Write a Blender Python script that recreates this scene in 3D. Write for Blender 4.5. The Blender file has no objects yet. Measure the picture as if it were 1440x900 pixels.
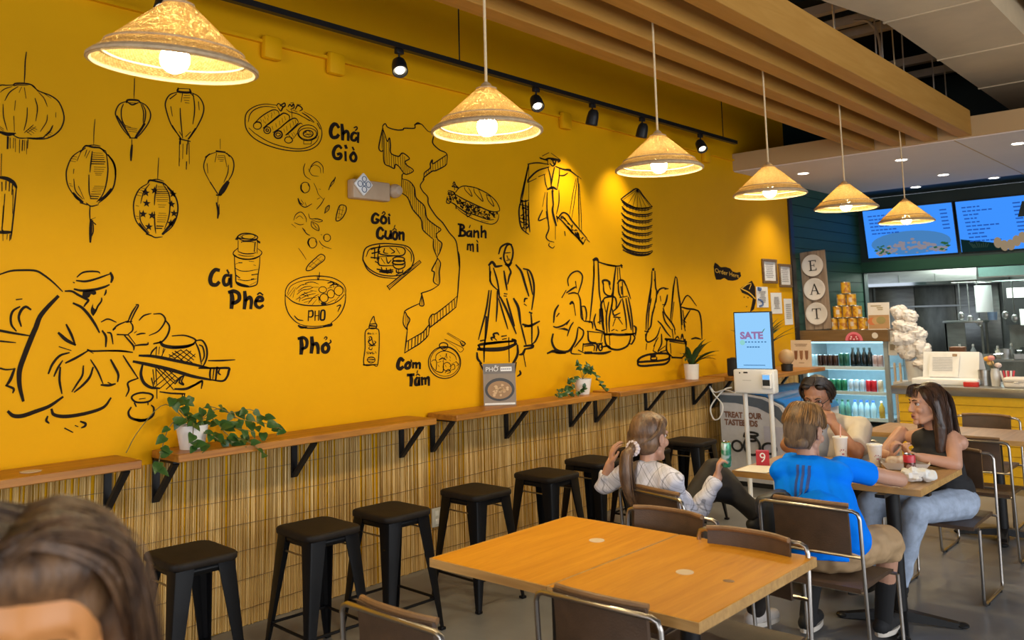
import bpy, bmesh, math, random
from mathutils import Vector, Matrix, Quaternion, noise
random.seed(7)
S = bpy.context.scene
COL = S.collection
PI = math.pi

# ------------------------------------------------------------------ camera
CAM = Vector((4.6, 0.0, 1.71))
def _cam_axes(yaw=0.72557, pitch=0.10654, roll=-0.0262):
    cy, sy = math.cos(yaw), math.sin(yaw)
    f = Vector((-sy*math.cos(pitch), cy*math.cos(pitch), math.sin(pitch)))
    r = Vector((cy, sy, 0)); u = r.cross(f)
    return math.cos(roll)*r + math.sin(roll)*u, -math.sin(roll)*r + math.cos(roll)*u, f
_r, _u, _f = _cam_axes()
cd = bpy.data.cameras.new('camera'); cam = bpy.data.objects.new('camera', cd); COL.objects.link(cam)
cam.matrix_world = Matrix(((_r.x, _u.x, -_f.x, CAM.x), (_r.y, _u.y, -_f.y, CAM.y), (_r.z, _u.z, -_f.z, CAM.z), (0, 0, 0, 1)))
cd.sensor_width = 36.0; cd.lens = 36.0*1208/1440
cd.shift_y = -(450-318.6)/1440
cd.clip_start = 0.05
cd.dof.use_dof = True; cd.dof.focus_distance = 5.5; cd.dof.aperture_fstop = 3.6
S.camera = cam

# ------------------------------------------------------------------ view, world
S.view_settings.view_transform = 'Standard'; S.view_settings.look = 'None'
S.view_settings.gamma = 1.0; S.view_settings.use_curve_mapping = False
S.view_settings.exposure = 0.0
S.cycles.use_denoising = True
S.cycles.max_bounces = 8; S.cycles.diffuse_bounces = 4; S.cycles.glossy_bounces = 3
S.cycles.transparent_max_bounces = 12
S.cycles.sample_clamp_indirect = 4.0
W = bpy.data.worlds.new('world'); S.world = W; W.use_nodes = True
W.node_tree.nodes['Background'].inputs[0].default_value = (0.75, 0.86, 1.0, 1)
W.node_tree.nodes['Background'].inputs[1].default_value = 1.2

# ------------------------------------------------------------------ large lights: daylight through the shopfront windows
def area(name, loc, rot, sx, sy, e, col):
    l = bpy.data.lights.new(name, 'AREA'); l.shape = 'RECTANGLE'; l.size = sx; l.size_y = sy
    l.energy = e; l.color = col
    o = bpy.data.objects.new(name, l); COL.objects.link(o); o.location = loc; o.rotation_euler = rot
    return o
DAY = (0.95, 0.97, 1.0)
area('daylight_right', (8.35, 3.0, 1.75), (0, math.radians(90), 0), 2.7, 8.4, 270, DAY)
area('daylight_front', (4.0, -5.35, 1.75), (math.radians(90), 0, 0), 7.0, 2.7, 210, DAY)

# ------------------------------------------------------------------ mesh helpers
class MB:
    def __init__(s): s.v = []; s.f = []
    def add(s, vs, fs):
        o = len(s.v); s.v += [tuple(v) for v in vs]; s.f += [tuple(i+o for i in f) for f in fs]; return s
    def box(s, cx, cy, cz, sx, sy, sz, rz=0.0, M=None):
        x, y, z = sx/2, sy/2, sz/2
        vs = [Vector(p) for p in ((-x,-y,-z),(x,-y,-z),(x,y,-z),(-x,y,-z),(-x,-y,z),(x,-y,z),(x,y,z),(-x,y,z))]
        R = M if M else Matrix.Rotation(rz, 3, 'Z')
        return s.add([R @ v + Vector((cx, cy, cz)) for v in vs],
                     [(0,3,2,1),(4,5,6,7),(0,1,5,4),(1,2,6,5),(2,3,7,6),(3,0,4,7)])
    def b2(s, x0, y0, z0, x1, y1, z1):
        return s.box((x0+x1)/2, (y0+y1)/2, (z0+z1)/2, abs(x1-x0), abs(y1-y0), abs(z1-z0))
    def rbox(s, cx, cy, cz, sx, sy, sz, r=0.01, seg=2, rz=0.0, M=None):
        bm = bmesh.new(); bmesh.ops.create_cube(bm, size=1)
        for v in bm.verts: v.co = Vector((v.co.x*sx, v.co.y*sy, v.co.z*sz))
        bmesh.ops.bevel(bm, geom=list(bm.edges), offset=min(r, .49*min(sx, sy, sz)), segments=seg, profile=.5, affect='EDGES')
        R = M if M else Matrix.Rotation(rz, 3, 'Z')
        bm.verts.index_update()
        s.add([R @ v.co + Vector((cx, cy, cz)) for v in bm.verts], [[v.index for v in f.verts] for f in bm.faces]); bm.free()
        return s
    def tube(s, pts, r, n=8, closed=False, caps=True):
        pts = [Vector(p) for p in pts]; N = len(pts)
        rs = r if isinstance(r, (list, tuple)) else [r]*N
        vs = []; prev = None
        for i, p in enumerate(pts):
            a = pts[i-1] if (i > 0 or closed) else p
            b = pts[(i+1) % N] if (i < N-1 or closed) else p
            t = (b-a); t = t.normalized() if t.length > 1e-9 else Vector((0, 0, 1))
            if prev is None:
                u = t.orthogonal().normalized()
            else:
                u = prev - t*prev.dot(t)
                u = u.normalized() if u.length > 1e-6 else t.orthogonal().normalized()
            prev = u; w = t.cross(u)
            for k in range(n):
                an = 2*PI*k/n
                vs.append(p + (u*math.cos(an)+w*math.sin(an))*rs[i])
        fs = []
        for i in range(N if closed else N-1):
            j = (i+1) % N
            for k in range(n):
                fs.append((i*n+k, i*n+(k+1) % n, j*n+(k+1) % n, j*n+k))
        if caps and not closed:
            fs.append(tuple(reversed(range(n)))); fs.append(tuple((N-1)*n+k for k in range(n)))
        return s.add(vs, fs)
    def cyl(s, p0, p1, r0, r1=None, n=16): return s.tube([p0, p1], [r0, r0 if r1 is None else r1], n)
    def lathe(s, prof, c=(0,0,0), n=24, cap0=False, cap1=False, sx=1, sy=1):
        vs = []; fs = []
        for r, z in prof:
            for k in range(n):
                a = 2*PI*k/n; vs.append((c[0]+r*sx*math.cos(a), c[1]+r*sy*math.sin(a), c[2]+z))
        for i in range(len(prof)-1):
            for k in range(n):
                fs.append((i*n+k, i*n+(k+1) % n, (i+1)*n+(k+1) % n, (i+1)*n+k))
        if cap0: fs.append(tuple(reversed(range(n))))
        if cap1: fs.append(tuple((len(prof)-1)*n+k for k in range(n)))
        return s.add(vs, fs)
    def prism(s, poly, fn, d0, d1):
        n = len(poly)
        vs = [fn(a, b, d0) for a, b in poly]+[fn(a, b, d1) for a, b in poly]
        fs = [tuple(range(n)), tuple(reversed(range(n, 2*n)))]+[(i, n+i, n+(i+1) % n, (i+1) % n) for i in range(n)]
        return s.add(vs, fs)
    def ball(s, c, r, M=None, nu=14, nv=9):
        rx, ry, rz = (r, r, r) if not isinstance(r, (tuple, list)) else r
        c = Vector(c); vs = []; fs = []
        for i in range(1, nv):
            th = PI*i/nv
            for k in range(nu):
                a = 2*PI*k/nu
                p = Vector((rx*math.sin(th)*math.cos(a), ry*math.sin(th)*math.sin(a), rz*math.cos(th)))
                vs.append(c+(M @ p if M else p))
        t = Vector((0, 0, rz)); vs.append(c+(M @ t if M else t)); vs.append(c-(M @ t if M else t))
        T = len(vs)-2
        for i in range(nv-2):
            for k in range(nu): fs.append((i*nu+k, (i+1)*nu+k, (i+1)*nu+(k+1) % nu, i*nu+(k+1) % nu))
        for k in range(nu):
            fs.append((T, k, (k+1) % nu)); fs.append((T+1, (nv-2)*nu+(k+1) % nu, (nv-2)*nu+k))
        return s.add(vs, fs)
    def cap(s, p0, p1, r0, r1=None, n=12, flat0=False, flat1=False):
        r1 = r0 if r1 is None else r1
        p0 = Vector(p0); p1 = Vector(p1); t = p1-p0; L = t.length
        if L < 1e-6: return s.ball(p0, r0)
        t /= L; pts = []; rs = []
        if not flat0:
            for a in (88, 60, 30): pts.append(p0-t*r0*math.sin(math.radians(a))); rs.append(max(.0005, r0*math.cos(math.radians(a))))
        pts.append(p0); rs.append(r0); pts.append(p1); rs.append(r1)
        if not flat1:
            for a in (30, 60, 88): pts.append(p1+t*r1*math.sin(math.radians(a))); rs.append(max(.0005, r1*math.cos(math.radians(a))))
        return s.tube(pts, rs, n)

def mesh_of(name, mb, mat, smooth=40, seam=False):
    me = bpy.data.meshes.new(name); me.from_pydata(mb.v, [], mb.f); me.update()
    if mat: me.materials.append(mat)
    bm = bmesh.new(); bm.from_mesh(me); bmesh.ops.recalc_face_normals(bm, faces=bm.faces); bm.to_mesh(me); bm.free()
    if smooth:
        me.polygons.foreach_set('use_smooth', [True]*len(me.polygons)); me.set_sharp_from_angle(angle=math.radians(smooth))
    return me
def link(name, me, parent=None, loc=None, rot=None):
    o = bpy.data.objects.new(name, me); COL.objects.link(o)
    if parent: o.parent = parent
    if loc is not None: o.location = loc
    if rot is not None: o.rotation_euler = rot
    return o
def obj(name, mb, mat, parent=None, smooth=40, label=None, kind=None):
    o = link(name, mesh_of(name, mb, mat, smooth), parent)
    if label: o['label'] = label
    if kind: o['kind'] = kind
    return o
def struct(name, mb, mat, parent=None, smooth=40):
    o = obj(name, mb, mat, parent, smooth)
    if parent is None: o['kind'] = 'structure'
    return o
def tag(o, label, cat, group=None, kind=None):
    o['label'] = label; o['category'] = cat
    if group: o['group'] = group
    if kind: o['kind'] = kind
    return o
def thing(name, label, cat, loc=(0,0,0), rz=0.0, group=None):
    o = bpy.data.objects.new(name, None); COL.objects.link(o)
    o.empty_display_size = .1; o.location = loc; o.rotation_euler = (0, 0, rz)
    return tag(o, label, cat, group)
def dup(root, loc, rz, label, group=None):
    r = root.copy(); COL.objects.link(r); r.location = loc; r.rotation_euler = (0, 0, rz); r['label'] = label
    if group: r['group'] = group
    for ch in list(root.children):
        c = ch.copy(); COL.objects.link(c); c.parent = r
        for g in list(ch.children):
            d = g.copy(); COL.objects.link(d); d.parent = c
    return r
def text_mb(txt, size, fn, depth=.002, align='CENTER', shear=0.0, spacing=1.0, bold=0.0):
    cu = bpy.data.curves.new('t', 'FONT'); cu.body = txt; cu.size = size; cu.align_x = align; cu.align_y = 'CENTER'
    cu.shear = shear; cu.space_character = spacing; cu.resolution_u = 3; cu.offset = bold
    o = bpy.data.objects.new('t', cu); COL.objects.link(o)
    bpy.context.view_layer.update()
    me = bpy.data.meshes.new_from_object(o.evaluated_get(bpy.context.evaluated_depsgraph_get()))
    mb = MB(); mb.add([fn(v.co.x, v.co.y, depth) for v in me.vertices], [tuple(p.vertices) for p in me.polygons])
    bpy.data.objects.remove(o); bpy.data.curves.remove(cu); bpy.data.meshes.remove(me)
    return mb
def crom(pts, k=4, closed=False):
    pts = [Vector(p) for p in pts]; n = len(pts)
    if n < 3: return pts
    out = []
    for i in range(n if closed else n-1):
        p1, p2 = pts[i], pts[(i+1) % n]
        p0 = pts[i-1] if (closed or i > 0) else p1*2-p2
        p3 = pts[(i+2) % n] if (closed or i < n-2) else p2*2-p1
        for j in range(k):
            t = j/k
            out.append(.5*((2*p1)+(p2-p0)*t+(2*p0-5*p1+4*p2-p3)*t*t+(3*p1-p0-3*p2+p3)*t*t*t))
    if not closed: out.append(pts[-1])
    return out

# ------------------------------------------------------------------ materials
class NT:
    def __init__(s, name):
        s.m = bpy.data.materials.new(name); s.m.use_nodes = True; s.t = s.m.node_tree; s.n = s.t.nodes
        s.b = s.n['Principled BSDF']; s.out = s.n['Material Output']
    def node(s, typ, ins=None, **kw):
        nd = s.n.new(typ)
        for k, v in kw.items(): setattr(nd, k, v)
        for k, v in (ins or {}).items():
            if hasattr(v, 'is_output') or isinstance(v, bpy.types.NodeSocket): s.t.links.new(v, nd.inputs[k])
            else: nd.inputs[k].default_value = v
        return nd
    def l(s, a, b): s.t.links.new(a, b)
def c4(c): return (c[0], c[1], c[2], 1)
def mat(name, col, rough=.5, metal=0.0, var=0.0, scale=8.0, stretch=(1,1,1), col2=None, bump=0.0, bscale=None,
        coat=0.0, emit=None, es=0.0, trans=0.0, alpha=1.0, spec=None, detail=4.0, lo=.35, hi=.65):
    N = NT(name); b = N.b
    b.inputs['Base Color'].default_value = c4(col); b.inputs['Roughness'].default_value = rough
    b.inputs['Metallic'].default_value = metal
    if coat: b.inputs['Coat Weight'].default_value = coat; b.inputs['Coat Roughness'].default_value = .15
    if trans: b.inputs['Transmission Weight'].default_value = trans
    if alpha < 1: b.inputs['Alpha'].default_value = alpha
    if spec is not None: b.inputs['Specular IOR Level'].default_value = spec
    if emit: b.inputs['Emission Color'].default_value = c4(emit); b.inputs['Emission Strength'].default_value = es
    if var or col2 or bump:
        tc = N.node('ShaderNodeTexCoord'); mp = N.node('ShaderNodeMapping', {'Vector': tc.outputs['Object'], 'Scale': stretch})
        nz = N.node('ShaderNodeTexNoise', {'Vector': mp.outputs[0], 'Scale': scale, 'Detail': detail, 'Roughness': .6})
        if var or col2:
            cr = N.node('ShaderNodeValToRGB', {'Fac': nz.outputs['Fac']})
            c2 = col2 if col2 else tuple(x*(1-var) for x in col)
            cr.color_ramp.elements[0].position = lo; cr.color_ramp.elements[1].position = hi
            cr.color_ramp.elements[0].color = c4(c2); cr.color_ramp.elements[1].color = c4(col)
            N.l(cr.outputs[0], b.inputs['Base Color'])
        if bump:
            n2 = nz if not bscale else N.node('ShaderNodeTexNoise', {'Vector': mp.outputs[0], 'Scale': bscale, 'Detail': 3.0})
            bp = N.node('ShaderNodeBump', {'Strength': bump, 'Distance': .01, 'Height': n2.outputs['Fac']})
            N.l(bp.outputs[0], b.inputs['Normal'])
    return N.m
M = {}
M['yellow'] = mat('yellow_wall_paint', (.745,.366,.0005), .6, spec=.12, var=.05, scale=1.5, bump=.05, bscale=60)
M['ink'] = mat('black_mural_paint', (.016,.010,.006), .7, spec=.1)
M['yellow_ink'] = mat('yellow_lettering_paint', (.80,.45,.03), .6)
M['green'] = mat('dark_green_paint', (.018,.062,.040), .6, spec=.2, var=.2, scale=3)
M['green_board'] = mat('green_board_paint', (.022,.075,.046), .5, spec=.25, var=.15, scale=3, stretch=(1,.3,4))
M['dark_green'] = mat('blackish_green_paint', (.010,.026,.024), .55)
M['black_trim'] = mat('black_trim', (.012,.012,.014), .45)
M['white_wall'] = mat('pale_wall_paint', (.62,.56,.46), .7, var=.05, scale=2)
M['soffit'] = mat('tan_soffit_paint', (.48,.31,.14), .7, var=.05, scale=2)
M['soffit_under'] = mat('taupe_soffit_paint', (.72,.64,.60), .7, var=.04, scale=2)
M['ceil'] = mat('dark_ceiling_deck', (.012,.018,.020), .8, var=.3, scale=4)
M['duct'] = mat('painted_duct_metal', (.64,.50,.32), .55, var=.10, scale=2.5)
M['joist'] = mat('grey_joist_steel', (.50,.44,.37), .6, var=.15, scale=6)
def wood(name, c1, c2, rough=.35, ax='y', scale=3.0, coat=.25):
    N = NT(name); st = {'y': (9,.7,9), 'x': (.7,9,9), 'z': (9,9,.7)}[ax]
    tc = N.node('ShaderNodeTexCoord'); mp = N.node('ShaderNodeMapping', {'Vector': tc.outputs['Object'], 'Scale': st})
    n1 = N.node('ShaderNodeTexNoise', {'Vector': mp.outputs[0], 'Scale': scale, 'Detail': 8.0, 'Roughness': .65, 'Distortion': .8})
    cr = N.node('ShaderNodeValToRGB', {'Fac': n1.outputs['Fac']})
    cr.color_ramp.elements[0].position = .3; cr.color_ramp.elements[1].position = .7
    cr.color_ramp.elements[0].color = c4(c2); cr.color_ramp.elements[1].color = c4(c1)
    N.l(cr.outputs[0], N.b.inputs['Base Color']); N.b.inputs['Roughness'].default_value = rough
    N.b.inputs['Coat Weight'].default_value = coat; N.b.inputs['Coat Roughness'].default_value = .2
    if coat < .05: N.b.inputs['Specular IOR Level'].default_value = .2
    bp = N.node('ShaderNodeBump', {'Strength': .08, 'Distance': .005, 'Height': n1.outputs['Fac']}); N.l(bp.outputs[0], N.b.inputs['Normal'])
    return N.m
M['table'] = wood('oak_tabletop', (.68,.30,.018), (.52,.20,.006), .45, 'y', 2.6, 0)
M['table_edge'] = wood('oak_edge_band', (.60,.36,.13), (.36,.19,.06), .4, 'x', 3, .2)
M['table2'] = wood('brown_oak_tabletop', (.55,.34,.14), (.36,.20,.075), .38, 'y', 2.4, .08)
M['shelf'] = wood('shelf_timber', (.52,.22,.025), (.24,.085,.010), .45, 'y', 2.2, .08)
M['beam'] = wood('pine_beam', (.48,.25,.055), (.40,.195,.035), .6, 'y', 1.8, .0)
M['barnwood'] = wood('weathered_board', (.36,.27,.19), (.19,.13,.085), .7, 'z', 2.2, 0)
M['fridge_wood'] = wood('brown_fridge_header', (.20,.115,.045), (.12,.065,.022), .45, 'x', 2, .1)
M['leather'] = mat('brown_leather', (.090,.050,.028), .42, var=.35, scale=7, bump=.12, bscale=160)
M['leather_edge'] = mat('tan_leather_edge', (.24,.125,.05), .5, var=.3, scale=10)
M['steel_tube'] = mat('dull_steel_tube', (.42,.39,.36), .28, 1.0)
M['black_metal'] = mat('black_metal', (.012,.012,.013), .42, spec=.3, var=.2, scale=20)
M['stool_black'] = mat('black_stool_metal', (.006,.006,.007), .34, spec=.18)
M['stool_seat'] = mat('dark_stool_seat', (.018,.013,.010), .55, spec=.2, var=.3, scale=12, bump=.05, bscale=90)
M['steel'] = mat('brushed_steel', (.42,.42,.40), .33, .9, var=.25, scale=3, stretch=(1,1,6))
M['steel_dark'] = mat('kitchen_steel', (.23,.24,.22), .38, .8, var=.35, scale=2.5, stretch=(3,1,1))
M['chrome'] = mat('chrome', (.7,.7,.7), .12, 1.0)
M['white'] = mat('white_plastic', (.78,.78,.77), .35)
M['paper'] = mat('white_paper', (.80,.78,.74), .8, var=.06, scale=30)
M['cream'] = mat('cream_card', (.66,.52,.36), .7, var=.1, scale=10)
M['offwhite'] = mat('offwhite_glaze', (.68,.62,.54), .35, var=.05, scale=9)
M['pot_white'] = mat('white_pot_glaze', (.78,.76,.74), .3)
M['black'] = mat('matt_black', (.012,.012,.012), .6)
M['leaf'] = mat('green_leaf', (.05,.125,.022), .38, var=.45, scale=16, col2=(.018,.062,.012))
M['leaf2'] = mat('dark_green_leaf', (.035,.085,.018), .45, var=.4, scale=16)
M['stem'] = mat('plant_stem', (.14,.12,.03), .6)
M['soil'] = mat('potting_soil', (.03,.02,.012), .9, var=.4, scale=60)
M['skin'] = mat('skin', (.56,.30,.20), .48, var=.14, scale=9, bump=.05, bscale=180)
M['skin2'] = mat('tanned_skin', (.44,.215,.13), .48, var=.16, scale=9, bump=.05, bscale=180)
M['grey_plate'] = mat('pale_outlet_plastic', (.55,.54,.50), .4)
def emis(name, col, s):
    N = NT(name); e = N.node('ShaderNodeEmission', {'Color': c4(col), 'Strength': s}); N.l(e.outputs[0], N.out.inputs['Surface']); return N.m
M['bulb'] = emis('lit_bulb', (1,.84,.52), 150)
M['lens'] = emis('lit_lens', (1,.86,.62), 9)
M['downlight'] = emis('lit_downlight', (1,.90,.74), 14)
M['screen'] = emis('lit_screen_blue', (.22,.55,1.0), .95)
M['screen_light'] = emis('kiosk_screen_glow', (.30,.62,.98), 1.0)
M['menu'] = emis('menu_screen_glow', (.05,.29,1.0), 1.0)
M['menu_text'] = emis('menu_screen_text', (.025,.13,.62), .7)
M['fridge_glow'] = emis('fridge_lamp', (.50,.84,1.0), 1.6)
def wicker():
    N = NT('woven_rattan'); tc = N.node('ShaderNodeTexCoord')
    sp = N.node('ShaderNodeSeparateXYZ', {'Vector': tc.outputs['Object']})
    an = N.node('ShaderNodeMath', {0: sp.outputs[1], 1: sp.outputs[0]}, operation='ARCTAN2')
    cb = N.node('ShaderNodeCombineXYZ', {'X': an.outputs[0], 'Y': sp.outputs[2]})
    mp = N.node('ShaderNodeMapping', {'Vector': cb.outputs[0], 'Scale': (40, 130, 1)})
    n1 = N.node('ShaderNodeTexNoise', {'Vector': mp.outputs[0], 'Scale': 1.3, 'Detail': 3.0, 'Roughness': .6})
    n2 = N.node('ShaderNodeTexNoise', {'Vector': tc.outputs['Object'], 'Scale': 90.0, 'Detail': 2.0})
    def sn(sock, k):
        a = N.node('ShaderNodeMath', {0: sock, 1: k}, operation='MULTIPLY').outputs[0]
        return N.node('ShaderNodeMath', {0: a}, operation='SINE').outputs[0]
    wv = N.node('ShaderNodeMath', {0: sn(an.outputs[0], 104.0), 1: sn(sp.outputs[2], 820.0)}, operation='MULTIPLY').outputs[0]
    w2 = N.node('ShaderNodeMath', {0: wv, 1: .22}, operation='MULTIPLY').outputs[0]
    nn = N.node('ShaderNodeMath', {0: n1.outputs['Fac'], 1: n2.outputs['Fac']}, operation='ADD').outputs[0]
    ad = N.node('ShaderNodeMath', {0: nn, 1: w2}, operation='ADD')
    cr = N.node('ShaderNodeValToRGB', {'Fac': ad.outputs[0]})
    mr = N.node('ShaderNodeMapRange', {'Value': ad.outputs[0], 'From Min': .7, 'From Max': 1.3})
    N.l(mr.outputs[0], cr.inputs['Fac'])
    cr.color_ramp.elements[0].color = (.48,.28,.06,1); cr.color_ramp.elements[1].color = (.97,.78,.38,1)
    d = N.node('ShaderNodeBsdfDiffuse', {'Color': cr.outputs[0]}); t = N.node('ShaderNodeBsdfTranslucent', {'Color': cr.outputs[0]})
    mx = N.node('ShaderNodeMixShader', {0: .62, 1: d.outputs[0], 2: t.outputs[0]})
    tr = N.node('ShaderNodeBsdfTransparent')
    ho = N.node('ShaderNodeMath', {0: mr.outputs[0], 1: .10}, operation='LESS_THAN')
    m2 = N.node('ShaderNodeMixShader', {0: ho.outputs[0], 1: mx.outputs[0], 2: tr.outputs[0]})
    N.l(m2.outputs[0], N.out.inputs['Surface']); return N.m
M['wicker'] = wicker()
M['rim'] = mat('rattan_rim', (.56,.40,.23), .6, var=.25, scale=40)
M['rim_pale'] = mat('pale_rattan_rim', (.80,.62,.36), .6, var=.15, scale=40)
def concrete():
    N = NT('polished_concrete'); tc = N.node('ShaderNodeTexCoord')
    n1 = N.node('ShaderNodeTexNoise', {'Vector': tc.outputs['Object'], 'Scale': 1.6, 'Detail': 8.0, 'Roughness': .65})
    cr = N.node('ShaderNodeValToRGB', {'Fac': n1.outputs['Fac']})
    cr.color_ramp.elements[0].position = .3; cr.color_ramp.elements[1].position = .72
    cr.color_ramp.elements[0].color = (.13,.13,.135,1); cr.color_ramp.elements[1].color = (.235,.24,.25,1)
    N.l(cr.outputs[0], N.b.inputs['Base Color'])
    rr = N.node('ShaderNodeMapRange', {'Value': n1.outputs['Fac'], 'To Min': .22, 'To Max': .45}); N.l(rr.outputs[0], N.b.inputs['Roughness'])
    return N.m
M['concrete'] = concrete()
def reeds():
    N = NT('split_reed'); tc = N.node('ShaderNodeTexCoord')
    mp = N.node('ShaderNodeMapping', {'Vector': tc.outputs['Object'], 'Scale': (1, 150, .9)})
    n1 = N.node('ShaderNodeTexNoise', {'Vector': mp.outputs[0], 'Scale': 1.0, 'Detail': 1.0})
    m2 = N.node('ShaderNodeMapping', {'Vector': tc.outputs['Object'], 'Scale': (1, 14, 1.6)})
    n2 = N.node('ShaderNodeTexNoise', {'Vector': m2.outputs[0], 'Scale': 1.2, 'Detail': 5.0, 'Roughness': .7})
    cr = N.node('ShaderNodeValToRGB', {'Fac': n1.outputs['Fac']})
    e = cr.color_ramp.elements; e[0].position = .30; e[0].color = (.34,.19,.055,1); e[1].position = .70; e[1].color = (.88,.66,.32,1)
    k = cr.color_ramp.elements.new(.5); k.color = (.62,.39,.12,1)
    c2 = N.node('ShaderNodeValToRGB', {'Fac': n2.outputs['Fac']})
    c2.color_ramp.elements[0].position = .38; c2.color_ramp.elements[0].color = (.72,.68,.62,1); c2.color_ramp.elements[1].position = .62; c2.color_ramp.elements[1].color = (1,1,1,1)
    mx = N.node('ShaderNodeMix', data_type='RGBA', blend_type='MULTIPLY'); mx.inputs[0].default_value = 1
    N.l(cr.outputs[0], mx.inputs[6]); N.l(c2.outputs[0], mx.inputs[7]); N.l(mx.outputs[2], N.b.inputs['Base Color'])
    N.b.inputs['Roughness'].default_value = .6; N.b.inputs['Specular IOR Level'].default_value = .2
    return N.m
M['reed'] = reeds()
def glass(name, col=(1,1,1), a=.15):
    N = NT(name); g = N.node('ShaderNodeBsdfGlossy', {'Color': (1,1,1,1), 'Roughness': .05}); t = N.node('ShaderNodeBsdfTransparent', {'Color': c4(col)})
    m = N.node('ShaderNodeMixShader', {0: a, 1: t.outputs[0], 2: g.outputs[0]}); N.l(m.outputs[0], N.out.inputs['Surface']); return N.m
M['glass'] = glass('clear_glass', (.94,.98,1), .10)
_pl = {}
def plain(c, rough=.5, metal=0.0):
    k = (tuple(round(x, 3) for x in c), rough, metal)
    if k not in _pl: _pl[k] = mat('paint_%d' % len(_pl), c, rough, metal, var=.08, scale=20)
    return _pl[k]

# ------------------------------------------------------------------ setting: floor, walls, ceiling
CEIL = 4.95
struct('floor', MB().b2(-2.2, -5.5, -.15, 8.5, 17.2, 0), M['concrete'])
ceiling = struct('ceiling', MB().b2(-2.2, -5.5, CEIL, 8.5, 17.2, CEIL+.2), M['ceil'])
for k in range(10):                                   # deck ribs under the roof
    obj('deck_rib', MB().b2(-.1, 3.2+k*.75, CEIL-.06, 8.3, 3.38+k*.75, CEIL), M['ceil'], ceiling)
for y, z in ((7.86, 4.5), (8.37, 4.5), (8.77, 4.5), (10.3, 4.5), (10.96, 4.5), (5.2, 4.5)):
    obj('joist', MB().b2(-.05, y, z, 8.2, y+.09, z+.09), M['joist'], ceiling)
for x, y in ((1.98, 8.2), (2.0, 8.32), (1.95, 9.1), (2.05, 9.75), (2.0, 10.4), (1.9, 7.4)):
    obj('hanger_rod', MB().cyl((x-.02, y, 3.56), (x, y, CEIL), .008, n=6), M['joist'], ceiling)
obj('conduit', MB().tube(crom([(1.75, 8.3, 4.5), (1.9, 8.3, 4.44), (1.96, 8.35, 4.2), (1.90, 8.4, 3.62)], 5), .014, 6), M['joist'], ceiling)

wl = struct('wall_left', MB().b2(-.2, -5.5, 0, 0, 10.5, CEIL), M['yellow'])
obj('wall_end_trim', MB().b2(-.02, 10.5, 0, .025, 10.60, 3.33), M['black_trim'], wl)
obj('ledge', MB().b2(0, -5.4, 3.455, .03, 9.06, 3.475), M['yellow'], wl)
for y in (2.93, 3.42, 5.9, 8.4):
    obj('ledge_bracket', MB().rbox(.03, y, 3.43, .06, .13, .15, .02), M['yellow'], wl)
# green panelled wall behind the drinks fridge, each board with its shadow gap
wg = struct('wall_left_green', MB().b2(-.2, 10.6, 0, -.02, 13.0, 3.34), M['dark_green'])
z = 0.0
while z < 3.3:
    obj('board', MB().b2(-.02, 10.61, z+.004, .0, 12.99, z+.136), M['green_board'], wg); z += .14
struct('wall_left_upper', MB().b2(-.2, 10.5, 3.36, 0, 13.0, CEIL), M['dark_green'])
struct('wall_rear_upper', MB().b2(-.2, 13.0, 3.42, 8.4, 13.15, CEIL), M['dark_green'])
# menu wall and serving opening
wb = struct('wall_back', MB().b2(-.2, 13.0, 2.24, 8.4, 13.15, 3.34), M['dark_green'])
obj('lintel_band', MB().b2(-.0, 12.985, 2.25, 8.4, 13.0, 2.40), M['green_board'], wb)
obj('end_post', MB().b2(-.2, 13.0, 0, .02, 13.15, 2.24), M['dark_green'], wb)
struct('wall_kitchen', MB().b2(-2.2, 16.9, 0, 8.4, 17.1, 3.3), M['steel_dark'])
struct('wall_kitchen_left', MB().b2(-2.2, 13.0, 0, -2.1, 16.9, 3.3), M['white_wall'])
struct('ceiling_kitchen', MB().b2(-2.2, 13.15, 3.0, 8.4, 16.9, 3.1), M['white_wall'])
struct('wall_right', MB().b2(8.2, -5.5, 0, 8.4, -1.4, CEIL).b2(8.2, 7.4, 0, 8.4, 17.1, CEIL).b2(8.2, -1.4, 0, 8.4, 7.4, .35).b2(8.2, -1.4, 3.1, 8.4, 7.4, CEIL), M['white_wall'])
struct('wall_front', MB().b2(-.2, -5.5, 0, .4, -5.2, CEIL).b2(7.6, -5.5, 0, 8.4, -5.2, CEIL).b2(.4, -5.5, 0, 7.6, -5.2, .35).b2(.4, -5.5, 3.1, 7.6, -5.2, CEIL), M['white_wall'])
w1 = MB()
for k in range(5): w1.b2(8.25, -1.4+k*2.2-.03, .35, 8.33, -1.4+k*2.2+.03, 3.1)
w1.b2(8.25, -1.4, .35, 8.33, 7.4, .41).b2(8.25, -1.4, 3.04, 8.33, 7.4, 3.1); struct('window_1', w1, M['black_trim'])
w2 = MB()
for k in range(5): w2.b2(.4+k*1.8-.03, -5.4, .35, .4+k*1.8+.03, -5.3, 3.1)
w2.b2(.4, -5.4, .35, 7.6, -5.3, .41).b2(.4, -5.4, 3.04, 7.6, -5.3, 3.1); struct('window_2', w2, M['black_trim'])

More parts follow.
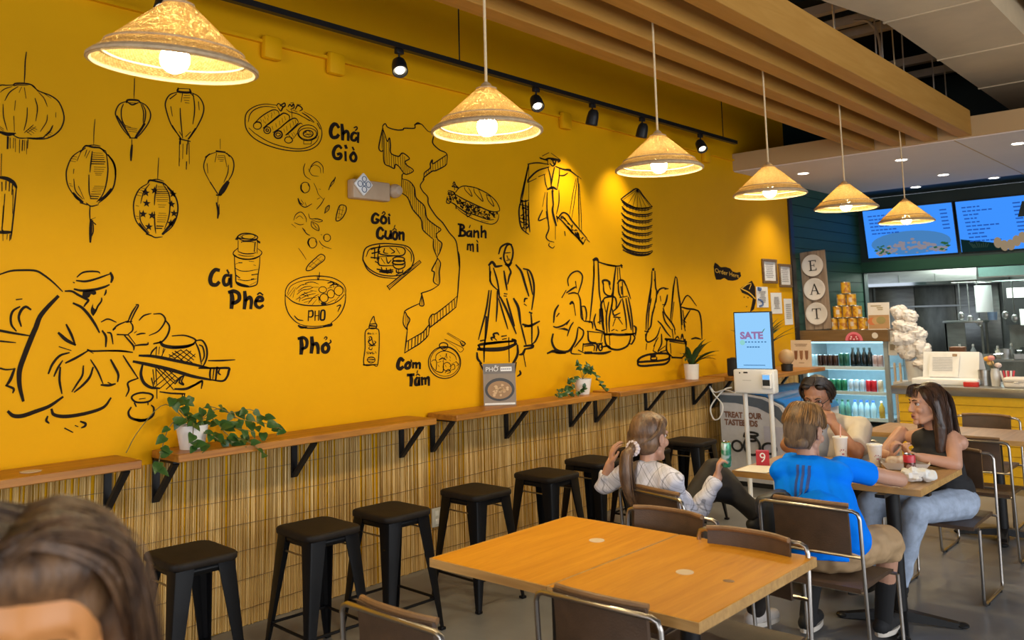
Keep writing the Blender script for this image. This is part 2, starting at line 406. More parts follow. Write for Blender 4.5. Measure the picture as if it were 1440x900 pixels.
# dropped soffit over the counter
so = struct('ceiling_soffit', MB().b2(0.0, 9.07, 3.34, 8.2, 12.15, 3.54), M['soffit'])
obj('soffit_underside', MB().b2(0.005, 9.09, 3.33, 8.2, 12.14, 3.342), M['soffit_under'], so)
for i, x in enumerate((2.35, 4.7)):
    obj('panel_joint', MB().b2(x, 9.09, 3.327, x+.012, 12.14, 3.331), M['soffit'], so)
struct('ceiling_rear', MB().b2(-.2, 12.15, 3.36, 8.2, 13.15, 3.42), M['dark_green'])
for i, (x, y, zz) in enumerate(((.51, 9.84, 3.33), (1.63, 9.82, 3.33), (1.64, 11.36, 3.33), (2.77, 9.78, 3.33), (1.0, 12.43, 3.36), (1.97, 12.40, 3.36), (3.9, 9.8, 3.33), (2.85, 11.4, 3.33))):
    pos = ('nearest the yellow wall', 'second from the yellow wall in the near row', 'in the middle of the tan soffit', 'near row, at the right frame edge',
           'over the left menu screen', 'over the right menu screen', 'beyond the right frame edge, near row', 'beyond the right frame edge, far row')[i]
    t = thing('downlight', 'round lit recessed downlight, '+pos, 'ceiling light', (x, y, zz), group='recessed downlights')
    obj('trim_ring', MB().lathe([(.058, -.001), (.075, -.006), (.078, 0)], n=20), M['white'], t)
    obj('lens', MB().lathe([(.001, -.003), (.058, -.003)], n=20), M['downlight'], t)
    l = bpy.data.lights.new('downlight_beam', 'SPOT'); l.energy = 75; l.color = (1,.86,.66); l.spot_size = 1.9; l.spot_blend = .8; l.shadow_soft_size = .05
    lo = bpy.data.objects.new('downlight_beam', l); COL.objects.link(lo); lo.parent = t; lo.location = (0, 0, -.03)

# wooden ceiling beams running out to the soffit
for k, x in enumerate((1.48, 1.787, 2.09, 2.395)):
    o = obj('ceiling_beam', MB().rbox(x+.0625, 2.47, 3.475, .125, 13.2, .25, .004, 1), M['beam'])
    tag(o, ('wooden ceiling beam closest to the yellow mural wall', 'second wooden ceiling beam from the mural wall', 'third wooden ceiling beam from the mural wall, right of the lamp cords',
            'outermost wooden ceiling beam, its whole broad side in view')[k], 'beam', 'wooden ceiling beams')
# air duct
t = thing('air_duct', 'large tan painted rectangular air duct under the dark ceiling', 'duct', (0, 0, 0))
obj('duct_body', MB().b2(2.50, 6.75, 3.92, 3.22, 12.6, 4.45), M['duct'], t)
d = MB(); q = [(2.50, 6.75, 3.92), (3.22, 6.75, 3.92), (3.22, 6.75, 4.45), (2.50, 6.75, 4.45), (2.28, 6.15, 3.98), (3.7, 6.15, 3.98), (3.7, 6.15, 4.5), (2.28, 6.15, 4.5)]
d.add(q, [(0,1,5,4),(1,2,6,5),(2,3,7,6),(3,0,4,7)]); d.b2(2.28, 2.5, 3.98, 3.7, 6.15, 4.5)
obj('duct_transition', d, M['duct'], t)
for y in (6.78, 8.19, 9.6): obj('duct_seam', MB().b2(2.49, y, 3.91, 3.23, y+.022, 4.46), M['duct'], t)
obj('duct_branch', MB().b2(3.70, 2.5, 4.1, 4.6, 5.6, 4.5), M['duct'], t); obj('side_duct', MB().b2(3.3, 6.3, 4.12, 4.3, 12.4, 4.5), M['duct'], t)

# reed screen on the lower wall
mb = MB(); y = -1.2; rr = random.Random(3)
while y < 10.5:
    if rr.random() < .05+.16*max(0, noise.noise(Vector((y*2.2, 0, 0)))): y += rr.uniform(.004, .013)
    r = rr.uniform(.0035, .0065); x0 = .006+rr.uniform(0, .005); zt = .985; zb = .0+rr.uniform(0, .008); dy = rr.uniform(-.012, .012)
    mb.add([(x0, y-r, zb), (x0+r, y, zb), (x0, y+r, zb), (x0, y-r+dy, zt), (x0+r, y+dy, zt), (x0, y+r+dy, zt)], [(0,1,4,3),(1,2,5,4)])
    y += r*1.8
o = obj('reed_screen', mb, M['reed'], smooth=0); tag(o, 'brown split reed screen covering the wall below the timber shelves', 'screen', kind='stuff')
for k in range(6):
    pts = []; yy = -1.2
    while yy < 10.5: pts.append((.017, yy, .10+k*.155+.012*math.sin(yy*2.1+k))); yy += .25
    obj('binding_wire', MB().tube(pts, .0016, 4), M['fridge_wood'], o)
t = thing('outlet_plate', 'pale outlet plate on the reed screen between two stools', 'outlet', (.02, 4.28, .33))
obj('plate', MB().rbox(0, 0, 0, .01, .085, .13, .004), M['grey_plate'], t)
for zz in (-.028, .028): obj('socket', MB().rbox(.006, 0, zz, .006, .03, .036, .003), M['white'], t)
MURAL = [
('mural_lantern', 'large flattened lantern with tassel, cut by the left frame edge',
 'l59,66:1536 3107 1532 3057 1532 2996 1531 2947|l73,82:1481 2925 1491 2936 1529 2944 1568 2942 1596 2916|l68,74:1568 2939 1602 2917 1659 2903 1700 2873 1724 2808 1715 2751 1687 2710 1648 2682 1609 2671 1560 2667|l56,64:1353 2831 1382 2883 1423 2914 1454 2920 1486 2928|l62,71:1353 2831 1343 2759 1368 2698 1431 2678|l49,54:1486 2923 1502 2931 1548 2938|l40,45:1519 2923 1509 2894|l48,54:1503 2923 1466 2886 1446 2841|l39,45:1476 2918 1444 2900 1424 2879|l49,54:1532 2923 1542 2870|l50,55:1583 2877 1596 2830 1590 2762|l47,53:1439 2822 1444 2757 1462 2695|l48,54:1494 2849 1491 2801|l48,54:1489 2770 1494 2694|l49,54:1549 2823 1548 2762 1537 2706|l42,46:1644 2802 1640 2764 1613 2711|l42,46:1599 2911 1625 2885 1643 2845|l43,46:1684 2820 1684 2796|l42,46:1613 2916 1659 2891|l88,99:1431 2684 1462 2680 1499 2685|l85,96:1431 2678 1463 2671 1494 2679|l58,64:1489 2675 1516 2664 1554 2669|l89,98:1554 2669 1592 2672 1631 2683|l57,63:1545 2701 1579 2739|l41,45:1553 2696 1591 2732|l41,45:1540 2694 1569 2729|l41,45:1563 2722 1591 2708|l41,45:1569 2729 1597 2718|l41,45:1558 2712 1583 2698|l41,45:1550 2702 1573 2687|l76,83:1631 2686 1658 2718 1671 2750|l34,37:1642 2709 1664 2700|l34,37:1647 2716 1670 2710|l34,37:1636 2699 1656 2690|l39,44:1430 2708 1446 2698|l39,44:1430 2699 1446 2689|l152,170:1466 2660 1466 2606|l57,64:1476 2658 1478 2608|l48,53:1492 2660 1492 2610|l48,53:1500 2659 1502 2593|l58,64:1519 2655 1520 2590|l87,97:1533 2654 1532 2603|l49,54:1542 2656 1542 2605|l73,81:1557 2661 1556 2618|l41,45:1552 2654 1553 2588'),
('mural_lantern', 'drum lantern half cut by the left frame edge',
 'l56,63:1441 2574 1442 2468|l177,197:1438 2458 1470 2454 1497 2439 1511 2417|l71,79:1513 2423 1506 2310 1499 2204 1495 2158|l57,63:1498 2403 1499 2286|l84,94:1447 2434 1449 2393|l85,95:1465 2441 1465 2400|l85,95:1481 2437 1480 2396|l86,95:1494 2427 1493 2379|l70,78:1462 2377 1458 2237|l100,111:1459 2318 1455 2202|l150,167:1437 2189 1468 2191 1497 2193|l56,63:1479 2180 1478 2157|l57,63:1491 2181 1490 2151|l56,62:1459 2202 1461 2150'),
('mural_lantern', 'round ribbed lantern with long tassel',
 'l44,46:1880 2816 1876 2754 1876 2679|l96,100:1821 2651 1838 2668 1871 2665 1907 2666 1930 2652|l55,57:1838 2668 1878 2677 1911 2676|l77,81:1810 2632 1835 2656|l124,129:1907 2666 1937 2653|l63,67:1821 2647 1772 2603 1749 2548 1743 2503 1752 2452 1777 2410 1817 2369|l80,83:1926 2652 1964 2619 1988 2576 1994 2523 1983 2460 1951 2411 1907 2369|l108,111:1953 2633 1980 2598 1992 2561 1993 2522|l67,69:1941 2647 1950 2595 1953 2541 1945 2471 1928 2416 1900 2376|l68,71:1870 2642 1864 2577 1861 2531|l65,68:1856 2515 1859 2433 1867 2396|l54,57:1842 2646 1832 2611|l53,56:1814 2635 1794 2583|l53,56:1780 2537 1778 2514|l53,56:1781 2485 1791 2426 1828 2385|l53,56:1805 2450 1835 2386|l54,57:1857 2644 1840 2604|l44,46:1872 2635 1923 2639|l55,57:1870 2623 1927 2628|l55,57:1870 2612 1932 2617|l79,82:1870 2600 1931 2606|l99,103:1867 2588 1936 2594|l89,92:1867 2576 1932 2582|l44,46:1881 2560 1940 2565|l44,46:1882 2549 1932 2553|l44,46:1881 2537 1929 2541|l44,46:1887 2528 1922 2530|l44,46:1891 2519 1918 2521|l44,45:1885 2458 1935 2462|l44,45:1880 2448 1931 2453|l44,45:1877 2438 1924 2441|l44,45:1873 2428 1921 2431|l69,71:1871 2415 1917 2419|l98,102:1869 2404 1907 2405|l98,102:1868 2391 1903 2393|l42,45:1769 2603 1793 2602|l42,45:1762 2591 1790 2590|l42,45:1759 2579 1787 2577|l42,44:1759 2460 1769 2458|l42,44:1762 2450 1776 2446|l152,160:1781 2411 1799 2390 1828 2370|l103,107:1817 2365 1850 2357|l68,71:1846 2366 1871 2351 1908 2362|l142,146:1972 2451 1943 2410 1911 2385|l65,67:1866 2351 1865 2313 1868 2276|l155,161:1872 2280 1872 2224 1872 2164|l65,67:1881 2277 1886 2225 1879 2195|l43,45:1870 2280 1895 2293|l43,45:1877 2273 1899 2256 1888 2262'),
('mural_lantern', 'oval lantern patterned with stars',
 'l49,48:2230 2652 2227 2580 2226 2530|l110,108:2172 2506 2184 2521 2236 2516 2261 2511 2282 2497|l61,60:2184 2521 2224 2530 2261 2523|l71,70:2172 2502 2125 2466 2099 2409 2095 2354 2109 2292 2145 2248 2178 2219|l90,87:2278 2500 2320 2460 2344 2405 2343 2341 2315 2274 2262 2223|l72,71:2194 2216 2218 2205 2258 2211|l153,150:2170 2222 2198 2213|l73,72:2221 2499 2213 2442 2210 2386|l72,71:2211 2347 2215 2276 2221 2229|l74,72:2257 2506 2291 2457 2300 2394 2293 2321 2270 2255|l59,59:2180 2499 2149 2452 2133 2388|l59,59:2129 2348 2137 2286 2185 2227|l49,48:2227 2491 2270 2495|l49,48:2226 2482 2276 2486|l61,60:2224 2472 2282 2477|l88,86:2223 2461 2285 2466|l88,86:2221 2451 2287 2456|l49,48:2220 2440 2289 2445|l49,48:2220 2429 2287 2434|l49,48:2222 2418 2287 2422|l49,48:2226 2408 2283 2412|l49,48:2231 2388 2276 2391|l49,48:2235 2376 2268 2378|l49,48:2236 2341 2276 2343|l49,48:2232 2329 2281 2331|l49,48:2230 2317 2279 2319|l49,48:2228 2304 2277 2307|l61,60:2228 2293 2273 2295|l110,107:2226 2269 2261 2270|l109,107:2225 2256 2253 2257|l140,136:2286 2489 2324 2448|l139,134:2331 2316 2298 2273 2258 2227|l47,47:2133 2474 2161 2469|l47,47:2125 2462 2153 2457|l47,47:2118 2449 2145 2444|l47,47:2110 2433 2134 2429|l47,47:2108 2374 2123 2371|l47,47:2109 2316 2124 2313|l47,47:2113 2304 2133 2300|l106,105:2129 2278 2145 2256 2177 2226|*136,133:2161 2449 2209 2466 2166 2391 2148 2330 2198 2326 2181 2262 2309 2398 2324 2347 2316 2456 2306 2290'),
('mural_lantern', 'small heart shaped lantern, leftmost of the upper three',
 'l52,53:2085 3079 2085 3026 2084 2965|l106,107:2044 2935 2052 2951 2105 2958 2118 2947|l65,66:2053 2936 2105 2942|l82,83:2048 2940 2075 2928 2109 2946|l69,71:2048 2944 2006 2919 1986 2872 1995 2839 2026 2787 2070 2741|l72,72:2114 2953 2154 2936 2179 2895 2169 2844 2130 2780 2100 2745|l64,65:2027 2923 2017 2890 2021 2839 2043 2798|l66,67:2132 2941 2150 2904 2147 2850 2130 2811|l66,67:2123 2944 2139 2897 2138 2839|l102,105:1995 2852 2034 2797 2070 2745|l126,127:2147 2832 2117 2783 2096 2749|l105,106:2066 2742 2105 2746|l52,52:2034 2810 2069 2802|l52,53:2043 2798 2104 2799|l52,53:2052 2789 2104 2790|l52,53:2060 2779 2104 2779|l51,52:2016 2829 2034 2814|l70,71:2077 2735 2078 2703|l135,136:2079 2703 2076 2663 2075 2619'),
('mural_lantern', 'balloon shaped lantern with streamers',
 'l138,134:2337 3069 2338 3050 2407 3058 2407 3077|l72,70:2335 3068 2407 3079|l76,74:2336 3047 2289 3023 2264 2977 2268 2932 2302 2846 2359 2782|l79,76:2407 3060 2461 3044 2493 2998 2490 2941 2454 2860 2407 2784|l71,69:2364 3046 2356 2993|l71,69:2351 2955 2355 2891 2368 2783|l73,70:2427 3052 2437 2998 2438 2942 2429 2875|l70,68:2295 2955 2305 2902|l74,70:2462 3012 2467 2965|l101,99:2290 3000 2327 3034|l105,101:2412 3054 2432 3039|l58,56:2370 3019 2408 3026|l58,56:2375 3006 2403 3009|l58,56:2380 2993 2404 2994|l58,56:2374 3033 2408 3041|l101,99:2306 2847 2354 2781|l116,111:2444 2850 2402 2783|l71,69:2349 2817 2368 2792|l137,132:2350 2776 2412 2771|l72,69:2387 2795 2416 2827|l136,132:2354 2776 2355 2749|l115,110:2402 2774 2399 2755|l76,74:2350 2762 2350 2621|l57,55:2371 2751 2370 2664|l115,110:2396 2750 2394 2694|l72,69:2407 2761 2411 2641|l103,99:2394 2649 2393 2607|l89,86:2351 2662 2350 2643'),
('mural_lantern', 'small teardrop lantern, rightmost of the lanterns',
 'l46,43:2602 2811 2603 2750|l195,182:2580 2735 2631 2736|l60,56:2585 2733 2525 2702 2501 2652 2506 2606 2547 2536|l78,72:2631 2734 2677 2711 2693 2670 2684 2616 2658 2566|l60,57:2580 2723 2570 2670|l62,57:2631 2715 2647 2650|l59,56:2521 2654 2526 2599|l62,57:2657 2661 2653 2613 2628 2553|l120,114:2535 2712 2510 2691|l111,103:2646 2731 2662 2714|l61,57:2590 2710 2626 2714|l61,57:2585 2700 2626 2702|l61,57:2590 2689 2624 2690|l61,57:2601 2678 2621 2681|l120,112:2542 2545 2588 2484|l318,294:2653 2556 2623 2510 2603 2480|l145,135:2583 2474 2613 2478|l60,56:2593 2470 2590 2428|l145,134:2583 2427 2594 2381 2591 2339|l76,70:2599 2419 2601 2363'),
('mural_seated_man', 'large brush drawing of a seated man in a turban writing',
 'l98,105:1454 1986 1499 2003 1544 2008 1612 2007 1653 1985 1698 1949 1741 1906|l91,102:1386 1916 1420 1960 1454 1986|l89,92:1811 1980 1836 2002 1872 2010 1914 2009 1924 2002|l108,111:1809 1961 1853 1958 1904 1971 1977 1999|l148,150:1980 2005 1990 1980 1984 1956|l135,138:1800 1917 1838 1910 1900 1916 1947 1929 1973 1941|l87,91:1793 1952 1798 1950|f0,0:1841 1909 1890 1914 1908 1907 1909 1893 1896 1887 1883 1893 1875 1877 1860 1869 1839 1883|l123,127:1756 1907 1788 1906 1819 1888 1855 1869 1870 1860 1856 1840 1850 1830|l92,93:1959 1914 1957 1899 1951 1887|l90,92:1937 1872 1936 1856 1918 1829 1908 1803 1896 1782|f0,0:1884 1819 1894 1845 1895 1824 1905 1814 1921 1829 1906 1798 1896 1779 1885 1793 1882 1808|l142,146:1797 1845 1836 1825 1872 1787 1905 1739 1929 1695|l95,104:1530 1864 1554 1867|l112,122:1545 1829 1519 1812 1508 1783 1512 1743 1533 1713|l128,139:1595 1816 1573 1829 1553 1812 1543 1777 1555 1736|l109,119:1419 1726 1463 1716 1518 1703 1596 1687|l77,85:1429 1673 1465 1666 1533 1656|l244,262:1719 1878 1677 1831 1640 1781 1623 1730 1601 1671 1576 1597 1557 1533 1554 1484 1560 1435 1575 1378|l123,127:1765 1737 1789 1690 1810 1637|l167,174:1730 1696 1765 1662 1810 1635|l85,89:1734 1628 1791 1607|l128,129:1945 1701 1964 1669 1964 1620|l92,93:1971 1692 1990 1684 2001 1632|l82,82:1938 1748 1972 1762 2015 1745|l120,125:1687 1499 1705 1544 1738 1583 1782 1596|l101,106:1714 1484 1730 1522 1751 1557|l122,125:1768 1546 1817 1569 1872 1600|l91,92:1872 1608 1898 1599 1976 1597 2082 1589|l79,81:1872 1605 1901 1588|l118,123:1742 1524 1740 1461 1753 1396|l104,107:1854 1525 1850 1479 1826 1439 1802 1401|l123,126:1902 1515 1886 1466 1851 1427 1814 1398|l90,91:1889 1555 1926 1495 1954 1430|l130,130:1946 1423 1986 1418 2017 1423|l92,92:1980 1433 1999 1423|l130,129:1992 1549 2010 1516 2032 1472 2030 1435|l77,84:1425 1550 1469 1537 1496 1529 1532 1530|l139,150:1532 1530 1516 1481 1499 1453|l109,118:1497 1454 1531 1436 1529 1417|l186,198:1512 1328 1535 1307 1576 1303 1636 1319 1696 1338 1756 1376|l169,174:1707 1320 1717 1296 1756 1282 1815 1280 1895 1289 1962 1309 1995 1350|l115,121:1689 1288 1684 1269 1696 1256|l102,105:1772 1222 1810 1198|l77,79:1822 1230 1835 1223|l122,124:1848 1247 1871 1235 1869 1222 1854 1216|l86,86:2000 1708 2026 1730 2078 1751|l128,129:2001 1705 2011 1713|l93,92:2078 1748 2097 1793 2123 1834|l89,88:2090 1744 2112 1793 2132 1832 2119 1837|l132,131:2071 1744 2097 1747|l88,87:2090 1744 2103 1724 2102 1698 2080 1680|l130,130:2023 1680 2080 1676|l105,104:2061 1673 2108 1619 2112 1596|l88,87:2084 1672 2119 1626|l108,105:2119 1618 2150 1621 2185 1622 2189 1631|l74,73:2114 1686 2125 1694|l90,88:2126 1675 2149 1681 2172 1681|l92,91:2056 1568 2091 1514 2138 1444|l105,103:2138 1444 2085 1425 2090 1387 2076 1355|l103,103:1970 1598 2044 1593 2105 1583'),
('mural_basket_and_pots', 'brush drawing of a woven basket, bowl, beam and jar',
 'l90,88:2138 1753 2163 1777 2202 1788|l97,94:2218 1785 2258 1785 2283 1759 2275 1728 2243 1690 2196 1670|l112,107:2283 1751 2308 1716 2300 1673 2269 1635 2221 1623|l102,96:2325 1663 2391 1664 2442 1649 2464 1632 2443 1611 2392 1599 2326 1600|l203,192:2257 1632 2277 1612 2334 1600 2409 1602 2451 1613|l97,93:2221 1625 2253 1632|l120,111:2464 1632 2503 1631 2529 1593 2534 1545 2522 1505 2505 1482|l99,92:2464 1620 2486 1571 2500 1499|l100,92:2486 1607 2507 1594 2517 1546 2504 1514|l91,88:2237 1606 2214 1584 2202 1561|l77,74:2253 1605 2250 1567|l77,74:2277 1596 2270 1558|l92,89:2237 1602 2234 1563|l77,74:2285 1592 2266 1554|l94,90:2310 1560 2343 1539|l95,90:2327 1571 2394 1520|l96,91:2343 1578 2444 1510|l97,91:2376 1584 2453 1525|l98,91:2409 1583 2461 1541|l95,90:2311 1548 2376 1584|l96,90:2343 1539 2409 1583|l97,91:2377 1529 2435 1574|l98,91:2410 1516 2461 1556|l177,168:2144 1564 2222 1556 2344 1527 2461 1497 2557 1471|l201,191:2113 1534 2199 1512 2320 1478 2445 1435 2558 1407|l121,111:2557 1473 2553 1439 2556 1409|l122,111:2579 1474 2571 1410|l218,199:2597 1473 2589 1405|l108,98:2615 1468 2606 1444 2619 1431|l154,140:2487 1477 2601 1470 2669 1466 2671 1448 2660 1416 2633 1395 2567 1405|l108,98:2543 1516 2619 1512 2709 1512|l168,163:2160 1510 2153 1465 2170 1419 2209 1390 2257 1382|l91,88:2219 1484 2229 1407|l92,88:2235 1491 2241 1406|l93,89:2239 1483 2338 1368|l93,89:2247 1490 2346 1399|l94,89:2279 1480 2346 1414|l95,90:2312 1471 2362 1428|l92,88:2225 1415 2296 1479|l93,89:2233 1392 2336 1469|l94,89:2265 1385 2345 1445|l94,89:2297 1375 2354 1421|l109,105:2212 1439 2225 1392|l115,108:2399 1442 2370 1428 2346 1399|l101,95:2378 1427 2370 1405 2396 1391 2383 1411 2395 1434|l155,145:2346 1371 2404 1367 2446 1379 2506 1403|l119,110:2429 1369 2497 1403 2507 1395 2502 1363|l96,92:2243 1376 2244 1330|l99,94:2261 1363 2322 1350 2388 1342 2403 1340|l129,121:2388 1342 2390 1321|l115,108:2403 1341 2401 1324|c107,104:2113 1356 2106 1342 2126 1321 2164 1314 2203 1318 2222 1339 2210 1355 2171 1365 2140 1365|l89,87:2148 1334 2179 1335|l132,129:2122 1314 2130 1298|l108,104:2195 1308 2195 1300|l131,127:2103 1293 2090 1269 2101 1242 2139 1225 2189 1222 2224 1241 2227 1278 2215 1294|l166,161:2127 1229 2158 1220 2197 1222'),
('mural_spring_roll_plate', 'oval plate of spring rolls with a dip bowl',
 'l78,69:2985 3081 2902 3074 2828 3045 2776 2998 2765 2941 2777 2893 2823 2850 2904 2820 3018 2804 3129 2807 3231 2829 3300 2876 3328 2939 3314 3003 3265 3048 3190 3072|l65,59:2979 3065 2902 3059 2834 3030 2798 2990 2787 2944|l69,60:2792 2906 2841 2875 2935 2838 3044 2822 3149 2824 3231 2849 3286 2892 3303 2930|l132,112:3293 3011 3314 2979|l76,68:2829 2940 2878 2992 2953 3044 2992 3047 3004 3027|l67,59:3005 3024 2953 2976 2903 2934|c65,58:2878 2933 2874 2922 2864 2912 2850 2907 2837 2908 2826 2914 2823 2925 2826 2937 2836 2946 2850 2951 2864 2951 2874 2944|l56,50:2835 2941 2841 2953 2872 2952 2878 2925|l47,42:2872 2974 2878 2959|l47,42:2897 2995 2906 2980|l47,42:2922 3010 2928 2995|l48,42:2947 3026 2953 3010|l48,43:2966 3038 2972 3022|l47,42:2890 2972 2897 2956|l47,42:2922 2988 2925 2974|l48,42:2947 3009 2950 2992|l47,42:2903 2962 2909 2952|l97,86:2891 2921 2934 2956 3017 3026 3043 3039 3076 3030 3080 3007|l78,68:3080 3004 3011 2939 2960 2903|c75,67:2943 2915 2939 2903 2929 2893 2916 2890 2903 2893 2896 2902 2896 2914 2903 2925 2915 2932 2929 2932 2939 2926|c75,67:2928 2913 2927 2908 2922 2904 2916 2904 2911 2906 2910 2910 2911 2915 2916 2919 2922 2919 2927 2917|l48,42:2954 2942 2960 2920|l48,43:2979 2963 2985 2941|l48,43:3005 2984 3011 2956|l49,43:3024 3004 3031 2977|l49,43:3043 3019 3050 2997|l89,78:2992 2922 3057 2981 3103 3014 3129 3018 3146 3000|l79,69:3146 2994 3096 2941 3050 2899|c113,100:3026 2899 3023 2887 3014 2877 3001 2872 2987 2871 2976 2876 2969 2885 2969 2896 2976 2907 2987 2915 3001 2919 3014 2917 3023 2909|c67,60:3013 2897 3010 2891 3002 2886 2992 2884 2984 2887 2981 2892 2984 2899 2992 2904 3002 2905 3010 2903|l49,43:3018 2923 3024 2901|l49,43:3037 2938 3044 2916|l49,43:3057 2958 3063 2930|l49,43:3083 2979 3090 2951|l50,43:3103 2999 3113 2972|l50,43:3123 3008 3126 2986|l80,69:3057 2900 3096 2935 3156 2990 3176 2988|l70,61:3136 2923 3109 2885|c69,60:3103 2875 3099 2865 3088 2856 3073 2851 3059 2852 3048 2858 3044 2867 3048 2878 3058 2887 3073 2891 3088 2891 3099 2885|l69,60:3070 2908 3096 2883|l49,43:3076 2903 3096 2877|l50,43:3096 2918 3109 2896|l50,43:3109 2925 3123 2910|c72,61:3294 2949 3293 2938 3288 2927 3279 2917 3269 2907 3255 2899 3241 2892 3225 2888 3209 2886 3193 2886 3179 2888 3166 2893 3156 2899 3148 2907 3143 2917 3141 2927 3143 2938 3148 2949 3156 2959 3166 2969 3179 2977 3194 2984 3209 2988 3225 2991 3241 2991 3256 2989 3269 2984 3280 2978 3288 2970 3293 2960|c61,53:3286 2942 3284 2932 3277 2922 3266 2912 3251 2904 3235 2898 3217 2894 3199 2893 3183 2895 3169 2899 3158 2905 3152 2913 3149 2922 3152 2933 3158 2943 3169 2952 3183 2960 3199 2966 3217 2970 3235 2972 3251 2970 3266 2966 3277 2960 3284 2952|c82,70:3258 2938 3254 2927 3242 2917 3225 2911 3207 2910 3192 2914 3184 2922 3184 2933 3192 2943 3207 2952 3225 2955 3242 2954 3254 2948|l61,53:3190 2931 3217 2953 3244 2939|l62,53:3197 2921 3231 2931 3251 2928|l61,53:3203 2939 3231 2920|l71,61:3143 2913 3176 2889 3231 2890 3286 2916|l81,70:3186 2884 3186 2864|l72,61:3186 2861 3244 2869|l82,70:3248 2890 3241 2868|l96,85:2985 3078 2998 3094 3017 3089 3043 3105 3047 3088 3030 3074 3017 3049 3004 3058 2991 3073|l96,85:3011 3082 3030 3080 3024 3056|l99,87:3070 3086 3083 3103 3096 3091 3109 3111 3113 3088 3089 3072|l100,87:3123 3078 3139 3104 3163 3102 3176 3087 3156 3072|l91,79:3136 3112 3163 3114|l80,70:3089 3113 3109 3119|l70,61:3096 3068 3099 3016|l70,61:3056 3067 3083 3054 3136 3051 3176 3040 3265 3013|l92,79:3176 3063 3217 3047 3265 3019|l71,62:3156 3048 3231 3019|l80,70:3109 3070 3136 3063'),
('mural_lettering', 'brush lettering Chả Giò',
 'b297,248:3461 3013 3446 3028 3424 3026 3403 2998 3398 2961 3413 2937 3446 2943 3460 2958|b285,236:3490 3033 3495 2988 3495 2933|b254,209:3499 2973 3527 2995 3542 2982 3541 2936|b241,197:3609 2992 3590 2993 3571 2971 3571 2944 3597 2941 3613 2962|b243,197:3628 2998 3624 2933|b121,99:3591 3028 3612 3038 3618 3026 3602 3010|b265,220:3482 2874 3464 2886 3435 2870 3419 2832 3431 2801 3463 2799 3481 2816 3478 2834 3456 2828|b236,194:3518 2851 3520 2794|b287,236:3519 2893 3525 2881|c240,195:3582 2853 3560 2826 3570 2800 3596 2800 3608 2826 3593 2852|b188,154:3578 2890 3588 2876'),
('mural_noodle_bowl', 'bowl of noodles lettered PHO',
 'l83,69:3054 1885 3053 1920 3084 1965 3159 1999 3244 2012 3323 2013 3411 2003 3485 1971 3514 1930 3510 1890|l59,49:3065 1898 3091 1946 3159 1976 3244 1988 3339 1989 3428 1973 3494 1937 3502 1910|l94,78:3058 1885 3106 1850 3167 1831 3244 1824 3330 1825 3411 1836 3468 1863 3502 1896|l78,67:3050 1895 3053 1832 3077 1774 3121 1729 3159 1709|l87,70:3514 1917 3510 1849 3484 1789 3443 1743 3394 1711|l70,58:3155 1709 3220 1695 3314 1693 3394 1707|l183,154:3148 1700 3167 1690 3205 1688|l105,87:3167 1687 3259 1681 3354 1688|l193,158:3338 1692 3394 1697 3398 1707|l146,122:3224 1792 3220 1730|l126,105:3224 1788 3251 1791 3255 1765 3244 1753 3224 1753|l148,123:3273 1788 3271 1731|l149,124:3302 1791 3298 1732|l127,106:3275 1760 3300 1761|c140,115:3318 1784 3314 1738 3330 1732 3344 1741 3346 1787 3330 1794|l91,77:3118 1761 3144 1738 3182 1731|l99,80:3443 1819 3472 1826 3451 1789|l74,60:3460 1809 3451 1783|l56,48:3069 1889 3114 1940|l56,48:3084 1882 3129 1940|l56,48:3106 1876 3121 1921|l57,48:3129 1927 3167 1953 3213 1961|l58,49:3144 1915 3190 1941 3244 1948|l58,49:3136 1895 3174 1921 3221 1928 3259 1941|l58,49:3152 1882 3197 1902 3252 1915|l58,49:3167 1870 3213 1889 3275 1902|l57,48:3129 1863 3159 1876 3152 1850|l58,49:3174 1857 3220 1870 3283 1876|l58,49:3190 1844 3244 1857|l59,49:3220 1837 3259 1876 3299 1896|l59,49:3251 1830 3283 1863|l59,49:3299 1876 3306 1843|l58,49:3182 1954 3221 1974|l59,49:3197 1967 3252 1974 3299 1962|l59,49:3244 1941 3299 1942|l59,49:3236 1922 3283 1915|l104,87:3174 1895 3220 1883|l92,78:3190 1908 3213 1896|c72,59:3373 1873 3370 1861 3361 1851 3348 1846 3334 1846 3321 1851 3312 1861 3309 1873 3312 1885 3321 1894 3334 1900 3348 1900 3361 1895 3370 1885|c60,50:3361 1926 3356 1915 3343 1908 3326 1906 3311 1911 3302 1920 3302 1931 3311 1940 3326 1945 3343 1944 3356 1937|c62,50:3491 1920 3488 1908 3479 1897 3467 1891 3452 1890 3439 1894 3428 1902 3422 1913 3422 1926 3428 1937 3439 1946 3453 1950 3467 1949 3480 1943 3488 1932|c61,50:3423 1900 3419 1886 3409 1876 3395 1873 3380 1876 3370 1886 3366 1899 3370 1913 3381 1922 3395 1926 3409 1923 3419 1913|f0,0:3314 1840 3330 1846 3362 1840 3354 1827 3322 1827|l95,79:3295 1883 3307 1870 3303 1856|l110,90:3371 1969 3403 1976 3428 1963|l110,90:3387 1949 3419 1963 3452 1957|l98,80:3411 1976 3419 1943|l97,80:3371 1936 3403 1943|l99,81:3436 1970 3452 1950|l73,60:3362 1836 3427 1863|l74,60:3427 1850 3468 1890|l71,59:3307 2038 3303 2008 3295 1988 3287 2014|l83,69:3287 2014 3307 2011 3323 2015'),
('mural_lettering', 'brush lettering Phở',
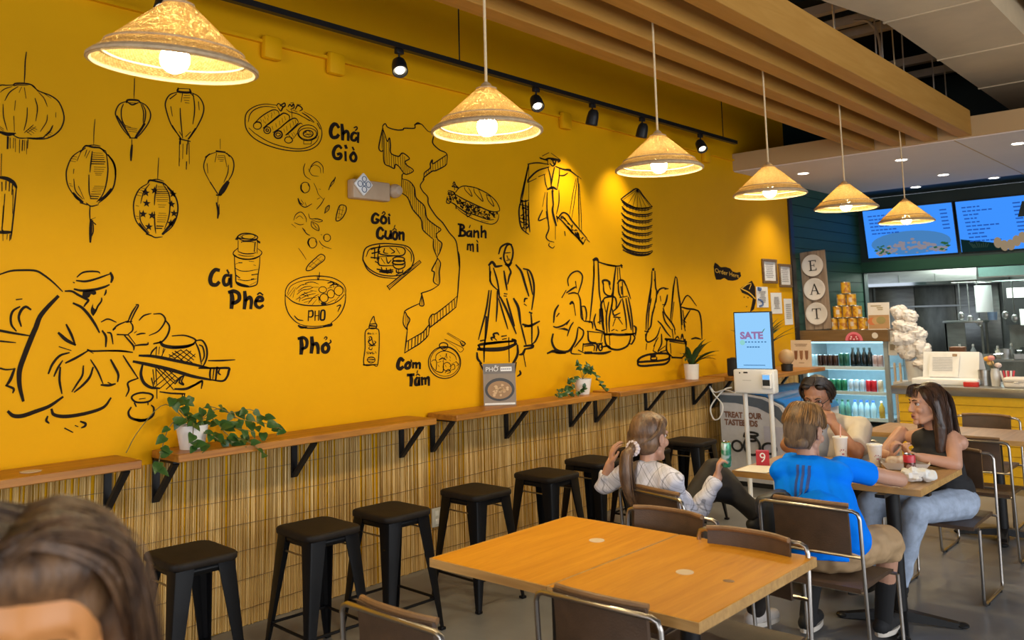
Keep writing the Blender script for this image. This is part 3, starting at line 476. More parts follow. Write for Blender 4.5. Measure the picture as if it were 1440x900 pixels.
 'b311,261:3167 1616 3171 1568 3167 1527|b243,204:3148 1620 3182 1625 3209 1605 3205 1567 3174 1555|b300,250:3247 1623 3250 1578 3243 1530|b276,229:3255 1578 3282 1583 3294 1557 3294 1524|c272,223:3353 1580 3329 1562 3333 1532 3361 1528 3377 1553 3361 1577|b119,97:3377 1579 3393 1589 3389 1602|b91,75:3341 1613 3353 1624 3363 1616 3352 1604'),
('mural_falling_ingredients', 'faint drawing of herbs and slices falling to the bowl',
 'l61,52:3197 2734 3185 2698 3197 2655 3238 2633|l63,53:3228 2685 3249 2731 3291 2758 3333 2732 3338 2688|l47,40:3238 2712 3270 2734 3311 2721 3317 2686|l47,40:3223 2702 3249 2665 3301 2662|c61,52:3232 2582 3229 2568 3222 2556 3210 2548 3197 2544 3184 2545 3173 2552 3165 2562 3163 2575 3165 2589 3173 2601 3184 2609 3197 2613 3211 2612 3222 2606 3229 2595|l109,94:3169 2591 3167 2565 3187 2545|l77,66:3218 2601 3228 2589|l76,65:3142 2502 3157 2469 3197 2451 3248 2477|l91,78:3145 2503 3157 2478 3177 2467|l61,52:3197 2481 3207 2460|l61,52:3167 2496 3187 2472|l47,40:3264 2614 3285 2577 3300 2543 3342 2511|l63,53:3290 2511 3311 2522|l63,53:3306 2579 3316 2578|l81,67:3380 2581 3402 2628 3429 2658 3434 2672|l81,67:3396 2605 3423 2635|l103,85:3429 2658 3423 2639|l63,53:3285 2445 3321 2483 3348 2525|l64,53:3347 2423 3358 2459 3385 2479 3379 2448 3347 2423|l48,40:3353 2432 3380 2474|l48,40:3364 2455 3374 2452|c82,67:3438 2385 3449 2440 3472 2486 3516 2485 3521 2454 3493 2407 3460 2382|l49,40:3460 2458 3504 2453|l49,40:3455 2431 3493 2425|l49,40:3449 2404 3476 2401|l49,40:3471 2477 3460 2396|l49,40:3499 2479 3476 2397|l60,52:3112 2363 3127 2398 3167 2418 3202 2386 3207 2357|l45,39:3127 2373 3157 2392 3182 2376|l60,51:3117 2346 3157 2336 3187 2342|l59,51:3097 2336 3127 2317|l62,52:3223 2410 3238 2380 3290 2384 3331 2374 3300 2363 3248 2372|l62,52:3243 2363 3248 2329 3300 2306 3295 2341 3248 2364|l47,39:3248 2359 3300 2310|l47,39:3258 2356 3279 2322|l47,39:3248 2381 3311 2377|l76,65:3177 2316 3207 2283 3233 2272|l91,77:3182 2312 3197 2300|c62,52:3286 2227 3283 2213 3275 2202 3263 2194 3250 2192 3237 2196 3227 2205 3221 2217 3221 2230 3227 2243 3237 2253 3250 2258 3263 2257 3275 2251 3283 2240|l124,105:3228 2250 3219 2224 3233 2198|l78,65:3274 2239 3284 2227|c64,53:3394 2265 3390 2253 3380 2244 3366 2240 3352 2243 3342 2251 3339 2263 3342 2275 3352 2284 3366 2288 3380 2285 3390 2277|l95,79:3342 2273 3342 2251|l63,53:3305 2241 3321 2220 3352 2204 3400 2193|l79,66:3319 2282 3325 2281|l79,65:3329 2196 3333 2194|l45,38:3147 2186 3177 2153 3205 2116|c77,65:3207 2047 3217 2078 3268 2122 3315 2154 3347 2142 3341 2116 3299 2088 3248 2053|l46,39:3227 2069 3320 2141|l47,39:3248 2061 3336 2124|l46,39:3248 2104 3289 2080|l47,39:3279 2131 3320 2106|l46,39:3227 2078 3258 2061'),
('mural_drip_coffee', 'drip coffee filter on a glass',
 'c86,77:2721 2237 2746 2254 2784 2260 2829 2255 2855 2242 2842 2227 2785 2226 2728 2229|f0,0:2703 2219 2721 2243 2731 2229 2722 2215|f0,0:2849 2227 2875 2214 2872 2201 2849 2212|c48,43:2839 2244 2835 2238 2824 2232 2808 2228 2789 2227 2772 2228 2758 2231 2751 2236 2751 2242 2758 2248 2772 2252 2789 2255 2808 2256 2824 2254 2835 2249|l76,68:2740 2241 2753 2230|l86,77:2731 2224 2766 2214 2829 2220 2855 2224|l75,68:2725 2212 2725 2150|l78,69:2855 2213 2853 2143|l122,109:2839 2209 2833 2154|l57,51:2747 2202 2753 2208 2817 2211 2829 2206|l76,68:2728 2147 2766 2137 2817 2139 2843 2146|l76,68:2722 2167 2697 2146 2694 2129 2716 2115 2766 2103 2817 2108 2869 2127 2885 2150 2859 2170|l86,77:2697 2129 2729 2110 2779 2104 2830 2108 2869 2124|l57,51:2725 2130 2766 2123 2830 2125|l86,77:2701 2121 2704 2064 2711 1997 2714 1964 2736 1947 2787 1939 2831 1945 2854 1960 2860 2011 2869 2069 2872 2121|l57,51:2707 2048 2742 2034 2792 2033 2860 2046|l181,162:2718 1964 2749 1950 2793 1943|l134,121:2711 2008 2736 1992|l122,108:2818 2011 2857 2017|l104,92:2815 1985 2831 1988|l57,51:2724 1983 2780 1976 2850 1988|l102,92:2732 2081 2751 2082|l56,51:2710 2073 2732 2082|l58,51:2798 2093 2830 2091|l58,52:2830 2071 2843 2068|l48,43:2802 1948 2850 1971'),
('mural_lettering', 'brush lettering Cà Phê',
 'b258,238:2601 2034 2580 2036 2559 2016 2548 1981 2557 1953 2584 1948 2602 1962|b222,203:2665 2005 2643 2002 2632 1976 2641 1949 2665 1957 2671 1985|b196,178:2681 2008 2679 1974 2682 1938|b153,140:2655 2035 2665 2019|b294,266:2684 1902 2689 1863 2685 1816|b253,229:2669 1907 2699 1913 2731 1897 2734 1863 2706 1844 2691 1844|b258,231:2771 1908 2775 1863 2769 1812|b239,213:2778 1857 2803 1877 2816 1857 2812 1812|b229,201:2845 1854 2890 1857 2887 1874 2864 1877 2845 1851 2848 1826 2871 1814 2893 1826|b118,104:2857 1894 2873 1903 2893 1891'),
('mural_country_map', 'outline map of a country with hatched edges',
 'l119,92:3842 3063 3845 3081 3868 3099 3890 3076 3967 3069 4029 3079 4045 3093 4141 3107 4150 3136 4207 3148 4240 3128 4281 3103 4326 3110|l132,101:4142 3132 4175 3152 4207 3148|l128,95:4326 3110 4330 3073 4321 3021 4387 2980 4464 2958 4462 2882|l112,89:3842 3063 3822 2989 3806 2916 3828 2895 3846 2907|l116,90:3842 3063 3863 3018 3882 2973 3897 2993 3905 3000 3912 2953 3915 2894 3979 2879 3998 2887 4027 2909 4089 2878 4049 2851 4057 2828 4127 2793 4063 2758 4024 2758 4016 2721|l115,90:3846 2907 3854 2816 3902 2798 3944 2788 3955 2816 3986 2808 4032 2765 4063 2756|l122,96:3845 3063 3846 2907|l67,53:3837 3038 3833 2919|l68,53:3856 3005 3860 2816|l68,53:3874 2966 3879 2813|l68,54:3897 2975 3899 2803|l69,54:3918 2889 3920 2794|l69,54:3937 2885 3944 2791|l69,54:3956 2878 3957 2822|l70,54:3979 2875 3983 2817|l70,54:4003 2882 4009 2792|l70,54:4023 2902 4028 2776|l71,54:4042 2886 4046 2766|l71,54:4060 2840 4065 2762|l71,55:4080 2812 4087 2771|l72,55:4100 2796 4103 2782|l126,94:4464 2952 4386 2904 4317 2865 4314 2895 4292 2862 4291 2830 4233 2787 4228 2743|l126,94:4462 2882 4436 2860 4350 2818 4308 2807 4232 2756 4218 2736|l78,57:4446 2937 4445 2867|l77,57:4420 2921 4422 2855|l77,57:4394 2905 4396 2840|l76,57:4368 2892 4370 2829|l76,56:4343 2876 4345 2819|l76,56:4317 2865 4319 2811|l75,56:4296 2837 4299 2804|l75,56:4274 2810 4277 2785|l74,56:4253 2795 4255 2771|l127,93:4228 2737 4190 2690 4213 2650 4262 2611 4269 2557 4342 2476 4408 2431 4475 2361 4543 2302 4563 2202 4573 2112 4577 2110 4575 2196|l126,97:4016 2751 4009 2619|l123,92:4016 2721 4086 2710 4133 2666 4148 2595 4228 2541 4250 2457 4332 2408 4390 2380 4347 2347 4338 2316|l121,91:4009 2619 4068 2588 4114 2508 4193 2441 4208 2369 4272 2325 4313 2302|l70,54:4031 2711 4033 2609|l71,54:4051 2707 4053 2599|l71,54:4070 2706 4073 2583|l71,54:4089 2704 4093 2554|l72,54:4110 2688 4114 2520|l72,54:4130 2660 4133 2497|l72,54:4148 2589 4149 2480|l73,55:4168 2573 4171 2464|l73,55:4189 2562 4193 2447|l73,55:4211 2546 4213 2376|l74,55:4232 2517 4233 2353|l74,55:4252 2451 4256 2336|l74,55:4275 2435 4277 2325|l75,55:4299 2418 4302 2314|l75,55:4320 2407 4322 2315|l75,55:4343 2396 4342 2353|l76,56:4365 2385 4365 2364|l126,92:4339 2347 4355 2304 4396 2276 4378 2219 4348 2175|l125,92:4313 2302 4312 2241 4343 2175|l75,55:4330 2303 4331 2218|l75,55:4351 2292 4352 2194|l76,55:4374 2275 4373 2219|l135,98:4348 2170 4343 2151 4291 2077 4316 2059 4306 1992 4355 1966|l126,92:4352 2164 4379 2128 4366 2066 4368 1993 4355 1966|l75,55:4334 2139 4331 1993|l75,55:4354 2139 4351 1981|l121,89:4355 1966 4297 1938 4247 1922 4186 1907 4190 1895 4208 1824 4173 1818 4168 1836 4190 1901|l120,89:4185 1884 4189 1824|l117,88:4168 1834 4086 1807 4031 1784 4020 1761|l115,87:4020 1767 4031 1773 4046 1749 4072 1720 4045 1674 4047 1651 4014 1686 4010 1721 4020 1767|l69,52:4031 1755 4031 1680|l69,52:4046 1744 4045 1668|l70,52:4058 1732 4056 1697|l115,86:4047 1651 4035 1570 4019 1490|l131,94:4567 2221 4577 2184 4577 2109 4561 1984 4550 1897 4530 1804|l128,95:4019 1490 4096 1522 4159 1548 4224 1587 4249 1610|l119,88:4032 1565 4113 1597 4193 1629 4242 1669 4258 1675 4249 1610|l146,109:4058 1569 4053 1512|l147,110:4089 1582 4084 1522|l148,110:4121 1593 4117 1535|l149,110:4148 1607 4144 1546|l150,111:4177 1618 4172 1559|l151,111:4204 1629 4200 1574|l152,112:4229 1652 4227 1593|l136,98:4258 1657 4341 1703 4443 1756 4530 1804|l125,91:4258 1669 4256 1717 4284 1752 4317 1757 4376 1787 4462 1835 4541 1884|l122,90:4284 1752 4274 1668|l123,90:4309 1752 4307 1680|l124,90:4339 1763 4337 1693|l125,91:4369 1777 4368 1708|l126,91:4396 1793 4395 1726|l127,91:4427 1811 4429 1744|l128,92:4458 1829 4460 1764|l129,92:4488 1847 4491 1783|l130,92:4514 1866 4519 1798|l122,89:4256 1711 4266 1663'),
('mural_summer_roll_plate', 'plate of fresh rolls with chopsticks',
 'c112,87:3660 2151 3689 2214 3805 2246 3954 2249 4062 2237 4108 2191 4115 2132 4059 2059 3951 2028 3817 2031 3716 2068 3667 2118|l109,85:3657 2128 3702 2062 3802 2019 3951 2008|l86,68:3686 2152 3718 2204 3805 2225|l94,71:4031 2235 4090 2190 4092 2131|c122,94:3820 2226 4015 2229 4011 2173 3812 2174|l120,93:3804 2156 3915 2163|l120,93:3797 2156 3800 2099 3922 2097|l111,87:3849 2215 3841 2186 3878 2182|l113,87:3894 2223 3938 2196 3908 2183|l114,88:3954 2220 3984 2186|l112,87:3863 2153 3877 2113 3907 2137|l111,86:3818 2145 3848 2112|l209,164:3732 2205 3805 2225|l209,164:3739 2177 3804 2191|l209,164:3731 2148 3797 2145|l174,137:3761 2206 3760 2143|l158,124:3805 2236 3782 2133|l175,137:3767 2121 3796 2110|c124,95:4030 2147 4023 2139 4006 2132 3982 2129 3957 2129 3936 2133 3924 2139 3924 2147 3936 2154 3957 2160 3982 2161 4006 2159 4023 2154|c124,95:4034 2123 4027 2117 4008 2111 3982 2108 3955 2108 3932 2111 3919 2116 3919 2123 3932 2129 3955 2134 3983 2136 4009 2134 4027 2130|l124,95:3922 2131 3929 2091 3975 2075 4029 2094 4032 2135|l144,110:3952 2068 3959 2051 4005 2052 4013 2070|l124,94:3975 2075 3974 2052|l115,88:3937 2103 4021 2105|l180,139:3781 2070 3847 2060 3921 2068|l180,140:3803 2053 3876 2049 3921 2056|l159,124:3818 2082 3832 2048|l160,124:3862 2078 3869 2043|l162,125:3899 2073 3906 2044|l144,110:3951 2034 3997 2052|l115,88:3868 1952 3981 2023 4171 2143|l116,88:3890 1935 4012 2017 4187 2128|l140,108:3868 1957 3890 1929|l120,90:4171 2143 4187 2128|l93,70:3878 1943 4179 2136'),
('mural_lettering', 'brush lettering Gỏi Cuốn',
 'b250,197:3796 2443 3771 2452 3746 2428 3746 2393 3778 2390 3795 2408 3778 2415|c237,185:3837 2438 3819 2410 3833 2390 3859 2397 3864 2424|b102,80:3830 2457 3845 2471 3857 2459 3840 2445|b240,186:3889 2434 3893 2391|b223,173:3892 2456 3897 2449|b268,210:3836 2341 3814 2357 3789 2333 3788 2293 3820 2283 3838 2301|b239,185:3862 2337 3857 2296 3887 2286 3903 2316|b240,186:3907 2340 3907 2287|c243,187:3941 2336 3922 2306 3937 2285 3958 2290 3963 2325|b104,80:3923 2346 3941 2359 3959 2349|b104,80:3938 2367 3946 2383|b245,188:3986 2338 3986 2286|b247,189:3994 2327 4020 2332 4022 2281'),
('mural_sauce_bottle', 'squeeze bottle of chili sauce',
 'l90,70:3712 1697 3727 1725 3748 1749 3755 1719 3768 1698|l112,88:3712 1697 3710 1670 3764 1669 3768 1698 3715 1697|l197,154:3715 1685 3760 1681|l67,53:3715 1691 3764 1690|c89,70:3708 1668 3674 1642 3672 1541 3661 1433 3738 1424 3780 1429 3794 1630 3767 1666|l111,86:3661 1433 3665 1427 3776 1425|l67,52:3693 1636 3704 1640 3704 1630 3692 1633|l67,52:3715 1638 3715 1630 3726 1632|l67,52:3733 1638 3737 1627|l67,53:3745 1637 3747 1627|l68,53:3767 1634 3767 1630|l100,78:3703 1610 3722 1612 3729 1597 3711 1586 3696 1581|l101,79:3711 1604 3703 1575 3732 1556 3763 1573 3751 1582|l90,70:3733 1591 3740 1568 3755 1555|l78,61:3703 1557 3725 1551 3762 1552|l78,61:3710 1546 3703 1534 3725 1525 3732 1539|l77,61:3684 1512 3695 1497|l78,61:3695 1514 3702 1500|l78,61:3710 1511 3717 1499 3728 1510|l78,61:3736 1510 3736 1498 3751 1500|l79,61:3758 1512 3766 1500|c67,52:3756 1456 3751 1446 3736 1439 3718 1438 3701 1444 3691 1454 3691 1465 3701 1475 3718 1478 3737 1476 3751 1468|l111,87:3694 1460 3750 1457|l100,78:3702 1471 3743 1472|l89,69:3702 1448 3746 1442|l67,52:3687 1460 3758 1462'),
('mural_rice_plate', 'round plate of rice with fork and knife',
 'c105,75:4568 1394 4565 1374 4557 1355 4544 1337 4527 1321 4506 1308 4482 1298 4456 1291 4428 1288 4400 1288 4372 1292 4345 1299 4320 1309 4298 1322 4279 1337 4263 1354 4252 1373 4246 1392 4244 1412 4246 1432 4254 1450 4266 1468 4282 1483 4302 1497 4325 1507 4350 1514 4377 1519 4406 1519 4434 1516 4461 1510 4487 1500 4511 1487 4531 1472 4547 1454 4559 1435 4566 1415|c66,47:4556 1400 4554 1382 4546 1364 4535 1348 4519 1334 4500 1322 4478 1313 4455 1307 4429 1304 4404 1304 4378 1307 4354 1314 4331 1323 4311 1334 4294 1348 4280 1364 4269 1381 4263 1398 4262 1416 4264 1434 4271 1451 4282 1466 4296 1481 4315 1492 4335 1502 4359 1509 4383 1512 4409 1513 4435 1510 4460 1504 4483 1495 4504 1484 4523 1470 4537 1454 4548 1437 4555 1419|l92,66:4315 1427 4324 1464 4385 1486 4456 1476 4509 1449 4526 1416|l77,56:4272 1417 4298 1428 4323 1414 4313 1352 4279 1379 4267 1405|l104,75:4313 1346 4382 1336 4392 1410|l92,66:4384 1411 4429 1465|l132,95:4420 1465 4428 1434|l131,94:4349 1425 4384 1436 4419 1421|l91,65:4366 1412 4332 1407|l78,56:4359 1456 4367 1449|l80,57:4455 1445 4464 1432|l80,57:4454 1420 4463 1413|l78,56:4340 1388 4348 1375|l79,57:4409 1384 4418 1371|c79,57:4466 1368 4461 1354 4449 1343 4431 1339 4412 1342 4397 1352 4388 1365 4388 1380 4398 1393 4413 1401 4432 1402 4450 1395 4462 1383|l80,57:4453 1369 4498 1385 4506 1353 4461 1343|l93,66:4408 1328 4435 1351 4461 1331 4425 1320|l81,57:4517 1404 4543 1383 4525 1371|l81,57:4471 1387 4526 1403|c118,85:4438 1525 4431 1514 4412 1507 4389 1507 4367 1512 4355 1522 4355 1534 4368 1543 4390 1547 4413 1544 4431 1536|l92,66:4360 1512 4403 1491 4439 1509|l81,58:4433 1611 4566 1549|l81,58:4442 1617 4575 1558|l138,97:4566 1549 4592 1515 4625 1530|l124,87:4580 1554 4612 1540 4620 1527|l96,68:4593 1535 4602 1512|l67,48:4405 1573 4528 1505|l68,48:4418 1570 4502 1538 4592 1502 4596 1483 4564 1471 4528 1499'),
('mural_lettering', 'brush lettering Cơm Tấm',
 'b343,258:4005 1440 3981 1453 3961 1428 3956 1398 3976 1382 4000 1393|c293,219:4052 1423 4028 1406 4032 1385 4060 1386 4068 1410|b139,103:4064 1419 4081 1427 4077 1439|b251,186:4097 1417 4096 1384|b233,173:4105 1411 4125 1413 4127 1381|b235,174:4134 1409 4158 1411 4160 1374|b332,247:4047 1336 4099 1335|b332,247:4073 1334 4079 1301 4074 1262|b280,207:4132 1312 4115 1292 4119 1265 4142 1266 4148 1290|b254,187:4152 1311 4153 1259|b122,90:4124 1328 4140 1336 4157 1326|b122,90:4132 1345 4138 1360|b274,201:4177 1309 4180 1260|b238,174:4185 1299 4210 1301 4211 1261|b259,189:4219 1300 4242 1305 4244 1252'),
('mural_sandwich', 'filled baguette sandwich',
 'l124,86:4549 2673 4589 2711 4639 2730 4698 2732 4769 2729 4840 2714 4912 2692 4985 2654 5026 2614 5041 2578 5029 2563|l153,107:4554 2655 4607 2636 4705 2609 4815 2582 4908 2561 4981 2556 5035 2567|l90,64:4644 2724 4658 2697 4726 2657 4712 2695 4688 2721|l92,65:4748 2723 4762 2685 4848 2628 4829 2677 4804 2714|l95,66:4891 2682 4910 2641 4972 2599 4958 2637 4932 2672|l150,107:4678 2730 4719 2734|l154,108:4799 2721 4819 2716|l158,109:4891 2686 4938 2676|l137,96:4793 2546 4779 2541 4768 2541|l133,95:4634 2596 4622 2600 4609 2593|l136,96:4721 2548 4737 2554 4748 2549|l134,95:4664 2584 4660 2577 4653 2576|l132,95:4607 2599 4601 2594 4585 2586|l131,94:4581 2594 4571 2590 4565 2584|l135,96:4724 2582 4707 2574 4706 2578|l143,98:4972 2545 4962 2540 4938 2536|l136,96:4725 2570 4712 2570 4713 2562|l134,95:4673 2597 4680 2590 4685 2580|l133,95:4611 2589 4626 2588 4634 2584|l131,94:4557 2614 4567 2607 4567 2597|l142,98:4918 2555 4921 2545 4923 2539|l143,98:4968 2524 4970 2515 4985 2513|l131,94:4564 2630 4548 2622 4547 2624|l135,96:4698 2583 4696 2575 4708 2569|l133,95:4609 2601 4616 2599 4630 2592|l132,95:4601 2582 4603 2568 4617 2565|l137,96:4753 2547 4759 2536 4755 2525|l138,97:4804 2536 4814 2536 4826 2537|l140,97:4841 2512 4858 2504 4861 2498|l138,97:4813 2561 4804 2556 4802 2544|l133,95:4647 2581 4640 2581 4633 2576|l142,98:4906 2533 4913 2527 4922 2527|l142,98:4925 2530 4921 2527 4919 2517|l138,96:4777 2555 4790 2557 4794 2548|l141,98:4918 2501 4907 2498 4894 2496|l139,97:4814 2526 4832 2528 4845 2528|l138,97:4776 2576 4779 2572 4797 2568|l142,98:4914 2554 4921 2559 4937 2554|l135,95:4699 2557 4688 2553 4693 2543|l136,96:4716 2584 4728 2589 4750 2585|l133,95:4640 2604 4626 2602 4617 2591|l140,97:4886 2530 4881 2527 4862 2519|l140,97:4877 2555 4869 2552 4862 2541|l143,98:4968 2536 4967 2530 4980 2523|l143,98:4986 2539 4971 2528 4952 2527|l134,95:4664 2611 4652 2606 4651 2603|l138,97:4828 2538 4808 2537 4797 2529|l141,97:4895 2519 4895 2511 4893 2497|l132,95:4602 2617 4593 2607 4583 2595|l134,95:4690 2571 4687 2569 4670 2559|l134,95:4671 2556 4680 2541 4679 2535|l134,95:4673 2582 4674 2572 4684 2573|l131,94:4557 2604 4564 2598 4570 2598|l142,98:4938 2555 4927 2546 4924 2548|l140,97:4852 2545 4864 2547 4867 2541|l132,95:4589 2627 4590 2620 4603 2607|l137,96:4755 2526 4757 2519 4763 2518|l138,97:4785 2581 4794 2577 4809 2574|l135,96:4701 2599 4714 2586 4712 2582|l136,96:4740 2570 4746 2559 4736 2547|l136,96:4734 2542 4751 2538 4757 2540|l134,95:4664 2559 4669 2547 4670 2544|l137,96:4770 2582 4763 2576 4758 2562|l134,95:4680 2577 4671 2566 4671 2554|l145,99:5014 2554 5009 2542 5012 2540|l143,98:4947 2534 4953 2533 4961 2528|l132,95:4605 2604 4612 2601 4623 2591|l133,95:4625 2568 4626 2564 4620 2554|l74,53:4672 2564 4674 2565 4662 2554|l78,54:4890 2508 4904 2507 4922 2509|l72,52:4524 2637 4533 2628 4551 2626|l79,54:4954 2544 4937 2542 4918 2540|l76,53:4733 2535 4746 2535 4755 2524|l79,54:4925 2551 4930 2545 4932 2540|l75,53:4702 2576 4717 2574 4717 2568|l77,54:4837 2553 4835 2550 4825 2543|l78,54:4870 2549 4869 2539 4871 2526|l76,53:4753 2557 4747 2548 4752 2542|l77,54:4801 2522 4791 2521 4784 2516|l77,54:4815 2574 4796 2568 4792 2569|l74,53:4645 2548 4656 2546 4665 2535|l74,53:4632 2583 4629 2576 4619 2572|l80,55:5009 2553 5003 2551 4993 2545|l74,53:4632 2590 4627 2586 4624 2575|l79,54:4934 2551 4930 2546 4913 2540|l77,54:4811 2557 4796 2555 4794 2543|l73,53:4594 2621 4604 2618 4602 2607|l74,53:4642 2602 4647 2599 4660 2596|l78,54:4882 2533 4893 2525 4900 2527|l73,52:4565 2636 4560 2637 4542 2628|l75,53:4714 2558 4718 2555 4735 2555|l76,53:4757 2553 4765 2540 4767 2536|l74,53:4668 2570 4653 2568 4651 2562|l78,54:4880 2536 4888 2533 4901 2521|l73,52:4551 2615 4557 2613 4569 2602|l74,53:4607 2577 4608 2574 4615 2569|l78,54:4862 2541 4857 2529 4857 2519|l79,54:4932 2504 4922 2497 4915 2490|l72,52:4534 2624 4526 2618 4528 2605|l77,54:4811 2542 4795 2532 4794 2523|l78,54:4883 2513 4877 2501 4858 2499|l75,53:4701 2571 4686 2562 4684 2552|l74,53:4662 2592 4644 2587 4640 2582|l76,53:4743 2589 4738 2578 4742 2578|l76,53:4735 2571 4752 2568 4755 2569|l80,55:4972 2554 4960 2545 4964 2543|l78,54:4893 2499 4906 2489 4921 2491|l74,53:4607 2569 4615 2559 4627 2555|l76,53:4753 2526 4767 2527 4784 2528|l77,54:4818 2513 4823 2513 4844 2512|l75,53:4698 2557 4695 2541 4677 2536|l73,52:4548 2631 4559 2629 4556 2621|l75,53:4707 2538 4720 2534 4721 2529|l75,53:4743 2536 4722 2530 4715 2527|l75,53:4725 2540 4715 2534 4717 2528|l76,53:4760 2560 4750 2557 4735 2552|l79,54:4908 2511 4909 2508 4919 2502|l73,52:4584 2612 4569 2596 4567 2593|l136,96:4537 2581 4585 2557 4663 2528 4732 2519 4813 2504 4905 2489 4968 2493|l108,75:4556 2558 4613 2524 4711 2489 4812 2468 4925 2454 4989 2469 5022 2504 5029 2541|l74,53:4566 2562 4662 2521 4722 2504|l93,65:4822 2476 4905 2470|l104,74:4674 2564 4658 2542 4672 2494 4712 2525 4684 2565|l131,94:4522 2733 4537 2752 4551 2728 4579 2710 4541 2714 4512 2714 4541 2734|l145,105:4536 2727 4540 2693|l129,94:4473 2679 4511 2676 4540 2665 4510 2648 4472 2658|l114,83:4462 2630 4452 2588 4480 2583 4500 2606 4471 2617|l144,104:4499 2592 4547 2575 4551 2547|l130,94:4521 2677 4549 2645 4519 2614|l100,73:4476 2599 4478 2600 4494 2597|l100,73:4464 2618 4466 2608 4473 2601|l100,73:4507 2619 4489 2620 4483 2612|l100,73:4478 2665 4470 2651 4476 2648|l100,73:4484 2639 4496 2634 4495 2620|l100,73:4498 2665 4485 2651 4481 2643|l100,73:4481 2640 4484 2635 4484 2625|l100,73:4468 2671 4477 2665 4491 2667|l100,73:4508 2614 4492 2616 4492 2612|l100,73:4496 2626 4496 2626 4481 2614|l101,73:4542 2665 4542 2660 4528 2660|l101,73:4518 2635 4513 2628 4519 2623|l101,73:4504 2670 4509 2661 4509 2650|l101,73:4497 2647 4503 2647 4511 2639'),
('mural_lettering', 'brush lettering Bánh mì',
 'b311,222:4596 2426 4589 2342|b245,175:4572 2431 4620 2427 4630 2407 4595 2391|b267,190:4600 2388 4639 2379 4636 2351 4574 2341|b249,176:4693 2386 4668 2374 4665 2350 4692 2348 4703 2369|b251,177:4711 2387 4712 2342|b125,88:4689 2410 4701 2431|b252,177:4743 2393 4739 2343|b243,170:4750 2379 4784 2388 4789 2339|b257,179:4826 2433 4823 2347|b259,179:4829 2383 4866 2396 4871 2343|b225,159:4670 2283 4666 2241|b204,144:4675 2277 4695 2281 4699 2236|b205,144:4705 2278 4725 2283 4728 2230|b254,177:4775 2288 4776 2232|b162,113:4769 2318 4781 2304'),
('mural_porter', 'man in a conical hat carrying bundles on a pole',
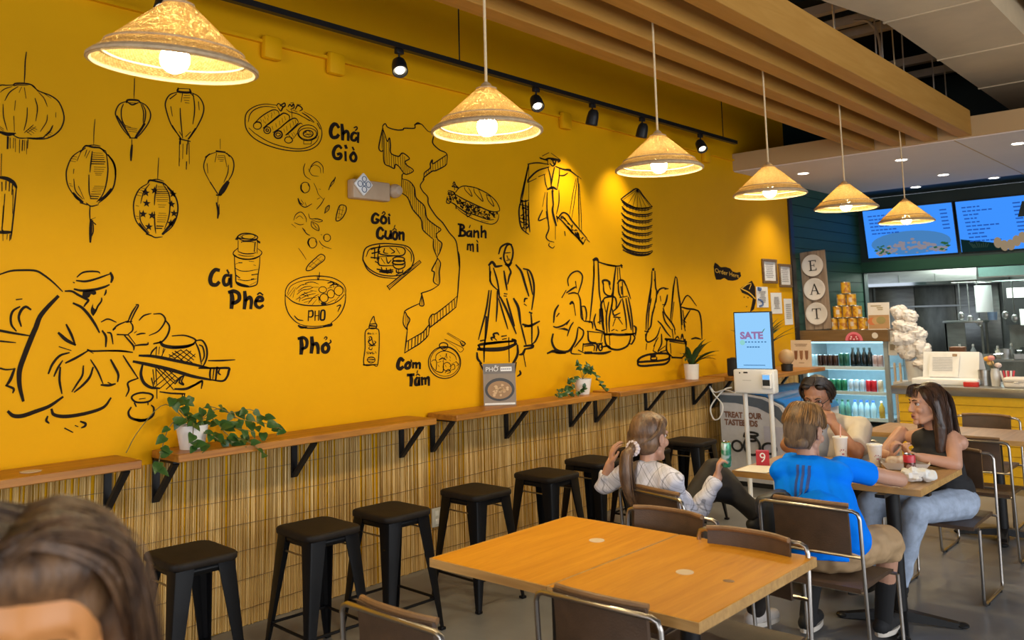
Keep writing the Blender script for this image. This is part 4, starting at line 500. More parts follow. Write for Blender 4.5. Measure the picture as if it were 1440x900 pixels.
 'l235,151:5566 3065 5634 3057 5686 3074 5773 3079 5843 3076 5816 3056|l155,100:5601 3085 5688 3124|l159,101:5723 3123 5844 3082|l277,179:5575 3060 5668 3052|l239,152:5755 3066 5834 3067|l181,117:5668 3066 5669 3017|l213,136:5737 3064 5762 3028 5781 3063|l183,117:5701 3031 5735 3013 5770 3029|l294,188:5720 3067 5755 3066|l176,115:5406 2991 5531 3017 5683 3021|l245,154:5778 3013 5875 3001 5983 2997 6091 2957|l169,104:6092 2963 6137 2942|l174,115:5414 2992 5377 2886 5314 2721 5296 2656|l122,81:5417 2987 5411 2836|l145,96:5410 2965 5359 2820 5321 2690|l98,64:5410 2826 5403 2665|l202,132:5682 2998 5527 2946 5409 2863 5399 2835|l173,113:5399 2835 5508 2879|l183,118:5542 2899 5628 2930|l154,99:5619 2923 5632 2848 5656 2807|l187,120:5673 2990 5703 2899 5707 2811|l188,120:5760 3005 5730 2924 5713 2856|l159,101:5831 3002 5817 2911 5786 2813|l333,213:5656 2801 5725 2824 5777 2813|l292,186:5717 2823 5732 2792|l189,119:5819 2939 5890 2947 5946 2975|l198,123:5929 3008 5984 3008 5992 2992|l127,82:5620 2770 5581 2648|l179,114:5651 2773 5640 2652 5651 2523 5656 2458 5616 2391 5651 2360 5719 2351|l417,265:5720 2791 5727 2681|l292,185:5726 2670 5715 2615 5745 2529 5761 2497|l158,100:5812 2810 5806 2699 5766 2596|l176,114:5579 2615 5522 2525 5627 2554|l184,118:5629 2608 5635 2543|l130,82:5748 2507 5741 2376|l128,81:5659 2339 5649 2317 5699 2298 5726 2315|l241,150:5873 2449 5880 2416|l193,128:5313 2679 5278 2602 5282 2498 5311 2437 5389 2400|l194,128:5321 2679 5332 2564 5334 2439|l195,129:5361 2683 5364 2567 5357 2408|l197,129:5400 2665 5395 2548 5406 2422|l174,115:5305 2678 5352 2671 5401 2686|l216,143:5287 2640 5399 2633|l194,128:5283 2529 5394 2516|l169,111:5366 2602 5361 2594 5351 2574|l167,111:5333 2577 5326 2561 5297 2546|l168,111:5337 2610 5348 2613 5361 2610|l168,111:5322 2643 5325 2631 5319 2606|l169,111:5391 2475 5379 2456 5354 2446|l168,111:5336 2541 5336 2518 5336 2506|l170,111:5371 2555 5390 2555 5397 2542|l170,112:5399 2615 5394 2608 5365 2606|l168,111:5342 2545 5327 2536 5321 2518|l170,112:5399 2635 5394 2633 5381 2621|l167,110:5301 2448 5329 2450 5339 2442|l167,110:5296 2501 5310 2493 5348 2495|l167,111:5331 2669 5305 2669 5303 2666|l169,111:5354 2486 5358 2484 5387 2481|l168,111:5374 2488 5360 2479 5328 2476|l168,111:5341 2622 5322 2611 5324 2601|l245,152:5782 2559 5855 2614 5926 2603 5977 2556 6083 2484 6191 2410|l220,136:5774 2575 5851 2536 5954 2465 6060 2403 6131 2350|l291,181:5853 2581 5974 2500|l305,188:5920 2496 5972 2455 6007 2434|l312,190:6026 2447 6078 2393 6132 2362|l228,138:6131 2350 6172 2398|l189,119:5765 2580 5780 2531|l188,117:5887 2569 5880 2561 5897 2550|l197,119:6140 2412 6128 2408 6112 2396|l188,117:5863 2566 5895 2552 5909 2546|l194,119:6039 2435 6073 2430 6079 2409|l191,118:5971 2470 5988 2471 5999 2471|l191,118:5982 2517 5984 2508 5972 2480|l194,119:6049 2454 6063 2432 6081 2425|l190,118:5919 2523 5945 2518 5947 2523|l195,119:6094 2408 6080 2406 6061 2403|l194,119:6055 2454 6071 2443 6079 2420|l193,119:6051 2470 6034 2474 6014 2465|l186,117:5836 2583 5831 2566 5852 2568|l205,124:6191 2399 6231 2378|l110,68:6062 2937 6009 2795 5953 2610|l168,103:6091 2951 6094 2837 6083 2484|l111,68:6081 2939 6034 2752 5978 2567|l112,69:6107 2896 6120 2645 6119 2463'),
('mural_hat_stack', 'tall stack of conical hats',
 'l241,136:6760 2815 6911 2890 7046 2940 7153 2874 7295 2785|l239,135:6760 2809 6881 2770 7054 2747 7295 2779|l131,75:7046 2934 6798 2812|l132,75:7046 2934 6881 2783|l133,75:7046 2934 6956 2758|l134,75:7046 2934 7032 2752|l135,76:7046 2934 7110 2755|l136,76:7046 2934 7190 2767|l137,76:7046 2934 7260 2782|l270,152:6768 2801 6848 2766 7021 2748 7190 2759 7302 2786|l200,113:6779 2783 6868 2748 7031 2732 7188 2741 7291 2767|l128,74:6807 2782 6798 2750|l129,74:6857 2770 6848 2737|l131,74:6908 2759 6899 2726|l132,74:6959 2751 6951 2718|l133,75:7012 2747 7003 2715|l134,75:7065 2747 7056 2714|l136,76:7119 2748 7110 2715|l137,76:7174 2755 7164 2722|l138,76:7229 2767 7220 2734|l270,152:6772 2741 6844 2705 7016 2686 7185 2696 7297 2722|l200,112:6775 2722 6864 2687 7026 2669 7183 2678 7286 2703|l128,73:6802 2721 6800 2689|l129,74:6853 2708 6850 2676|l130,74:6903 2697 6901 2665|l132,74:6955 2689 6953 2657|l133,75:7007 2685 7005 2653|l134,75:7060 2684 7058 2652|l135,75:7114 2685 7112 2653|l137,76:7169 2692 7166 2659|l138,76:7224 2704 7222 2671|l269,151:6759 2679 6839 2644 7012 2624 7180 2632 7292 2658|l200,112:6771 2661 6860 2625 7021 2607 7179 2615 7281 2639|l128,73:6798 2660 6802 2629|l129,74:6848 2647 6852 2615|l130,74:6899 2636 6903 2604|l131,74:6950 2627 6955 2595|l133,75:7003 2623 7007 2591|l134,75:7056 2622 7060 2590|l135,75:7109 2623 7114 2591|l137,76:7164 2629 7168 2597|l138,76:7219 2640 7224 2608|l269,151:6763 2619 6835 2582 7007 2561 7175 2569 7287 2594|l199,112:6766 2600 6855 2564 7017 2545 7174 2552 7276 2576|l128,73:6794 2599 6785 2567|l129,73:6844 2585 6835 2553|l130,74:6895 2574 6886 2542|l131,74:6946 2565 6937 2533|l132,74:6998 2561 6989 2528|l134,75:7051 2559 7042 2527|l135,75:7104 2560 7095 2527|l136,75:7159 2566 7150 2533|l138,76:7214 2577 7205 2544|l268,150:6751 2558 6831 2521 7002 2500 7170 2507 7282 2531|l199,111:6762 2539 6851 2503 7012 2483 7169 2489 7271 2512|l127,73:6789 2538 6787 2507|l129,73:6839 2524 6837 2493|l130,73:6890 2513 6888 2481|l131,74:6941 2503 6939 2471|l132,74:6993 2499 6991 2467|l133,74:7046 2497 7044 2465|l135,75:7100 2498 7097 2465|l136,75:7154 2503 7152 2471|l137,76:7209 2514 7207 2481|l268,150:6755 2498 6826 2461 6998 2438 7165 2444 7277 2467|l199,111:6758 2478 6846 2442 7007 2421 7164 2426 7266 2449|l127,73:6785 2478 6789 2446|l128,73:6835 2463 6839 2432|l130,73:6886 2452 6890 2420|l131,74:6937 2442 6941 2410|l132,74:6989 2437 6993 2406|l133,74:7042 2435 7046 2403|l135,75:7095 2435 7099 2403|l136,75:7149 2441 7153 2408|l137,75:7204 2451 7209 2419|l267,150:6742 2437 6822 2400 6993 2376 7160 2381 7272 2404|l198,111:6754 2418 6842 2381 7003 2359 7159 2364 7261 2386|l127,73:6781 2417 6772 2385|l128,73:6831 2403 6822 2371|l129,73:6881 2390 6873 2359|l130,73:6932 2381 6924 2349|l132,74:6984 2376 6975 2343|l133,74:7037 2373 7028 2341|l134,74:7090 2373 7081 2341|l135,75:7144 2378 7135 2345|l137,75:7199 2388 7190 2355|l267,149:6747 2377 6818 2339 6989 2315 7156 2319 7267 2341|l198,111:6749 2358 6838 2321 6998 2298 7154 2301 7256 2323|l127,72:6777 2357 6774 2325|l128,73:6826 2342 6824 2310|l129,73:6877 2330 6875 2298|l130,73:6928 2320 6926 2288|l132,74:6980 2314 6977 2282|l133,74:7032 2311 7030 2279|l134,74:7085 2311 7083 2279|l135,75:7140 2316 7137 2283|l137,75:7195 2325 7192 2293|l268,150:6760 2326 6868 2300 7019 2284 7188 2298 7270 2331'),
('mural_vendor_woman', 'standing woman with shoulder pole baskets',
 'c219,147:5089 2250 5118 2294 5164 2302 5189 2254 5177 2193 5139 2143 5095 2154 5075 2201|l217,146:5017 2223 5046 2278 5119 2309 5173 2305|f0,0:5016 2187 5052 2201 5051 2174|l208,140:5098 2232 5152 2238|l173,116:5123 2185 5141 2186|l208,139:5115 2209 5123 2194|l173,116:5110 2173 5150 2178|l281,188:5094 2142 5130 2131 5167 2156|l249,167:5121 2131 5155 2083 5136 2047 5115 1986|l247,166:5074 2087 5089 2010 5104 1938|l321,219:4901 2130 4936 2155 4962 2138 4979 2121 5049 2129|l199,136:4909 2119 4911 2019 4930 1978 4990 1937|l297,203:4917 2078 4906 2007|l201,136:4952 2108 4992 2008 5015 1902|l291,191:5221 2140 5284 2086 5326 1989 5369 1891|l263,171:5313 2112 5388 2095 5432 2015 5437 1916 5402 1780|l219,142:5359 2094 5393 2002 5417 1904|l323,218:4998 1938 5014 1878|l210,142:4989 1926 4985 1820 4969 1691|l278,185:5023 1879 5098 1771 5199 1590|l203,136:5005 1867 5053 1748 5102 1629|l248,165:5098 1867 5134 1771 5183 1651|l216,144:5071 1908 5103 1905|l205,137:5067 1890 5094 1888|l203,140:4894 1931 4855 1774 4765 1558|l196,134:4920 1931 4879 1727 4848 1567|l291,199:4857 1728 4833 1521|l202,138:4849 1590 4826 1499 4821 1385|l338,222:5183 1867 5235 1794 5257 1673|l213,139:5257 1673 5290 1576 5320 1490|l288,197:4789 1546 4831 1550|l315,213:4763 1513 4830 1521 5179 1532|l478,321:4762 1484 4913 1474 5069 1477 5196 1507|l355,244:4763 1513 4787 1477|l240,161:4830 1521 5001 1529 5160 1526|l333,219:5152 1544 5188 1531 5178 1508|l237,160:4916 1547 4908 1565 4942 1569 4934 1593 4978 1599 4994 1585|l208,140:4942 1563 4967 1545|l243,162:5029 1572 5082 1576|l213,142:5037 1548 5081 1553|l205,136:5111 1558 5109 1369|l256,176:4745 1457 4752 1411 4792 1375|l311,204:5213 1494 5211 1423 5154 1355 5117 1339|l218,141:5391 1744 5397 1646 5390 1487|l320,207:5373 1756 5401 1750|l327,211:5285 1660 5368 1646 5494 1680|l346,224:5312 1642 5387 1646|l232,148:5473 1638 5480 1582 5439 1522 5400 1499|l316,204:5296 1485 5399 1487 5389 1469 5304 1461|l318,207:5304 1461 5275 1426 5238 1419|l227,148:5311 1842 5321 1867 5349 1869|l226,148:5310 1824 5334 1812|l213,138:5284 1419 5307 1322|l249,163:5190 1359 5168 1260|l251,164:5233 1291 5241 1267 5204 1251|l237,159:4775 1376 4823 1316 4889 1278 4992 1265 5097 1288 5135 1332'),
('mural_squatting_vendors', 'squatting vendor with two customers and baskets',
 'l229,140:5902 1980 5897 2037 5958 2090 6044 2109 6103 2077 6100 2025 6061 1951 6033 1909|l236,144:6005 2018 6014 1961|l262,160:5874 1919 5959 1955 6011 1971|l234,143:5898 1909 5974 1919 6033 1909|l227,141:5806 1878 5866 1939|l277,173:5754 1812 5703 1758 5682 1668|l278,173:5758 1742 5725 1717|l252,156:5680 1633 5728 1625 5826 1645 5903 1684|f0,0:5727 1612 5825 1620 5874 1608 5881 1588 5792 1605|l223,136:5952 1662 5908 1623 5862 1548|l229,140:5903 1684 5859 1644|l238,144:6033 1914 6064 1857 6068 1774 6073 1701 6114 1669|l361,221:5918 1822 5944 1837 5961 1826|l227,138:5969 1826 5989 1723|l338,208:5669 1569 5651 1510 5687 1450 5766 1421 5863 1417 5923 1449 5986 1518 6016 1610|l229,138:6025 1620 6092 1587 6081 1536 6000 1477 5957 1448|l193,117:5932 1449 5912 1399 6046 1383|l342,212:5591 1414 5670 1430 5717 1413 5814 1404|l277,171:5654 1421 5830 1403|l247,147:6288 2209 6279 2070 6241 1878 6193 1668|l252,149:6351 2201 6352 2071 6352 1932 6373 1825|l502,298:6284 2215 6325 2227 6351 2211|l387,230:6284 2156 6279 2070|l262,152:6351 2201 6469 2183 6620 2170 6737 2179|l468,271:6506 2178 6639 2171|l421,241:6718 2184 6726 2162|l234,140:6087 1800 6130 1794 6149 1731 6132 1669|l239,144:6078 1795 6097 1680|l236,140:6114 1669 6219 1657 6233 1604|l197,119:6042 1619 6075 1598|l247,146:6285 1730 6255 1667 6286 1592|l393,229:6370 1782 6382 1686 6394 1589|l376,221:6351 1771 6343 1644|l305,181:6183 1658 6228 1662|l444,260:6286 1592 6393 1568|l253,147:6398 1643 6411 1557|l313,183:6317 1655 6363 1665|l273,162:6161 1575 6165 1502 6208 1479 6270 1477|l277,163:6152 1580 6392 1557|l244,142:6373 1547 6351 1484|l267,160:6086 1474 6073 1412|l304,180:6085 1468 6278 1466 6274 1403|l202,120:6102 1452 6242 1452 6239 1405|c249,146:6366 1431 6360 1414 6346 1404 6329 1404 6316 1416 6312 1433 6318 1450 6332 1460 6349 1460 6362 1448|l312,182:6305 1465 6368 1468|l265,159:6014 1420 6098 1391|f0,0:6099 1406 6212 1401 6211 1377 6097 1382|l389,227:6211 1385 6381 1377 6492 1388|l286,165:6348 1432 6458 1438 6512 1403|l354,207:6420 1997 6413 2029 6469 2036 6515 2020 6523 1998|l258,150:6420 1997 6425 1932 6470 1900 6535 1895 6566 1933|l260,151:6505 2009 6529 1955|l293,169:6411 1857 6450 1878 6581 1884 6616 1835 6603 1780|l316,185:6411 1857 6372 1814 6386 1750|l379,222:6388 1771 6399 1664|l256,149:6493 1835 6448 1706 6447 1556|l259,149:6561 1867 6493 1684 6485 1565|l248,144:6411 1857 6441 1749|l296,171:6629 2165 6591 2032 6564 1900 6537 1780|l261,150:6686 2156 6697 2034|l223,128:6657 2155 6650 2044|l337,192:6647 2011 6688 2039 6746 2034 6782 1990|l267,153:6657 2011 6661 1923 6696 1878|l229,129:6783 2001 6818 1934 6853 1867|l304,173:6677 1878 6795 1890|l270,154:6726 2023 6726 1890|l336,192:6703 1978 6708 1912|l270,153:6715 1867 6731 1812 6760 1679 6764 1590|l275,154:6814 1879 6846 1767 6866 1632 6869 1543|l308,173:6774 1867 6820 1678 6842 1577|l265,151:6695 1856 6632 1791 6553 1748|l263,151:6545 1770 6570 1715 6667 1735|l396,226:6569 1699 6664 1692|l254,146:6587 1682 6545 1618|l259,147:6635 1692 6699 1631|l398,226:6410 1541 6521 1543 6653 1533 6849 1533 6910 1542|l510,295:6401 1552 6502 1538|l546,305:6750 1536 6869 1532|l329,187:6409 1536 6423 1460 6494 1415 6625 1398 6762 1425 6815 1478 6829 1528|l249,144:6483 1533 6487 1447|l347,193:6894 1609 6923 1586 6908 1520|l275,153:6859 1532 6896 1498 6842 1444 6813 1445|l219,125:6589 1579 6618 1572|l336,190:6685 1571 6753 1580|l292,168:6523 1575 6561 1585'),
('mural_bending_vendors', 'bending vendor with a flat pan and a hatted customer',
 'f0,0:7249 2165 7292 2172 7290 2142 7247 2141|l284,155:7246 2135 7225 2007 7172 1867 7116 1695 7096 1570|l291,157:7300 2137 7299 1984 7317 1937 7297 1832|l457,249:7210 1948 7180 1833|l243,132:7214 1867 7163 1752 7127 1570|l299,162:7283 2054 7301 2008|l305,163:7326 1914 7362 1955 7440 1974 7529 1965|l388,206:7473 1962 7529 1968|l253,135:7378 1891 7385 1844|l347,184:7513 1903 7485 1843 7436 1785|l307,163:7416 1808 7471 1808|l285,154:7314 1902 7261 1786 7211 1694 7183 1603 7115 1547 7078 1469|l296,160:7272 1786 7214 1729|l360,196:7074 1554 7136 1547|l292,158:7082 1525 7098 1457 7171 1454 7281 1496 7353 1587|l304,161:7315 1646 7377 1610 7459 1537 7533 1488|l310,163:7424 1773 7452 1714 7578 1617 7630 1556|l299,158:7410 1738 7446 1643 7551 1558|l291,155:7369 1517 7362 1424 7291 1357|l245,132:7267 1462 7206 1361|l296,159:7301 1484 7220 1406|l239,130:7096 1434 7081 1378|f0,0:7659 2072 7685 2103 7715 2079|l316,166:7676 2079 7631 1963 7597 1831 7547 1653|l323,167:7711 2079 7731 1916 7763 1746 7773 1601|l435,228:7637 1975 7611 1867|l262,137:7631 1831 7568 1629|l314,162:7753 1770 7757 1553|l277,141:7755 1788 7907 1901 8080 1792|l375,191:7766 1782 7894 1763 8015 1756 8087 1742|l333,167:8015 1756 8123 1730 8163 1629 8162 1442|l320,164:7941 1744 7876 1696 7811 1636 7829 1575|l326,168:7798 1745 7814 1660|l408,209:7801 1648 7846 1623|l326,167:7808 1600 7826 1539|l380,191:7949 1450 8035 1457 8132 1441|l238,118:8147 1393 8142 1344|l313,163:7573 1558 7587 1462|l306,160:7618 1556 7626 1509|l473,246:7442 1467 7609 1450 7839 1423|l795,406:7805 1443 7826 1406|l611,323:7442 1467 7463 1449|l347,182:7474 1455 7542 1464|l356,184:7518 1441 7790 1407|l299,157:7462 1443 7454 1350 7550 1287|l301,157:7527 1417 7530 1323|l364,186:7826 1406 7817 1310 7731 1266|l560,290:7549 1281 7731 1266|l308,160:7622 1461 7669 1483 7702 1458|l322,166:7736 1457 7764 1504 7783 1456|c401,216:6930 1274 6973 1305 7098 1327 7289 1332 7463 1321 7505 1295 7458 1268 7283 1260 7093 1265 6970 1266|l402,216:6930 1274 6937 1240 7028 1226 7216 1224 7411 1224 7491 1255 7505 1289|f0,0:7140 1330 7256 1325 7254 1296 7158 1295|l292,157:7159 1301 7167 1278 7252 1273 7264 1296|l300,160:7291 1352 7425 1398|l377,200:7333 1344 7444 1356|l297,159:7311 1334 7291 1357|l294,158:7206 1361 7289 1335'),
('wall_decal', 'black banner decal with yellow lettering Order Here',
 'f0,0:8493 2216 8524 2263 8589 2245 8653 2214 8763 2221 8873 2207 8925 2174 9009 2163 9112 2172 9126 2125 9029 2082 8913 2067 8802 2072 8722 2097 8638 2076 8531 2074 8504 2126'),
('wall_decal', 'black hooked arrow decal beside the taped notices',
 'f0,0:9388 2077 9424 2047 9465 2006 9466 1839 9402 1742 9293 1709 9347 1784 9387 1867 9272 1908 9128 1934 9081 1982|f0,0:9160 1890 9187 1890 9185 1878 9159 1878|f0,0:9254 1886 9284 1886 9282 1872 9253 1872|f0,0:9209 1781 9236 1781 9234 1770 9208 1770'),
('mural_lettering', 'yellow outline strokes on the arrow decal',
 'b272,125:9104 1982 9305 1935 9448 1867|b203,94:9119 1982 9257 2031 9363 2046|b206,94:9362 2032 9310 1977'),
]

# ------------------------------------------------------------------ mural: black brush drawings painted on the yellow wall
def mural_mesh(data, x):
    mb = MB()
    for it in data.split('|'):
        h, b = it.split(':'); k = h[0]; wy, wz = [int(q)/10000 for q in h[1:].split(',')]
        v = [int(q)/1000 for q in b.split()]; P = list(zip(v[::2], v[1::2]))
        if k == 'f':
            mb.add([(x, a, b) for a, b in P], [tuple(range(len(P)))]); continue
        if k == '*':
            for a, b in P:
                st = []
                for j in range(10):
                    an = PI*j/5+.3; q = .024 if j % 2 == 0 else .010
                    st.append((x, a+q*math.cos(an), b+q*math.sin(an)))
                mb.add(st, [tuple(range(10))])
            continue
        cl = k == 'c'
        pts = crom([(a/wy, b/wz, 0) for a, b in P], 5 if len(P) < 9 else 4, cl)
        n = len(pts); L = []; R = []
        for i, p in enumerate(pts):
            a = pts[i-1] if (cl or i > 0) else p; b = pts[(i+1) % n] if (cl or i < n-1) else p
            t = b-a
            if t.length < 1e-9: t = Vector((1, 0, 0))
            t.normalize(); nn = Vector((-t.y, t.x, 0))
            u = i/(n-1)
            w = .5 if cl else (.5*(.74+.30*math.sin(PI*u*.8+.3)) if k == 'b' else .5*(.42+.62*min(1, math.sin(PI*min(max(u*.94+.05, 0), 1))**.55)))
            if not cl and (i == 0 or i == n-1):
                p = p+t*(-.3 if i == 0 else .3)
            L.append((x, (p.x+nn.x*w)*wy, (p.y+nn.y*w)*wz)); R.append((x, (p.x-nn.x*w)*wy, (p.y-nn.y*w)*wz))
        mb.add(L+R, [(i, (i+1) % n, n+(i+1) % n, n+i) for i in range(n if cl else n-1)])
    return mb
for nm, lab, data in MURAL:
    yel = 'yellow outline' in lab
    me = bpy.data.meshes.new(nm); q = mural_mesh(data, .0035 if yel else .002); me.from_pydata(q.v, [], q.f); me.update()
    me.materials.append(M['yellow_ink'] if yel else M['ink'])
    o = link(nm, me, wl); o['label'] = 'black '+lab+' painted on the yellow wall' if nm.startswith('mural') and not yel else lab
def on_wall(y, z, a=0.0):
    ca, sa = math.cos(a), math.sin(a)
    return lambda u, v, d: (d, y+u*ca-v*sa, z+u*sa+v*ca)

# ------------------------------------------------------------------ pendant lamps
LAMP_W = 44
def pendant(x, y, z, label, tilt=0.0, R=.25):
    t = thing('pendant_lamp', label, 'lamp', (x, y, z), group='woven rattan pendant lamps'); t.rotation_euler = (0, tilt, tilt*.4)
    if tilt == 0: t.rotation_euler = (0, 0, y*1.7)
    H = .215*R/.25; top = 4.93
    obj('cord', MB().cyl((0, 0, .0), (-math.sin(tilt)*(top-z), 0, top-z), .0065, n=8), M['rim_pale'], t)
    prof = []
    for i in range(13):
        u = i/12; r = .014+(R-.014)*u**.96; prof.append((r, -H*u))
    sh = [(r, zz) for r, zz in prof]+[(r-.004, zz-.003) for r, zz in reversed(prof)]
    obj('shade', MB().lathe(sh, n=56), M['wicker'], t, smooth=60)
    obj('rim_band', MB().lathe([(R-.010, -H+.012), (R+.002, -H+.001), (R+.003, -H-.008), (R-.002, -H-.009), (R-.010, -H+.004)], n=56), M['rim'], t)
    def ring(u, rad, m, dz=0):
        r = .014+(R-.014)*u**.96
        obj('rattan_ring', MB().tube([(r*math.cos(2*PI*k/48), r*math.sin(2*PI*k/48), -H*u+dz) for k in range(48)], rad, 6, True), m, t)
    ring(.80, .0035, M['rim'], .003); ring(.12, .004, M['rim'], .002)
    ring(.83, .004, M['rim_pale'], -.012)
    obj('rim_underside', MB().lathe([(R-.016, -H-.006), (R-.009, -H-.012), (R-.0005, -H-.010)], n=56), M['rim_pale'], t)
    obj('cap', MB().lathe([(.004, .012), (.02, .0), (.030, -.016)], n=20), M['rim'], t)
    obj('socket', MB().cyl((0, 0, -.03), (0, 0, -H+.055), .018, n=14), M['white'], t)
    obj('bulb', MB().ball((0, 0, -H+.018), .046, nu=20, nv=14), M['bulb'], t)
    l = bpy.data.lights.new('bulb_light', 'SPOT'); l.energy = LAMP_W; l.color = (1, .78, .42); l.spot_size = math.radians(172); l.spot_blend = .25; l.shadow_soft_size = .046
    lo = bpy.data.objects.new('bulb_light', l); COL.objects.link(lo); lo.parent = t; lo.location = (0, 0, -H-.030)
for i, (y, z, tl) in enumerate(((1.32, 2.785, .10), (2.78, 2.77, 0), (4.22, 2.76, 0), (5.66, 2.745, 0), (7.08, 2.76, 0), (8.61, 2.75, 0))):
    pendant(2.0, y, z, ('large woven rattan cone lamp at the top left, cut by the frame top', 'second woven cone lamp from the left, over the empty double table',
            'third woven cone lamp from the left, in front of the track spotlights', 'fourth woven cone lamp from the left, over the kiosk',
            'fifth woven cone lamp from the left', 'smallest and farthest woven cone lamp, before the blue menu screen')[i], tl, .262 if i == 0 else .25)

# ------------------------------------------------------------------ track rail with spotlights
V3 = Vector((.55, .83, 0))
t = thing('track_rail', 'long black ceiling track rail along the yellow wall', 'track light', (.35, 0, 3.54))
obj('rail', MB().b2(-.022, -1.5, -.018, .022, 8.48, .018), M['black_metal'], t)
for y in (.4, 4.27, 8.2): obj('suspension_rod', MB().cyl((0, y, .018), (0, y, CEIL-3.54), .005, n=6), M['black_metal'], t)
for i, (y, lit, en) in enumerate(((2.08, 1, 20), (3.70, 1, 20), (5.12, 1, 22), (5.87, .4, 72), (6.64, .2, 54), (7.71, 1, 20), (.3, 1, 20))):
    s = thing('track_spotlight', ('black track spotlight half hidden by the large cone lamp', 'brightly lit black track spotlight above the country map drawing', 'lit black track spotlight right of the second cone lamp',
        'dim black track spotlight above the porter drawing', 'dim black track spotlight touching the third cone lamp', 'last black track spotlight, by the end of the rail', 'black track spotlight outside the frame to the left')[i],
        'spotlight', (.35, y, 3.522), group='track spotlights')
    obj('adapter', MB().rbox(0, 0, -.018, .035, .06, .035, .005), M['black_metal'], s)
    obj('stem', MB().cyl((0, 0, -.03), (0, 0, -.085), .007, n=8), M['black_metal'], s)
    R = Matrix.Rotation(math.radians(16), 3, 'Y') if lit < 1 else Matrix.Rotation(math.radians(-38), 3, V3)
    K = Matrix.Scale(1.3, 3)
    hd = MB(); hd.lathe([(.0005, .05), (.022, .048), (.034, .03), (.039, 0), (.041, -.05), (.037, -.055), (.025, -.041), (.024, -.036)], n=22)
    hd.v = [tuple(R @ K @ Vector(v) + Vector((0, 0, -.115))) for v in hd.v]
    obj('lamp_head', hd, M['black_metal'], s)
    ln = MB(); ln.lathe([(.0005, -.040), (.024, -.040)], n=22); ln.v = [tuple(R @ K @ Vector(v) + Vector((0, 0, -.115))) for v in ln.v]
    obj('lens', ln, M['lens'], s)
    l = bpy.data.lights.new('spot_beam', 'SPOT'); l.energy = en; l.color = (1, .84, .58); l.spot_size = math.radians(78 if lit < 1 else 50); l.spot_blend = 1.0; l.shadow_soft_size = .035
    lo = bpy.data.objects.new('spot_beam', l); COL.objects.link(lo); lo.parent = s
    dr = R @ Vector((0, 0, -1)); lo.location = Vector((0, 0, -.115))+dr*.075; lo.rotation_euler = R.to_euler()

# ------------------------------------------------------------------ wall fittings
t = thing('emergency_light', 'grey beige emergency light box with a patterned diamond cover on the yellow wall', 'emergency light', (0, 3.70, 2.60))
obj('housing', MB().rbox(.035, -.01, 0, .07, .32, .13, .012), M['grey_plate'] if 0 else plain((.50,.36,.23), .5), t)
R = Matrix.Rotation(PI/4, 3, 'X')
obj('diamond_cover', MB().rbox(.08, -.095, .03, .02, .115, .115, .012, M=R), M['white'], t)
ft = MB()
for a, b, rr in ((0, .055, .018), (-.035, .02, .02), (.035, .02, .02), (0, -.015, .02), (0, .02, .012)):
    ft.tube([(.091, -.095+a+rr*math.cos(k*PI/6), .01+b+rr*math.sin(k*PI/6)) for k in range(12)], .003, 5, True)
obj('printed_ornament', ft, plain((.16,.20,.28)), t)
hm = MB(); hm.lathe([(.001, .05), (.03, .045), (.046, .02), (.05, -.01), (.04, -.02)], n=18); hm.v = [(.06+v[2], .20+v[0], .015+v[1]) for v in hm.v]
obj('lamp_head', hm, plain((.48,.36,.25), .4), t)
for i, (y0, y1, z0, z1, fr, lab) in enumerate(((9.65, 10.07, 2.05, 2.345, 1, 'left of two brown framed certificates'), (10.10, 10.485, 2.007, 2.297, 1, 'right of two brown framed certificates'),
        (9.47, 9.80, 1.762, 2.007, 0, 'white notice with a blue swirl, left of three'), (9.845, 10.175, 1.684, 1.938, 0, 'plain white taped notice, middle of three'), (10.205, 10.465, 1.543, 1.865, 0, 'narrow notice with dense text, right of three'))):
    t = thing('framed_certificate' if fr else 'paper_notice', lab+' at the end of the yellow wall', 'frame' if fr else 'notice', (0, (y0+y1)/2, (z0+z1)/2))
    w, h = (y1-y0)-.03, z1-z0
    if fr:
        f = MB(); b = .032
        for a in (((0), (h-b)/2, w, b), (0, -(h-b)/2, w, b), (-(w-b)/2, 0, b, h-2*b), ((w-b)/2, 0, b, h-2*b)): f.rbox(.012, a[0], a[1], .024, a[2], a[3], .004, 1)
        obj('frame', f, M['fridge_wood'], t)
        obj('sheet', MB().b2(.002, -w/2+b, -h/2+b, .008, w/2-b, h/2-b), M['paper'], t)
    else: obj('sheet', MB().b2(.002, -w/2, -h/2, .006, w/2, h/2), M['paper'], t)
    tx = MB(); rr = random.Random(i)
    for k in range(8):
        zz = h*.28-k*h*.075; q = w*rr.uniform(.18, .30) if i != 4 else w*.33
        tx.b2(.0085, -q, zz-.004, .0095, q, zz+.004)
    obj('printed_lines', tx, plain((.25,.22,.2)), t)
    if i == 2:
        sw = MB(); sw.tube(crom([(.009, -w*.42, -h*.1), (.009, -w*.1, -h*.2), (.009, -w*.05, -h*.38), (.009, -w*.35, -h*.44)], 5), .012, 5); obj('blue_swirl', sw, plain((.09,.16,.36)), t); obj('blue_swirl', MB().tube([(.009, -w*.4, h*.4), (.009, -w*.2, h*.38)], .025, 6), plain((.09,.16,.36)), t)
tx = text_mb('Order Here', .112, lambda u, v, d: (.003+d, 8.79+u*1.0, 2.149+v*.62-u*.095), .001)
o = obj('mural_lettering', tx, M['yellow_ink'], wl, smooth=0); o['label'] = 'yellow lettering Order Here on the black banner decal'

